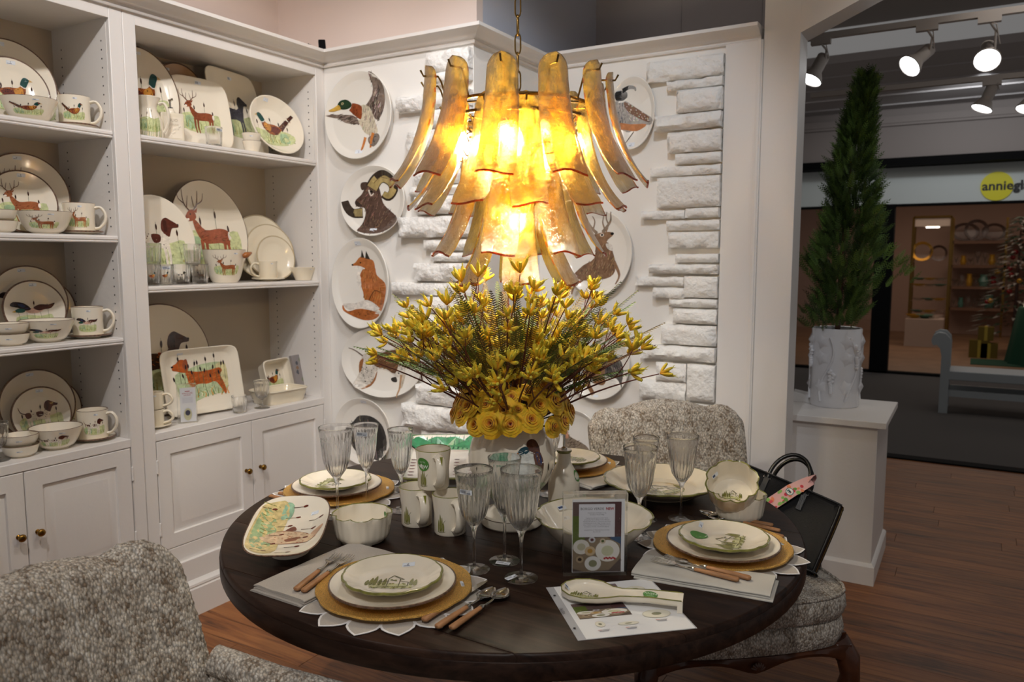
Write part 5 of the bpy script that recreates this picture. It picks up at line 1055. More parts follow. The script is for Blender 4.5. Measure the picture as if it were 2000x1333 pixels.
paint('painted_sprig', xf(m_sprig(), .55, .9, .62, -.1), SB_, o); green_sticker(o, lambda a, b, h: ((interp(TB, .105+b*.02)+h)*cos(1.0+a*.5), (interp(TB, .105+b*.02)+h)*sin(1.0+a*.5), .105+b*.02), 0, 0, .8)

# ---- long tray and menu sheet left of the vase
a = tp(745, 965, .80); b = tp(818, 868, .80); d = b-a; ang = atan2(d.y, d.x)-pi/2+.1; m = (a+b)/2
g, S = plate_geo(.135, .034, min(1.6, d.length/.27), 0, 0, .006, True, 9, 96); T0 = (m.x+cos(ang)*.137, m.y+sin(ang)*.137, Z0+.040)
o = ware('rectangular_tray', g, [PLATEW, GREENRIM], 'long rectangular tray painted with green reeds, left of the vase', 'tray', T0, (radians(5), 0, ang))
sh = [('p', '3f8a60', [(-.97, .62), (-.97, .97), (.97, .97), (.97, .62)]), ('f', '7fb58a', [(.1, .65), (.6, .6), (.9, .64), (.9, .85), (.2, .85)])]+[('l', '2f6a4a', .05, [(-.9+i*.12, .64), (-.86+i*.12, .96)]) for i in range(16)]+[('l', 'd9a0a0', .02, [(-.9, .56), (.9, .56)])]
for i in range(5):
    for j in range(8): sh.append(('e', '7a4a4a', -.75+i*.35, -.75+j*.13, .07, .016))
for i in range(4): sh += [('e', '5a2f22', .3+.18*i, .78+.05*(i % 2), .03, .07, .6)]
paint('painted_reeds', sh, S, o, step=.3)

# ---- spoon rest
def spoonrest():
    t = thing('spoon_rest', 'cream spoon rest with painted villa lying on the printed sheet', 'spoon rest', (0, 0, 0)); g = G(); R = []
    P = [(-.130, .0), (-.124, .022), (-.105, .042), (-.075, .050), (-.045, .044), (-.020, .028), (.0, .020), (.06, .019), (.115, .021), (.128, .021)]
    n = 16
    for x, w in P:
        bowlz = .022 if x < -.02 else .020+.006*min(1, (x+.02)/.08); dp = .015 if x < -.03 else .004; w = max(w, .002); zb = max(.0, bowlz-.020) if x < -.01 else bowlz-.018
        R.append([(x, w*cos(q), bowlz-(bowlz-zb)*sin(q)**.6 if 0 else bowlz-(bowlz-zb)*(sin(q)**.5 if sin(q) > 0 else 0)) for q in [pi*i/n for i in range(n+1)]]+[(x, -w*.92*cos(q), bowlz+.0006-dp*(sin(q)**.6 if sin(q) > 0 else 0)) for q in [pi*i/n for i in range(n+1)]])
    g.loft(R); g.box(.119, .130, -.0215, .0215, .0, .0258); part('body', g, CREAM, t, None, 50)
    pts = [(x, w) for x, w in P]; e = [(x, w, .0225 if x < -.02 else .0206+.006*min(1, (x+.02)/.08)) for x, w in pts]
    part('green_edge', G().tube([(x, -w, z) for x, w, z in e[::-1]]+[(x, w, z) for x, w, z in e], .0013, 6), GREENRIM, t)
    paint('painted_villa', xf(m_house(), .046, .040), lambda x, y, h: (x-.078, y, .0078+h), t, step=.04)
    p = Print(); p.disc(0, 0, .0155, '4f8a3c'); p.text('NEW', 0, -.009, .012, 'e8efe4'); p.text('VIETRI', 0, .004, .0055, 'c9dcc2'); p.build('round_sticker', t, TR((.062, .0, .0245), (0, -.06, pi)))
    p = Print(); p.rect(-.008, .008, -.005, .005, 'dfe7f2'); p.rect(-.006, .002, -.002, .003, '3a4a70'); p.build('price_sticker', t, TR((-.118, .006, .018), (0, .9, 0)))
    return t
t = spoonrest(); a = tp(1120, 1168); b = tp(1308, 1190); t.location = ((a.x+b.x)/2, (a.y+b.y)/2, Z0+.0016); t.rotation_euler = (0, 0, atan2(b.y-a.y, b.x-a.x)); t.scale = (.98,)*3

# ---- printed sheet
BL, BR_, TRr, TLl = tp(1147, 1252), tp(1366, 1229), tp(1266, 1131), tp(1087, 1148)
o = Vector(((BL.x+TRr.x)/2, (BL.y+TRr.y)/2, Z0)); ang = atan2(BR_.y-BL.y, BR_.x-BL.x); t = thing('printed_sheet', 'printed product sheet in a clear punched sleeve under the spoon rest', 'sheet', o, (0, 0, ang)); hw, hh = (BR_-BL).length/2, (TLl-BL).length/2
part('sleeve', G().box(-hw-.014, hw, -hh, hh, 0, .0005), mat('clear_sleeve', 'b5b5b8', .15), t); part('paper', G().box(-hw+.003, hw-.003, -hh+.002, hh-.002, .0005, .0009), PAPER, t)
p = Print(); W2, H2 = hw-.006, hh-.006
def feast(p, x0, y0, x1, y1):
    X = lambda u: x0+(x1-x0)*u; Y = lambda v: y0+(y1-y0)*v; rr = random.Random(9); w = x1-x0; h = y1-y0
    p.rect(x0, x1, y0, y1, '5a4c46'); p.rect(x0, x1, Y(.6), y1, '66524e'); p.rect(x0, X(.25), Y(.25), Y(.8), '5c6a2c'); p.rect(X(.72), x1, Y(.3), y1, '5a3c3c'); p.rect(X(.78), x1, Y(.26), Y(.5), '3f5878')
    for i in range(60): u, v = rr.random(), rr.uniform(.05, 1); p.disc(X(u), Y(v), w*.012, rr.choice(['4c5a2a', '6e5a50', '7a6a5c', '3c3430', '8a7a6a']) if v > .55 or u < .15 else '6a5a4c', n=7)
    P = [(.0, .05), (.25, 0), (.75, .02), (1, .2), (.98, .4), (.7, .5), (.35, .48), (0, .35)]; p.poly([(X(a), Y(b)) for a, b in P], '8a7862')
    for u, v, r, c, c2 in ((.18, .36, .17, 'd8d4cc', 'b8b49a'), (.72, .30, .25, 'e6e2da', 'c9c9a8'), (.42, .12, .17, 'e4e2de', '8a8a6a'), (.36, .30, .11, 'c9b08c', 'b88a3c'), (.15, .18, .08, 'b09a7c', '3a2a20'), (.62, .44, .06, 'c9b8a0', '4a5a2a'), (.4, .46, .07, 'c9c9cc', '5a2a30')): p.disc(X(u), Y(v), r*w, c, r*h*.62); p.disc(X(u), Y(v), r*w*.5, c2, r*h*.3)
    for i in range(7): p.disc(X(.66+.035*i), Y(.19+.01*(i % 2)), w*.022, 'b3242c', n=10)
p.rect(-W2*.35, W2*.25, H2*.35, H2*.95, '7a6a6e'); feast(p, -W2*.92, -H2*.35, W2*.1, H2*.25)
for x, y, r, ry, c in ((.55*W2, .62*H2, .022, .015, 'e3dfcf'), (.55*W2, -.42*H2, .030, .018, 'e3dfcf'), (-.1*W2, -.66*H2, .022, .007, 'e6e2d2'), (-.62*W2, -.60*H2, .010, .012, 'e6e2d2')): p.disc(x, y, r, 'cfcabb', ry); p.disc(x, y, r*.93, c, ry*.93); p.disc(x, y, r*.35, '8a8a70', ry*.35)
for x, y in ((.55, .40), (.55, .02), (.55, -.68), (-.1, -.84), (-.62, -.84)):
    p.rect(x*W2-.012, x*W2-.004, y*H2+.003, y*H2+.0045, 'c05050'); p.rect(x*W2-.003, x*W2+.012, y*H2+.003, y*H2+.0045, '9a9aa2')
    for i in range(9): p.rect(x*W2-.010+i*.0022, x*W2-.0088+i*.0022, y*H2-.003, y*H2+.001, '6a6a78')
p.text('VIETRI', -hw-.007, 0, .010, '3a3a40', rot=pi/2); p.disc(-hw-.007, -hh*.62, .0028, '1a1a1c'); p.disc(-hw-.007, hh*.62, .0028, '1a1a1c')
p.build('printing', t, TR((0, 0, .00095)))
# ---- acrylic sign on the table
def f_big(p, w, h):
    x0, x1, y0, y1 = -.5*w+.022, .5*w-.013, .006, h-.022; feast(p, x0, y0, x1, y1)
    a, b, c, d = x0+.014, x1-.015, y0+.082, y1-.005; p.rect(a, b, c, d, 'dedee4'); m = (a+b)/2; p.text('BORGO VERDE', m-.011, d-.0135, .0079, '35353c'); p.text('NEW', m+.0295, d-.0135, .0079, 'a8242c', bold=.0003)
    L = ['Pronunciation: BOR-goh ver-day', 'Translation: Green Village', '', 'Capture the quiet poetry of the Tuscan', 'countryside with the Borgo Verde collection.', 'Handpainted vignettes in a soft green hue depict', 'a charming hills-nestled village amongst cypress', 'trees. Timeless and pastoral. Many pieces honor', 'an embrace of rustic, understated elegance.', '', 'HANDPAINTED ON TERRA BIANCA IN TUSCANY', 'Dishwasher safe']
    for i, s in enumerate(L):
        if s: p.text(s, m, d-.0215-i*.0040, .0032 if i not in (10, 11) else .0026, '55555e')
a, b = tp(1100, 1126), tp(1222, 1124); acrylic('clear acrylic stand holding the BORGO VERDE card, right of centre', ((a.x+b.x)/2-.004, (a.y+b.y)/2+.008, Z0), (0, 0, atan2(b.y-a.y, b.x-a.x)), (b-a).length+.003, .192, f_big)
# ================================================================== chandelier
CH = Vector((-1.069, 1.838)); t = thing('chandelier', 'amber glass petal chandelier in four tiers, hung on a gold chain above the table', 'chandelier', (CH.x, CH.y, 3.6))
fa = atan2(-CH.y, -CH.x)       # towards the room
def petal(L, flare, w0, w1, seed):
    g = G(); nu, nv = 12, 22; th = .0042; A = []; B = []
    for j in range(nv+1):
        v = (j/nv)**1.35; w = (w0+(w1-w0)*v); top = v*L
        if top < w: w *= sqrt(max(0, 1-((w-top)/w)**2))*.98+.02
        arch = .50*(1-v**2.2)+.12; y0 = flare*(v**2.6)+.006*sin(v*pi)
        for i in range(nu+1):
            u = i/nu*2-1; a = u*arch*1.5; x = w*(sin(a)/max(sin(arch*1.5), .2)); yy = y0-w*(1-cos(a))*(.95/max(sin(arch*1.5), .3))*.9
            nz = noise.noise(Vector((u*2, v*6, seed)))*.0022; z = -v*L+(.005*sin(u*2.2+seed)-.003*u*u if j > nv-2 else 0)*(1 if j == nv else .5)
            A.append((x, yy+nz+th/2, z)); B.append((x, yy+nz-th/2, z))
    n = nu+1; m = len(A); fs = []; ms = []
    for j in range(nv):
        for i in range(nu):
            a = j*n+i; fs.append((a, a+n, a+n+1, a+1)); fs.append((m+a, m+a+1, m+a+n+1, m+a+n)); ms += [1 if j == nv-1 and 0 else 0]*2
    b = [i for i in range(n)]+[j*n+nu for j in range(1, nv+1)]+[nv*n+i for i in range(nu-1, -1, -1)]+[j*n for j in range(nv-1, 0, -1)]
    for k in range(len(b)):
        c, d = b[k], b[(k+1) % len(b)]; fs.append((c, d, m+d, m+c)); ms.append(1 if (c >= nv*n and d >= nv*n) else (1 if k % 3 == 0 else 0))
    g.add(A+B, fs, ms); g.tube([A[nv*n+i] for i in range(n)], .0026, 6, 1); return g.mesh('glass_petal', [AMBER, AMBERR], 60)
TIERS = [(1.962, .248, .285, .095, .036, .049, 12, -9, 0), (1.885, .190, .275, .098, .034, .047, 12, 6, 1), (1.765, .150, .275, .082, .035, .047, 8, -12, 2), (1.680, .088, .270, .072, .036, .048, 6, 3, 3)]
armg = G(); 
for ti, (z, r, L, fl_, w0, w1, n, a0, sd) in enumerate(TIERS):
    mes = [petal(L, fl_, w0, w1, sd*3+q) for q in range(2)]
    for k in range(n):
        a = fa+radians(a0)+2*pi*k/n; M = TR((r*cos(a), r*sin(a), z-3.6+random.uniform(-.003, .003)), (radians(random.uniform(-1.5, 1.5)), 0, a-pi/2)); p = link('glass_petal', mes[k % 2], t, M)
        c, s = cos(a), sin(a); rr = r+.0; zz = z-3.6
        P = [(rr-.055, zz-.085), (rr-.038, zz-.034), (rr-.030, zz-.022), (rr+.008, zz-.024), (rr+.016, zz-.010)]
        part('arm', G().tube([(x*c, x*s, q) for x, q in P], .0026, 6), GOLDM, t)
def torus(R, z, r, ht=1): return G().tube([(R*cos(q), R*sin(q), z) for q in [2*pi*i/64 for i in range(64)]], r, 8, closed=True)
for R, z in ((.190, 1.876), (.186, 1.842), (.136, 1.80), (.095, 1.68), (.034, 1.60)): part('ring', torus(R, z-3.6, .0048), GOLDM, t)
g = G()
for k in range(6):
    a = k*pi/3; g.tube([(0, 0, 1.90-3.6), (.188*cos(a), .188*sin(a), 1.872-3.6)], .003, 6)
    g.tube([(.186*cos(a), .186*sin(a), 1.842-3.6), (.136*cos(a), .136*sin(a), 1.80-3.6), (.095*cos(a), .095*sin(a), 1.68-3.6), (.034*cos(a), .034*sin(a), 1.60-3.6)], .003, 6)
part('frame', g, GOLDM, t); part('stem', G().tube([(0, 0, 1.925-3.6), (0, 0, 1.60-3.6)], .006, 10), GOLDM, t)
part('ceiling_rose', G().lathe([(0, -.05), (.02, -.05), (.06, -.02), (.065, -.002), (0, -.002)], 24), GOLDM, t)
BULB = mat('warm_bulb', 'fff0d0', .4, emit=((1, .88, .66), 420))
bulbs = [(.150, radians(-4+72*k), 1.775) for k in range(5)]+[(.02, radians(-20), 1.585)]
for R, a, z in bulbs:
    a += fa; x, y = R*cos(a), R*sin(a); s = part('socket', G().tube([(x*.2, y*.2, z+.06-3.6), (x, y, z+.055-3.6), (x, y, z+.022-3.6)], [.003, .009, .011], 10), GOLDM, t)
    part('bulb', G().lathe([(0, -.030), (.009, -.028), (.0165, -.014), (.0175, 0), (.012, .016), (.009, .026), (0, .027)], 16, M=TR((x, y, z-3.6))), BULB, t, None, 60)
lk = G().tube([(.0075*cos(q), 0, .0165*sin(q)+(.010 if sin(q) > 0 else -.010)) for q in [2*pi*i/20 for i in range(20)]], .0022, 6, closed=True).mesh('chain_link', GOLDM, 60)
z = 1.945; k = 0
while z < 3.55: link('chain_link', lk, t, TR((0, 0, z-3.6), (0, 0, pi/2*(k % 2)+.3))); z += .0475; k += 1

# ================================================================== vase and flowers
VX, VY = -1.052, 1.778; vf = atan2(-VY, -VX)
VP = [(0, .004), (.078, .004), (.081, 0), (.084, .004), (.084, .026), (.080, .032), (.060, .038), (.048, .050), (.050, .064), (.070, .086), (.098, .118), (.116, .158), (.1185, .190), (.108, .230), (.090, .262), (.080, .282), (.083, .292), (.078, .293), (.074, .282), (.083, .26), (.10, .2), (.10, .15), (0, .09)]
o = ware('vase', G().lathe(VP, 64), CREAM, 'large footed cream vase painted with a green-headed duck, holding the flowers', 'vase', (VX, VY, Z0), (0, 0, vf)); TV = [(z, r) for r, z in VP[6:16]]
part('brown_edge', G().tube([(.0842*cos(q), .0842*sin(q), .0262) for q in [2*pi*i/64 for i in range(64)]], .0009, 5, closed=True), BROWNRIM, o)
SV = lambda x, y, h: ((interp(TV, .06+(y+1)*.115)+h)*cos(x), (interp(TV, .06+(y+1)*.115)+h)*sin(x), .06+(y+1)*.115)
d = [('f', 'b9c4a4', [(-1.4, -.55), (-.6, -.4), (0, -.5), (.6, -.35), (1.2, -.5), (1.2, -.95), (-1.4, -.95)]), ('f', 'e3e5df', [(.0, .3), (.1, .42), (.35, .45), (.62, .3), (.7, 0), (.5, -.3), (.15, -.3), (-.02, 0)])]
d += [('f', '5a3a30', [(.38, .58), (.5, .66), (.68, .62), (.72, .4), (.66, .3), (.5, .36), (.40, .42)]), ('f', '6b4638', [(.52, .4), (.7, .4), (.78, .1), (.74, -.3), (.66, -.42), (.6, -.2), (.55, .0)]), ('f', '2a3a6a', [(.58, .36), (.70, .34), (.72, .1), (.62, .12)]), ('f', '1f4a58', [(.14, .40), (.22, .50), (.38, .52), (.4, .40), (.2, .34)]), ('p', 'c9803a', [(.15, .42), (.02, .32), (.16, .36)])]
for i in range(6): d.append(('l', '4a2e24', .02, [(.60+.03*i, .1), (.58+.035*i, -.2), (.52+.045*i, -.42)]))
for x, y, h in ((-.95, -.7, .8), (-.75, -.7, .55), (-.2, -.8, .9), (.15, -.75, .5), (.9, -.7, .8), (1.1, -.7, .6)): d += cattail(x, y, h, .06)
d += grass(-1.3, 1.2, -.9, 30, .45, ('7aa07a', '5c8a64', 'a0b48a'))+[('f', '6a9a78', [(-.5, .28), (-.3, .36), (-.1, .30), (-.12, .12), (-.3, .06), (-.48, .12)])]+[('l', '3f7a58', .03, [(-.46+.07*i, .30), (-.44+.07*i, .1)]) for i in range(6)]
paint('painted_duck', d, SV, o, step=.2); paint('price_sticker', sticker(-.05, .78, .26), SV, o, mt=INKC)

def bloom(seed):
    rr = random.Random(seed); g = G(); g.c = []; k = 0
    for ring, (n, R, h, op) in enumerate(((3, .25, .9, .15), (4, .42, .88, .3), (5, .62, .80, .55), (6, .82, .70, .9), (7, .98, .56, 1.15))):
        for i in range(n):
            a0 = 2*pi*(i+rr.uniform(-.15, .15))/n+ring*.7; span = 2*pi/n*.78; sc = rr.uniform(.92, 1.1); b = len(g.v)
            for v in range(7):
                for u in range(9):
                    uu = (u/8*2-1); q = v/6; rad = (R*sc*(q**.7)*(1+op*.18*q**3))*(1+.08*noise.noise(Vector((uu*2, q*3, seed+k)))); z = h*sin(q*pi*.5)**.9*(1-.12*uu*uu*q)-op*.22*q**4+.05*abs(uu)*q
                    a = a0+uu*span*(.35+.65*sin(pi*min(q*.9+.1, 1)*.62)); g.v.append((rad*cos(a), rad*sin(a), z-.3))
                    c = Vector(hx('ffc01c')).lerp(Vector(hx('cc6604')), max(0, min(1, (.55-ring*.11)+(.62-q)*.9))); g.c.append(tuple(c*rr.uniform(.9, 1.06)))  # orange heart; petal bases also darkened to paint shade in the gaps
            for v in range(6):
                for u in range(8): a = b+v*9+u; g.f.append((a, a+1, a+10, a+9)); g.m.append(0)
            k += 1
    return g.mesh('bloom', ROSEM, 180)
def where(x, y):
    v = Vector((x-VX, y-VY, 0)); s = v.dot(_r); f = -v.dot(Vector((-sin(YAW), cos(YAW), 0)))
    a = 'far left' if s < -.11 else 'left' if s < -.035 else 'centre' if s < .035 else 'right' if s < .11 else 'far right'
    return a+(' front' if f > .03 else ' back' if f < -.03 else ' middle')
BL_ = [bloom(i) for i in range(3)]
STK = G().tube([(0, 0, -.4), (0, 0, -1.4), (0, 0, -2.6)], [.10, .06, .05], 6).mesh('stem', LEAFD, 60)
lf = G().add([(0, 0, 0), (.22, .1, .03), (.2, .5, -.05), (0, .95, -.15), (-.2, .5, -.05), (-.22, .1, .03), (0, .45, .06)], [(0, 1, 6), (1, 2, 6), (2, 3, 6), (3, 4, 6), (4, 5, 6), (5, 0, 6)]).mesh('leaf', LEAFD, 180)
rs = random.Random(11); n = 0; ZR = Z0+.29
for ring, (cnt, rad, zz, tilt, s) in enumerate(((19, .150, .022, 1.35, .0285), (19, .138, .060, 1.12, .0265), (16, .112, .096, .8, .025))):
    for k in range(cnt):
        a = vf+2*pi*(k+.5*ring)/cnt+rs.uniform(-.06, .06); x, y = VX+rad*cos(a)*rs.uniform(.94, 1.05), VY+rad*sin(a)*rs.uniform(.94, 1.05); tl = tilt+rs.uniform(-.28, .28); sz = s*rs.uniform(.80, 1.14)
        t = thing('rose', 'open yellow rose, %s row, %s of the ring round the vase mouth' % (('lowest', 'middle', 'top')[ring], where(x, y)), 'rose', (x, y, ZR+zz-.008+rs.uniform(-.012, .012)), (0, tl, a), 'yellow roses round the vase mouth'); t.scale = (sz,)*3
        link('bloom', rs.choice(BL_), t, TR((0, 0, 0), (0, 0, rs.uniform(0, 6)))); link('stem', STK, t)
        if k % 2 == 0: link('leaf', lf, t, TR((0, 0, -.45), (radians(-50), 0, rs.uniform(-.6, .6)+pi*(k % 4 == 0)), .9))
# stems of yellow kangaroo paw
def budcluster(seed):
    rr = random.Random(seed); g = G(); g.c = []
    for i in range(6):
        a = 2*pi*i/6+rr.uniform(-.3, .3); e = rr.uniform(.25, 1.15); L = rr.uniform(.016, .027); d = Vector((cos(a)*sin(e), sin(a)*sin(e), cos(e))); b = Vector((0, 0, 1))*.003; p = [b, b+d*L*.45, b+d*L*.8+Vector((0, 0, .002)), b+d*L+Vector((0, 0, .004))]; n0 = len(g.v)
        g.tube(p, [.0018, .0034, .0036, .0026], 6)
        for q in range(len(g.v)-n0): w = q/(len(g.v)-n0); c = Vector(hx('b85a14')).lerp(Vector(hx('e6c22c')), min(1, w*2.2)) if w < .45 else Vector(hx('e6c22c')).lerp(Vector(hx('bdb63c')), (w-.45)*1.8); g.c.append(tuple(c*rr.uniform(.85, 1.1)))
        if i % 2 == 0:
            n0 = len(g.v)
            for s in (-1, 1): g.tube([p[3], p[3]+d*.005+Vector((s*.004, s*.003, .003))], [.0012, .0003], 4)
            g.c += [hx('c2b83a')]*(len(g.v)-n0)
    return g.mesh('bud_cluster', YELB, 60)
BC = [budcluster(i) for i in range(5)]
OR = Vector((VX, VY, ZR-.05)); rp = random.Random(23); gold = pi*(3-sqrt(5))
def curve(p0, d, L, bend, n=9, sag=0):
    P = [p0.copy()]; q = p0.copy(); dd = d.copy()
    for i in range(n): dd = (dd+bend/n).normalized(); q = q+dd*L/n; P.append(q.copy())
    return P
NS = 66
for k in range(NS):
    el = math.asin(min(.995, .36+.63*((k+.5)/NS)**.8)); az = k*gold+.4; d = Vector((cos(az)*cos(el), sin(az)*cos(el), sin(el))); R = rp.uniform(.335, .40)*(1+.13*(sin(el)-.4))
    if k % 4 == 3: R *= .78
    st = Vector((VX, VY, ZR-.03))+Vector((cos(az), sin(az), 0))*.03; P = curve(st, (d+Vector((0, 0, .35))).normalized(), R, Vector((d.x, d.y, -.25))*.55+Vector((rp.uniform(-.2, .2), rp.uniform(-.2, .2), 0)), 9)
    g = G().tube([p-st for p in P], [.0034-.002*i/9 for i in range(10)], 6); cl = [(P[-1], (P[-1]-P[-2]).normalized())]
    for b in range(rp.choice((3, 3, 4, 5))):
        i = rp.randint(3, 8); bd = ((P[i]-P[i-1]).normalized()+Vector((rp.uniform(-1, 1), rp.uniform(-1, 1), rp.uniform(-.1, .8)))*.75).normalized(); Q = curve(P[i], bd, rp.uniform(.04, .10), Vector((0, 0, .5)), 4); g.tube([p-st for p in Q], [.0017, .0015, .0013, .0012, .0011], 5); cl.append((Q[-1], (Q[-1]-Q[-2]).normalized()))
    o = ware('kangaroo_paw_stem', g, STEMM, 'dark red stem with yellow tubular buds, %s of the bouquet, %s' % (where(P[-1].x*.5+VX*.5, P[-1].y*.5+VY*.5), 'low' if P[-1].z < 1.30 else 'mid-height' if P[-1].z < 1.40 else 'tall'), 'flower', st, (0, 0, 0), 'kangaroo paw stems in the vase', 60)
    for p, dr in cl:
        q = dr.to_track_quat('Z', 'Y').to_euler(); link('bud_cluster', rp.choice(BC), o, TR(p-st, q, rp.uniform(1.05, 1.45)))
# feathery fronds
def frond(seed, L, col, bend):
    rr = random.Random(seed); g = G(); g.c = []; n = int(L/.0085); P = curve(Vector((0, 0, 0)), Vector((0, 0, 1)), L, Vector((bend, 0, 0)), n); g.tube(P, [.0014-.001*i/n for i in range(n+1)], 5); g.c += [tuple(v*.8 for v in hx('5a3a28'))]*len(g.v)
    for i in range(int(n*.32), n):
        u = (i/n-.32)/.68; l = .034*sin(pi*min(1, .12+u*.86))**.8; tdir = (P[i+1]-P[i]).normalized() if i+1 < len(P) else Vector((0, 0, 1))
        for s in (-1, 1):
            side = Vector((0, s, 0)); d = (side*.8+tdir*.75+Vector((.25, 0, 0))).normalized(); a = P[i]; b = a+d*l*.5+tdir*.001; c = a+d*l+Vector((.002, 0, 0)); w = tdir*.0021; m = len(g.v)
            g.add([a-w, a+w, b+w, b-w, c], [(0, 1, 2, 3), (3, 2, 4)]); q = rr.uniform(.7, 1.2); g.c += [tuple(v*q for v in hx(col))]*5
    return g.mesh('frond', LEAFM, 180)
FR = [frond(1, .44, '5c6e34', .35), frond(2, .40, '4a6f2c', .5), frond(3, .46, '7f7044', .3), frond(4, .36, '3f6a2a', .55), frond(5, .42, '745838', .4)]
NF = 120
for k in range(NF):
    low = k < 64; el = rp.uniform(.42, .85) if low else rp.uniform(.75, 1.35); az = k*gold*1.0+rp.uniform(-.2, .2); st = Vector((VX, VY, ZR+.02))+Vector((cos(az), sin(az), 0))*.04
    o = link('grevillea_frond', FR[(k*3) % 5 if not low else rp.choice((0, 1, 2, 3, 4))]); o.location = st; o.rotation_euler = (0, pi/2-el-.22, az); s = rp.uniform(.84, 1.06) if low else rp.uniform(.72, .9); o.scale = (s, s, s)
    tag(o, 'feathery comb-leaved %s frond, %s of the bouquet' % (('low', 'upright')[not low], where(VX+cos(az)*.14*cos(el)*1.3, VY+sin(az)*.14*cos(el)*1.3)), 'foliage', 'feathery fronds in the vase')

# ================================================================== armchairs
def rrect(hw0, hw1, y0, y1, z, bow=.03, n=64, p=5, grow=0):
    out = []
    for i in range(n):
        a = 2*pi*i/n; c, s = cos(a), sin(a); q = 1/(abs(c)**p+abs(s)**p)**(1/p); u, v = q*c, q*s; f = (1-v)/2; hw = hw1+(hw0-hw1)*f+grow; yc, hy = (y0+y1)/2, (y1-y0)/2+grow
        y = yc+v*hy; y -= bow*(1-u*u)*f*f; out.append((u*hw, y, z))
    return out
def armchair(label, loc, rot, dense=False, seed=0):
    t = thing('armchair', label, 'armchair', loc, (0, 0, rot), None)
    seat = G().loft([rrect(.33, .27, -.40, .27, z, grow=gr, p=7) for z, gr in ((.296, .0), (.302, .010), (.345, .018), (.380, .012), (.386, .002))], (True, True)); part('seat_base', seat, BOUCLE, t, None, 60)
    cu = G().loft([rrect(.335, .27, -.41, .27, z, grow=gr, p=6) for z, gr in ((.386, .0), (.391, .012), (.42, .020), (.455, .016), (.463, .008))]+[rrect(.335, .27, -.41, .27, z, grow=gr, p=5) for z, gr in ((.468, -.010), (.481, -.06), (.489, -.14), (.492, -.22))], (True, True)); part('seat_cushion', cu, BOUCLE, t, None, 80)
    part('welt', G().tube(rrect(.335, .27, -.41, .27, .465, grow=.013, p=6), .005, 6, closed=True), BOUCLE, t, None, 80)
    # back
    n, nl = (360, 130) if dense else (96, 36); R = []
    def ztop(u): u = abs(u); return .925-.035*min(1, u/.62)**2+.012*math.exp(-((u-.80)/.14)**2)-(.02 if u > .93 else 0)
    for j in range(nl+1):
        v = j/nl; ring = []; YC = []; v2 = v; hw = .265+.048*sin(v2*pi*.55); th = .055-.012*v2; k_ = max(0, (v2-.90)/.10); th *= sqrt(max(0, 1-k_*k_))*.95+.05; hw -= .030*k_**2.5
        for i in range(n):
            a = 2*pi*i/n; c, s = cos(a), sin(a); p = 4; q = 1/(abs(c)**p+abs(s)**p)**(1/p); u, w = q*c, q*s; x = u*hw; z = .40+v2*(ztop(u)-.40); yb = .255+.155*v2**1.15; y = yb+w*th-.05*(abs(u)**2.6); YC.append(yb-.05*(abs(u)**2.6))
            ring.append((x, y, z))
        R.append(ring)
    R += [[(x, y0_+(y-y0_)*.45, z+.001) for (x, y, z), y0_ in zip(R[-1], YC)]]
    if dense:
        for j, ring in enumerate(R):
            for i, (x, y, z) in enumerate(ring):
                a = noise.noise(Vector((x*150, y*150, z*95)))+.6*noise.noise(Vector((x*60, y*60, z*40))); w = -1 if sin(2*pi*i/n) < 0 else 1; ring[i] = (x, y+w*a*.0028*min(1, abs(sin(2*pi*i/n))*4), z+a*.002)
    gb = G().loft(R, (True, False)); b0 = (len(R)-1)*n; gb.f += [(b0+i, b0+i+1, b0+(n-i-1) % n, b0+(n-i) % n) for i in range(1, n//2-1)]+[(b0, b0+1, b0+n-1)]; gb.m += [0]*(n//2-1)
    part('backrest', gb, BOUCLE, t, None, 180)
    # outer frame of the back
    for s in (-1, 1):
        part('back_leg', G().tube([(s*.235, .40, .003), (s*.245, .34, .12), (s*.25, .275, .30), (s*.25, .30, .42)], [.017, .020, .024, .02], 10), DWALNUT, t, None, 60)
        # arm: upholstered panel, padded rail, carved post with a scroll
        g = G().loft([[(s*(xx-.018), yy, zb), (s*(xx+.022), yy, zb), (s*(xx+.022), yy, zt), (s*(xx-.018), yy, zt)][::s] for xx, yy, zb, zt in ((.285, .24, .40, .66), (.292, .10, .42, .625), (.305, -.05, .43, .605), (.315, -.17, .44, .59))], (True, True)); part('arm_panel', g, BOUCLE, t, None, 30, .006)
        part('arm_pad', G().tube([(s*.285, .24, .665), (s*.295, .10, .632), (s*.308, -.05, .612), (s*.316, -.15, .604)], [.028, .032, .031, .022], 12), BOUCLE, t, None, 80)
        part('arm_post', G().tube([(s*.318, -.185, .385), (s*.322, -.215, .43), (s*.324, -.20, .49), (s*.322, -.165, .54), (s*.322, -.175, .585), (s*.324, -.215, .60), (s*.324, -.225, .575), (s*.324, -.205, .568)], [.019, .017, .015, .016, .019, .017, .012, .006], 10), DWALNUT, t, None, 60)
        part('front_leg', G().tube([(s*.30, -.375, .30), (s*.325, -.40, .25), (s*.330, -.405, .19), (s*.305, -.38, .10), (s*.295, -.375, .05), (s*.310, -.395, .018), (s*.318, -.405, .003)], [.036, .036, .030, .018, .015, .019, .013], 12), DWALNUT, t, None, 60)
    g = G(); R = []
    for i in range(25):
        u = i/24*2-1; y = -.41-.028*(1-u*u); zb = .272-.022*math.exp(-(u/.22)**2)-.04*abs(u)**6+.012*sin(abs(u)*pi*1.0); x = u*.325; R.append([(x, y+.03, zb+.006), (x, y-.004, zb), (x, y-.010, zb+.012), (x, y-.004, .300), (x, y+.03, .300)])
    g.loft(R, (True, True)); part('front_rail', g, DWALNUT, t, None, 50)
    sh = G()
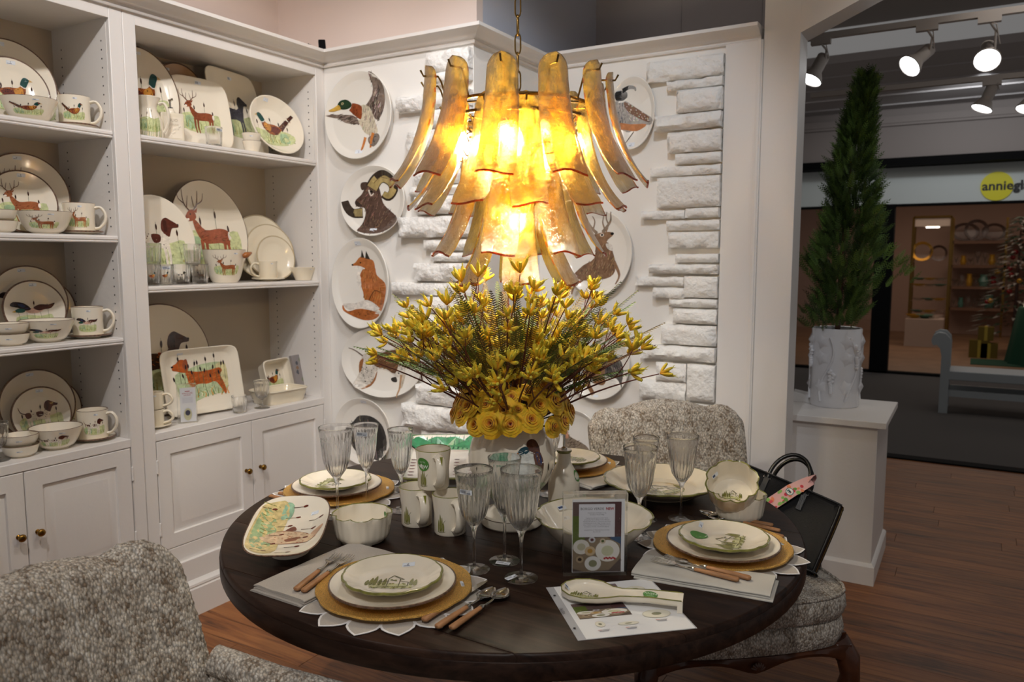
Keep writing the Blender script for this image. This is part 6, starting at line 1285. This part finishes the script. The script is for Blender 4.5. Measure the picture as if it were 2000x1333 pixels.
    for i in range(7): a = (i-3)*.32; sh.tube([(0, -.452, .262), (.014*sin(a), -.458, .262+.020*cos(a)), (.026*sin(a), -.452, .262+.034*cos(a)-.006)], [.003, .006, .004], 6)
    o = part('carved_shell', sh, DWALNUT, t, None, 60)
    for s in (-1, 1): part('side_rail', G().loft([[(s*(x-.012), y, .27), (s*(x+.012), y, .27), (s*(x+.012), y, .318), (s*(x-.012), y, .318)][::s] for x, y in ((.322, -.37), (.262, .27))], (True, True)), DWALNUT, t, None, 30)
    return t
armchair('oatmeal boucle armchair holding the black handbag, far side of the table', (-.777, 2.600, 0), radians(39.7))
armchair('oatmeal boucle armchair at the lower left corner, nearest the camera', (-.955, .745, 0), radians(104), True).scale = (1, 1, 1.035)

# ================================================================== handbag
_fh = Vector((_f.x, _f.y, 0)).normalized(); Xl = (_r*.90-Vector((0, 0, .30))-_fh*.62).normalized(); Zl = (_r*.50+Vector((0, 0, .82))+_fh*.20); Zl = (Zl-Xl*Zl.dot(Xl)).normalized(); Yl = Zl.cross(Xl)
TRc = Vector((-.322, 2.585, .705)); C0 = TRc-Xl*.175+Yl*.05
hs = smooth_poly
t = thing('handbag', 'black chequered canvas handbag with a floral ribbon, propped in the armchair', 'handbag', C0); t.rotation_euler = Matrix((Xl, Yl, Zl)).transposed().to_euler()
def bagring(hx_, z, hy, p=6, n=48): return [(hx_*(1/(abs(cos(a))**p+abs(sin(a))**p)**(1/p))*cos(a), hy*(1/(abs(cos(a))**p+abs(sin(a))**p)**(1/p))*sin(a), z) for a in [2*pi*i/n for i in range(n)]]
g = G(); R = []
for j in range(15):
    v = j/14; a = pi*v; y = -.047*cos(a); e = min(1, sin(a)*2.2)**.5; R.append(y)
prof2 = []
pl_ = [(x, z-.115) for x, z in [(.16+.015*cos(q), .015+.015*sin(q)) for q in (-pi/2, -pi/4, 0)]+[(.150+.025*cos(q), .205+.025*sin(q)) for q in (0, pi/4, pi/2)]]; full = pl_+[(-x, z) for x, z in pl_[::-1]]
full = smooth_poly(full, 3)
for y, k in ((-.046, .93), (-.050, .975), (-.047, 1.0), (-.020, 1.012), (.020, 1.012), (.047, 1.0), (.050, .975), (.046, .93)): prof2.append([(x*k, y, z*k-.115) for x, z in full])
part('body', G().loft(prof2[::-1], (True, True)), BAGM, t, None, 50)
for y in (-.048, .048): part('piping', G().tube([(x, y, z-.115) for x, z in full], .0035, 6, closed=True), LEATH, t, None, 80)
part('zip', G().tube([(x*1.016, 0, z*1.016-.115) for x, z in full[4:-10]], .0022, 5), GOLDM, t)
for y in (-.042, .042):
    part('handle', G().tube([(-.062, y, -.03)]+[(-.063*cos(pi*q/16), y*(1.05-.25*sin(pi*q/16)), .010+.088*sin(pi*q/16)) for q in range(17)]+[(.062, y, -.03)], .0068, 10), LEATH, t, None, 80)
    for x in (-.063, .063):
        part('buckle', G().tube([(x-.012, y*1.14, .004), (x+.012, y*1.14, .004), (x+.012, y*1.14, -.014), (x-.012, y*1.14, -.014)], .0018, 6, closed=True), STEEL, t)
        part('strap_tab', G().box(x-.009, x+.009, y*1.17-.0015, y*1.17+.0015, -.07, -.012), LEATH, t, None, 35, .0008)
rb = G(); rb.c = []
rib = [Vector((.066, -.058, .034)), Vector((.052, -.074, .010)), Vector((.026, -.072, -.024)), Vector((.0, -.068, -.066)), Vector((-.024, -.066, -.104))]
side = Vector((.8, 0, -.45)).normalized()*.021
for th in (0, .0012):
    b = len(rb.v)
    for i, p in enumerate(rib): w = side*(.75+.25*min(1, i/2)); rb.v += [tuple(p+w+Vector((0, th, 0))), tuple(p-w+Vector((0, th, 0)))]
    for i in range(len(rib)-1): a = b+2*i; rb.f.append((a, a+1, a+3, a+2) if th == 0 else (a, a+2, a+3, a+1)); rb.m.append(0)
rb.tube([(.060+.012*cos(q)*.4, -.040+.026*sin(q), .038+.014*cos(q)) for q in [2*pi*i/14 for i in range(14)]], .012, 6, closed=True, flat=.2); rb.c = [hx('e6b3b0')]*len(rb.v)
o = part('ribbon', rb, mat('ribbon_silk', 'ffffff', .5, vcol=True), t, None, 60); fl2 = []; rr = random.Random(3)
for i in range(26):
    u, v = rr.uniform(-.95, .95), rr.uniform(-.8, .8); c = rr.choice(['c92030', 'd84a5a', '5a9a3a', '8ab85a', 'e88a5a', 'c92040']); fl2.append(('e', c, u, v, rr.uniform(.05, .12), rr.uniform(.16, .34)))
fl2 += [('e', '3a7a80', -.25, 0, .17, .62), ('e', 'f0ece6', -.25, 0, .14, .5), ('e', '2a3a3a', -.25, 0, .04, .2)]
def SR(x, y, h):
    q = (x+1)/2*3.0+1; i = min(3, int(q)); f = q-i; p = rib[i].lerp(rib[i+1], f); return tuple(p+side*y+Vector((0, -h, 0)))
paint('ribbon_flowers', fl2, SR, t, step=.3, mt=INKC)

# ================================================================== pedestal, pot and conifer
t = thing('pedestal', 'white square display pedestal behind the column', 'pedestal', (-.565, 4.025, 0))
part('body', G().box(-.235, .232, -.265, .265, 0, .727), WHITE, t, None, 35, .002); part('top', G().box(-.262, .268, -.295, .295, .727, .757), WHITE, t, None, 35, .003)
part('plinth', G().loft([[(-.25-e, -.28-e, z), (.247+e, -.28-e, z), (.247+e, .28+e, z), (-.25-e, .28+e, z)] for z, e in ((0, 0), (.085, 0), (.095, -.006), (.10, -.014))], (True, True)), WHITE, t, None, 30)
PZ = .7576; t = thing('plant_pot', 'tall white ceramic pot with raised grapevines on the pedestal', 'pot', (-.565, 4.085, PZ)); H = .382; R = .113
part('body', G().lathe([(0, .004), (R-.005, .004), (R-.003, 0), (R, .004), (R+.001, H*.5), (R+.002, H-.004), (R, H), (R-.008, H-.002), (R-.010, .05), (0, .045)], 56), mat('white_pot_glaze', 'e9e9ec', .15, coat=.6), t, None, 50)
POTG = MAT['white_pot_glaze']; rr = random.Random(8)
for k in range(6):
    a = k*pi/3+.3; P = []
    for i in range(9): u = i/8; P.append(((R+.004)*cos(a+.28*sin(u*5+k)), (R+.004)*sin(a+.28*sin(u*5+k)), .03+u*(H-.07)))
    part('vine', G().tube(P, .0055, 6), POTG, t, None, 80)
    g = G()
    for i in range(18):
        u = i/18; q = a+.22+.12*(1-u)*(rr.random()-.5)*2; z = (.30 if k % 2 else .18)-u*.11; g.lathe([(0, -.0105), (.0085, -.005), (.0105, 0), (.0085, .005), (0, .0105)], 8, M=TR(((R+.008)*cos(q), (R+.008)*sin(q), z)))
    o = part('grapes', g, POTG, t, None, 80); o['kind'] = 'stuff'
    for z in (.10, .24, .32):
        q0 = a-.22; L_ = []
        for i in range(10): w = 2*pi*i/10; rd = .040*(1 if i % 2 else .62); L_.append((q0+rd*cos(w)/R, z+rd*sin(w)))
        vs = [((R+.0015)*cos(q), (R+.0015)*sin(q), zz) for q, zz in L_]+[((R+.017)*cos(q0), (R+.017)*sin(q0), z)]; part('vine_leaf', G().add(vs, [(i, (i+1) % 10, 10) for i in range(10)]), POTG, t, None, 180)
t = thing('conifer', 'dark green narrow conifer with feathery sprays in the white pot', 'tree', (-.565, 4.085, PZ+.30))
part('trunk', G().tube([(0, 0, 0), (.01, 0, .5), (.04, 0, .95), (.07, 0, 1.25)], [.014, .012, .008, .003], 8), DWALNUT, t, None, 60)
part('soil', G().lathe([(0, .01), (.098, .01), (.098, .04), (0, .045)], 24), mat('soil', '2a1d14', .9), t)
rc = random.Random(5); g = G(); g.c = []; FOL = mat('conifer_foliage', '2c4a1c', .6, vcol=True)
for k in range(3400):
    u = rc.random()**.85; z = .115+u*1.15; lean = .075*max(0, u)**1.3; wmax = (.21 if u < .45 else .21*(1-(u-.45)/.55)**.8+.012)*(1+.16*sin(u*21+1)); wmax *= .75+.25*min(1, u/.12); a = rc.uniform(0, 2*pi); wmax *= .82+.75*noise.noise(Vector((cos(a)*1.6, sin(a)*1.6, u*9)))+.25*noise.noise(Vector((cos(a)*4, sin(a)*4, u*26))); rad = wmax*rc.uniform(.25, 1)**.6
    if u < .42 and abs(((a-.55+pi) % (2*pi))-pi) < .55 and .18 < u < .36: rad *= 1.5
    base = Vector((lean+rad*.72*cos(a), rad*.72*sin(a), z-.05*rad/.2)); out = Vector((cos(a), sin(a), 0)); d = (out*rc.uniform(.35, .9)+Vector((0, 0, rc.uniform(.5, 1.1)))+Vector((rc.uniform(-.3, .3), rc.uniform(-.3, .3), 0))).normalized(); L = rc.uniform(.045, .085)*(1-.25*u); sd = d.cross(Vector((rc.uniform(-1, 1), rc.uniform(-1, 1), rc.uniform(-1, 1)))).normalized()
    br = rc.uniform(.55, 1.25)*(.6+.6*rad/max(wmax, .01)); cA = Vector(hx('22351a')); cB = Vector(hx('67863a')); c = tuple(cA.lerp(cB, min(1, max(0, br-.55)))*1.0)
    for i in range(7):
        f = i/6; p = base+d*L*f; l = L*.36*(1-.5*f)+.003
        for s in ((-1, 1) if i < 6 else (0,)):
            e = (sd*s*.8+d*.8).normalized() if s else d; q = p+e*l; w = d.cross(e).cross(e).normalized()*.0016 if s else sd*.0016; m = len(g.v); w2 = e.cross(sd.cross(d)).normalized()*.0030
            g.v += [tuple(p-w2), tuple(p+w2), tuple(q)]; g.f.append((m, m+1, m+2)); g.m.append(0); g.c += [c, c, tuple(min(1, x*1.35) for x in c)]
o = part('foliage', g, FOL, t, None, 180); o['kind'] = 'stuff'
tag(link('folded_cloth', G().loft([[(x, y, z) for x, z in ((-.05, .0), (.05, 0), (.05, .004+.03*abs(sin(y*40))), (-.05, .02+.03*abs(sin(y*40))))] for y in [-.05+.01*i for i in range(11)]], (True, True)).mesh('folded_cloth', WLINEN, 80)), 'crumpled white cloth on the pedestal behind the pot', 'cloth'); bpy.data.objects['folded_cloth'].location = (-.715, 4.12, PZ)
# ================================================================== across the aisle
SY = 11.0
SIGNW = mat('fascia_white', 'c3c8c6', .5); SHW = mat('shop_wall_paint', 'b59684', .7); GWAL = mat('soffit_paint', '8f8581', .7)
struct('wall_fascia', G().box(-6, 4, SY-.15, SY+.05, 2.69, 3.3), GWAL, 0)
struct('trim_9', G().box(-6, 4, SY-.22, SY-.13, 3.12, 3.2).box(-6, 4, SY-.20, SY-.13, 3.09, 3.12), GWAL, 0)
struct('trim_10', G().box(-6, 4, SY-.30, SY+.02, 2.60, 2.69), BLACK, 0)
struct('wall_sign_band', G().box(-6, 4, SY+.02, SY+.10, 2.15, 2.60), SIGNW, 0)
struct('trim_11', G().box(-1.118, -.905, SY-.02, SY+.16, 0, 2.15), BLACK, 0)
struct('trim_12', G().box(-6, 4, SY-.02, SY+.10, 0, .03), BLACK, 0)
struct('trim_13', G().box(-6, 4, SY+.0, SY+.12, 2.12, 2.15), BLACK, 0)
struct('window_1', G().box(-6, -1.118, SY+.03, SY+.045, .03, 2.12), clear('shop_glass', 1.45, .4), 0)
struct('wall_shop_back', G().box(-6, 4, 17.5, 17.6, 0, 3.2), SHW, 0); struct('wall_shop_left', G().box(-6.1, -6, SY, 17.5, 0, 3.2), SHW, 0); struct('wall_shop_right', G().box(4, 4.1, SY, 17.5, 0, 3.2), SHW, 0)
struct('ceiling_shop', G().box(-6, 4, SY+.1, 17.6, 2.95, 3.0), mat('shop_ceiling', 'b8a99c', .8), 0)
t = thing('shop_sign', 'yellow-green round shop sign with dark lettering on the fascia opposite', 'sign', (.170, SY+.015, 2.325))
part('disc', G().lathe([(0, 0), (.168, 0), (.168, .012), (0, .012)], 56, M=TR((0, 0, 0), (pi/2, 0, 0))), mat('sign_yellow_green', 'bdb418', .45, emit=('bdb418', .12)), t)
p = Print(); p.text('annieglass', -.150, -.045, .150, '14141a', 'LEFT', bold=.004); p.build('lettering', t, TR((0, -.0135, 0), (pi/2, 0, 0)))
# vitrine and plinth
def P(x, y, Y): return at(x, y, 1, Y)
def span(x0, y0, x1, y1, Y): a, b = P(x0, (y0+y1)/2, Y), P(x1, (y0+y1)/2, Y); c, d = P((x0+x1)/2, y0, Y), P((x0+x1)/2, y1, Y); return a.x, b.x, d.z, c.z
VY_ = 15.3; x0, x1, z0, z1 = span(1779, 424, 1853, 660, VY_); t = thing('display_case', 'tall gold-framed glass display case in the shop opposite', 'display case', ((x0+x1)/2, VY_, 0)); w = (x1-x0)/2
for s in (-1, 1):
    for yy in (0, .45): part('post', G().box(s*w-.02, s*w+.02, yy-.02, yy+.02, 0, z1), GOLDM, t)
part('header', G().box(-w, w, 0, .45, z1-.16, z1-.02), mat('case_header', 'c9b8aa', .5), t); part('top_rail', G().box(-w, w, -.02, .02, z1-.02, z1+.02), GOLDM, t)
shz = [P(1815, q, VY_).z for q in (511, 548, 560, 588, 612)]
for z in shz: part('glass_shelf', G().box(-w+.02, w-.02, .02, .44, z-.012, z), ACRYL, t)
part('lamp', G().box(-.10, .10, .10, .16, z1-.18, z1-.165), mat('case_lamp', 'ffffff', .5, emit=((1, .9, .75), 9)), t)
x0, x1, zz0, zz1 = span(1767, 624, 1842, 660, 14.6); tag(link('plinth', G().box(x0, x1, 14.6, 15.1, 0, zz1).mesh('plinth', mat('plinth_white', 'b9a394', .6), 0)), 'low white plinth in front of the glass display case', 'plinth')
tz = zz1
def disc_plate(label, cx, cy, r, Y, base, rimc, asp=1, grp=None):
    c = P(cx, cy, Y); R = r/FPX*c.y*1.05; g = G().lathe([(0, .01), (R*.7, .01), (R*.98, .03), (R, .03), (R*.72, 0), (0, 0)], 28, None, [0, 0, 1, 1, 0]); g.v = [(x, y*asp, z) for x, y, z in g.v]
    return ware('glass_plate', g, [ACRYL, rimc], label, 'plate', (c.x, c.y, base+R*asp+.002), (pi/2-.1, 0, 0), grp)
gr = mat('gold_rim', 'c08a30', .25, .9, emit=('c08a30', .04)); dr = mat('dark_rim', '4a3226', .4)  # gold is given a faint emission, though it is no lamp
disc_plate('gold-rimmed plate on the top glass shelf of the display case', 1801, 497, 16, VY_+.2, shz[0], gr); disc_plate('clear plate beside the gold-rimmed plate in the display case', 1833, 499, 13, VY_+.2, shz[0], dr)
rs = random.Random(4); teal = mat('teal_glass', '6a9a8a', .1, trans=.4)
for k, z in enumerate(shz[1:]):
    for q in range(3):
        c = P(1795+q*20, 560, VY_+.2); ware('glass_dish', G().lathe([(0, 0), (.05, 0), (.13, .035), (.125, .038), (.045, .008), (0, .008)], 20), [teal, gr, ACRYL][(k+q) % 3], f'small glass dish, shelf {["below the gold-rimmed plate", "third from the top", "second from the bottom", "at the bottom"][k]}, {["left", "middle", "right"][q]}, display case', 'dish', (c.x, VY_+.2, z+.002), (0, 0, 0), 'glass dishes in the display case')
for q in range(3): c = P(1785+q*20, 640, 14.85); ware('glass_dish', G().lathe([(0, 0), (.05, 0), (.15, .06), (.145, .062), (.045, .01), (0, .01)], 20), [gr, teal, ACRYL][q], f'{["gold", "green", "clear"][q]} glass bowl on the white plinth opposite', 'dish', (c.x, 14.85, tz+.002), (0, 0, 0))
# shelving
UY = 17.0; x0, x1, z0, z1 = span(1857, 425, 2060, 640, UY); t = thing('shelving', 'wooden wall shelving with glassware at the back of the shop opposite', 'shelving', (x0, UY, 0)); BS = mat('shelf_wood', '7a5a46', .6)
for xx in (0, (x1-x0)*.53, x1-x0): part('upright', G().box(xx-.02, xx+.02, 0, .04, 0, z1), GOLDM, t); 
U = [P(1900, q, UY).z for q in (471, 518, 560, 602)]
for z in U: part('shelf', G().box(-.02, x1-x0, .0, .42, z-.05, z), BS, t)
for cx, cy, r, a in ((1885, 458, 20, .72), (1907, 452, 17, 1), (1941, 456, 17, .8)): disc_plate(f'{["wide oval", "squarish", "round"][(1885, 1907, 1941).index(cx)]} dark-rimmed glass platter on the top shelf opposite', cx, cy, r, UY+.15, U[0], dr, a)
for k, z in enumerate(U[1:]):
    for q in range(7):
        c = P(1868+q*14, 500, UY+.15); h = rs.uniform(.12, .26); r = rs.uniform(.05, .10)
        ware('glass_vase', G().lathe([(0, 0), (r*.7, 0), (r, h*.4), (r*.6, h*.8), (r*.75, h), (r*.68, h), (0, .02)], 18), [ACRYL, gr, ACRYL, teal][(k*3+q) % 4] if q % 3 else ACRYL, f'small glass vessel, {["first", "second", "third", "fourth", "fifth", "sixth", "seventh"][q]} from left on the {["second", "third", "lowest"][k]} shelf opposite', 'vase', (c.x, UY+.15, z+.002), (0, 0, 0), f'glass vessels on the {["second", "third", "lowest"][k]} shelf opposite')
# tree with frosted branches, gift boxes, table with a green cloth
c = P(1972, 660, 14.2); g = G(); g.c = []; rc = random.Random(2)
for k in range(700):
    u = rc.random(); a = rc.uniform(0, 2*pi); rad = .50*(1-u)**.8+.05; z = .35+u*1.75; p = Vector((rad*cos(a)*.9, rad*sin(a)*.9, z)); d = Vector((cos(a), sin(a), .1)); s = d.cross(Vector((0, 0, 1)))*.03; m = len(g.v)
    g.v += [tuple(p-s), tuple(p+s), tuple(p+d*.16-Vector((0, 0, .05)))]; g.f.append((m, m+1, m+2)); g.m.append(0); q = hx('2a3d24') if rc.random() < .62 else hx('a8a49a'); g.c += [q]*3
t = thing('christmas_tree', 'frosted christmas tree with red ornaments at the right of the shop opposite', 'tree', (c.x+.05, 14.2, 0)); o = part('foliage', g, FOL, t, None, 180); o['kind'] = 'stuff'; part('trunk', G().tube([(0, 0, 0), (0, 0, 1.9)], [.04, .01], 8), DWALNUT, t)
for k in range(14): a = rc.uniform(3.2, 6.2); u = rc.uniform(.1, .8); rad = .50*(1-u)+.08; part('ornament', G().lathe([(0, -.04), (.03, -.025), (.04, 0), (.03, .025), (0, .04)], 12, M=TR((rad*cos(a), rad*sin(a), .35+u*1.6))), mat('red_bauble', '8a1c1c', .2) if 'red_bauble' not in MAT else (MAT['red_bauble'] if k % 3 else gr), t, None, 80)
for k, (px, py, s) in enumerate(((1912, 684, .26), (1932, 676, .22), (1925, 662, .20))):
    c = P(px, py, 13.4); zz = (0, 0, .262)[k]; t = thing('gift_box', ('gold gift box on the floor, left, beside the tree', 'gold gift box on the floor, right, beside the tree', 'gold gift box stacked on the other two')[k], 'box', (c.x, 13.4, zz)); part('box', G().box(-s/2, s/2, 0, s, 0, s), mat('gift_gold', '6e5a1c', .4, .4) if k == 0 else MAT['gift_gold'], t); part('ribbon', G().box(-.02, .02, -.004, s+.004, -.0, s+.006), mat('gift_ribbon', 'a89030', .4) if k == 0 else MAT['gift_ribbon'], t)
a, b = P(1895, 712, 12.6), P(1975, 712, 12.6); tag(link('green_mat', G().box(a.x, b.x+.3, 12.5, 13.2, .002, .012).mesh('green_mat', mat('green_felt', '123f2a', .9), 0)), 'dark green mat on the shop floor opposite', 'mat')
c = P(1968, 700, 13.0); g = G(); R = []
for z, e in ((.0, .10), (.3, .06), (.78, .0), (.80, -.02)): R.append([((.42+e)*cos(q)+.03*e*10*sin(q*12), (.42+e)*sin(q), z) for q in [2*pi*i/64 for i in range(64)]])
t = thing('round_display_table', 'round display table under a dark green cloth in the shop opposite', 'table', (c.x+.50, 13.0, 0)); part('green_cloth', g.loft(R, (True, True)), MAT['green_felt'], t, None, 60)
ware('candle_lantern', G().lathe([(0, 0), (.07, 0), (.07, .16), (.06, .18), (0, .18)], 16), mat('lantern_glow', 'fff0dc', .3, emit=((1, .82, .6), 1.5)), 'glowing glass lantern on the green-clothed table opposite', 'lantern', (c.x+.22, 12.9, .803))
# bench in the aisle
BY = 8.42; a = P(1846, 808, BY); GB = mat('bench_grey_paint', '9aa0a3', .5); t = thing('bench', 'grey painted bench with a scrolled end in the carpeted aisle', 'bench', (a.x-.03, BY, 0))
for yy in (0, .38):
    sc_ = [(-.030, 0), (-.030, .55), (-.045, .62), (-.075, .655), (-.10, .645), (-.118, .67), (-.122, .70), (-.105, .745), (-.06, .772), (-.005, .765), (.035, .72), (.045, .66), (.045, .0)]
    part('end_post', G().prism(sc_, 0, .06, M=Matrix(((1, 0, 0, .0), (0, 0, 1, yy), (0, 1, 0, 0), (0, 0, 0, 1)))), GB, t, None, 30)
part('end_scroll', G().tube([(-.06, .01, .70), (-.06, .43, .70)], .05, 16), GB, t, None, 60); part('seat', G().box(.04, 1.8, -.0, .44, .325, .41), GB, t, None, 35, .006)
for yy in (.01, .38): part('rail', G().box(.04, 1.8, yy, yy+.04, .165, .225), GB, t)
for yy in (0, .38): part('end_post', G().box(1.75, 1.82, yy, yy+.06, 0, .7), GB, t)
# track lights
LAMPW = mat('track_white', '9a928c', .5); LENS = mat('lamp_lens', 'ffffff', .3, emit=((.93, .97, 1), 11))
TY = 4.6; zt = P(1580, 80, TY).z
def track(x0, x1, Y, z, lab):
    tag(link('light_track', G().box(x0, x1, Y-.018, Y+.018, z, z+.03).mesh('light_track', LAMPW, 0)), lab, 'track')
    bpy.data.objects['light_track' if lab.startswith('near') else 'light_track.001']
track(-1.2, 2.2, TY, zt, 'nearer ceiling track carrying three lit spotlights'); z2 = P(1930, 158, 5.6).z; track(-1.0, 2.4, 5.6, z2, 'farther ceiling track carrying two lit spotlights')
def head(label, px, py, Y, zt_, aim, r=.062):
    c = P(px, py, Y); d = Vector(aim).normalized(); b = c-d*.13; t = thing('track_spotlight', label, 'spotlight', (b.x, Y, zt_), (0, 0, 0), 'track spotlights'); q = d.to_track_quat('Z', 'Y').to_matrix().to_4x4(); o = b+Vector((0, 0, .05)); off = Vector((b.x, Y, zt_))
    M = Matrix.Translation(c-off) @ q
    part('housing', G().lathe([(0, -.155), (.030, -.155), (.033, -.15), (.033, -.06), (.042, -.045), (r*.98, -.008), (r, 0), (r-.004, .001), (r-.006, -.003)], 24), LAMPW, t, M, 50); part('lens', G().lathe([(r-.006, -.004), (r*.5, .003), (0, .006)], 24), LENS, t, M, 60)
    part('adapter', G().box(-.05, .05, -.018, .018, -.028, .0), LAMPW, t); m = (c-d*.10)-off; part('yoke', G().tube([(0, 0, -.02), (m.x*.3+.03, m.y*.3, m.z*.45), (m.x+.03, m.y, m.z)], .006, 8), LAMPW, t); part('cord', G().tube([(0, 0, -.02), (.03, -.02, m.z*.3), (m.x+.05, m.y, m.z*.8)], .003, 6), LAMPW, t)
head('lit white track spotlight half hidden by the column', 1583, 157, TY, zt, (-.35, -.35, -.85))
head('lit white track spotlight left of the brightest one, above the conifer', 1776, 130, TY, zt, (-.55, -.55, -.62)); head('lit white track spotlight facing the camera, upper right', 1928, 118, TY, zt, (.0, -.75, -.6))
head('lit white track spotlight on the farther track, pointing down', 1917, 213, 5.6, z2, (-.35, -.2, -.9)); head('lit white track spotlight cut off by the right edge', 2006, 214, 5.6, z2, (-.2, -.3, -.9))
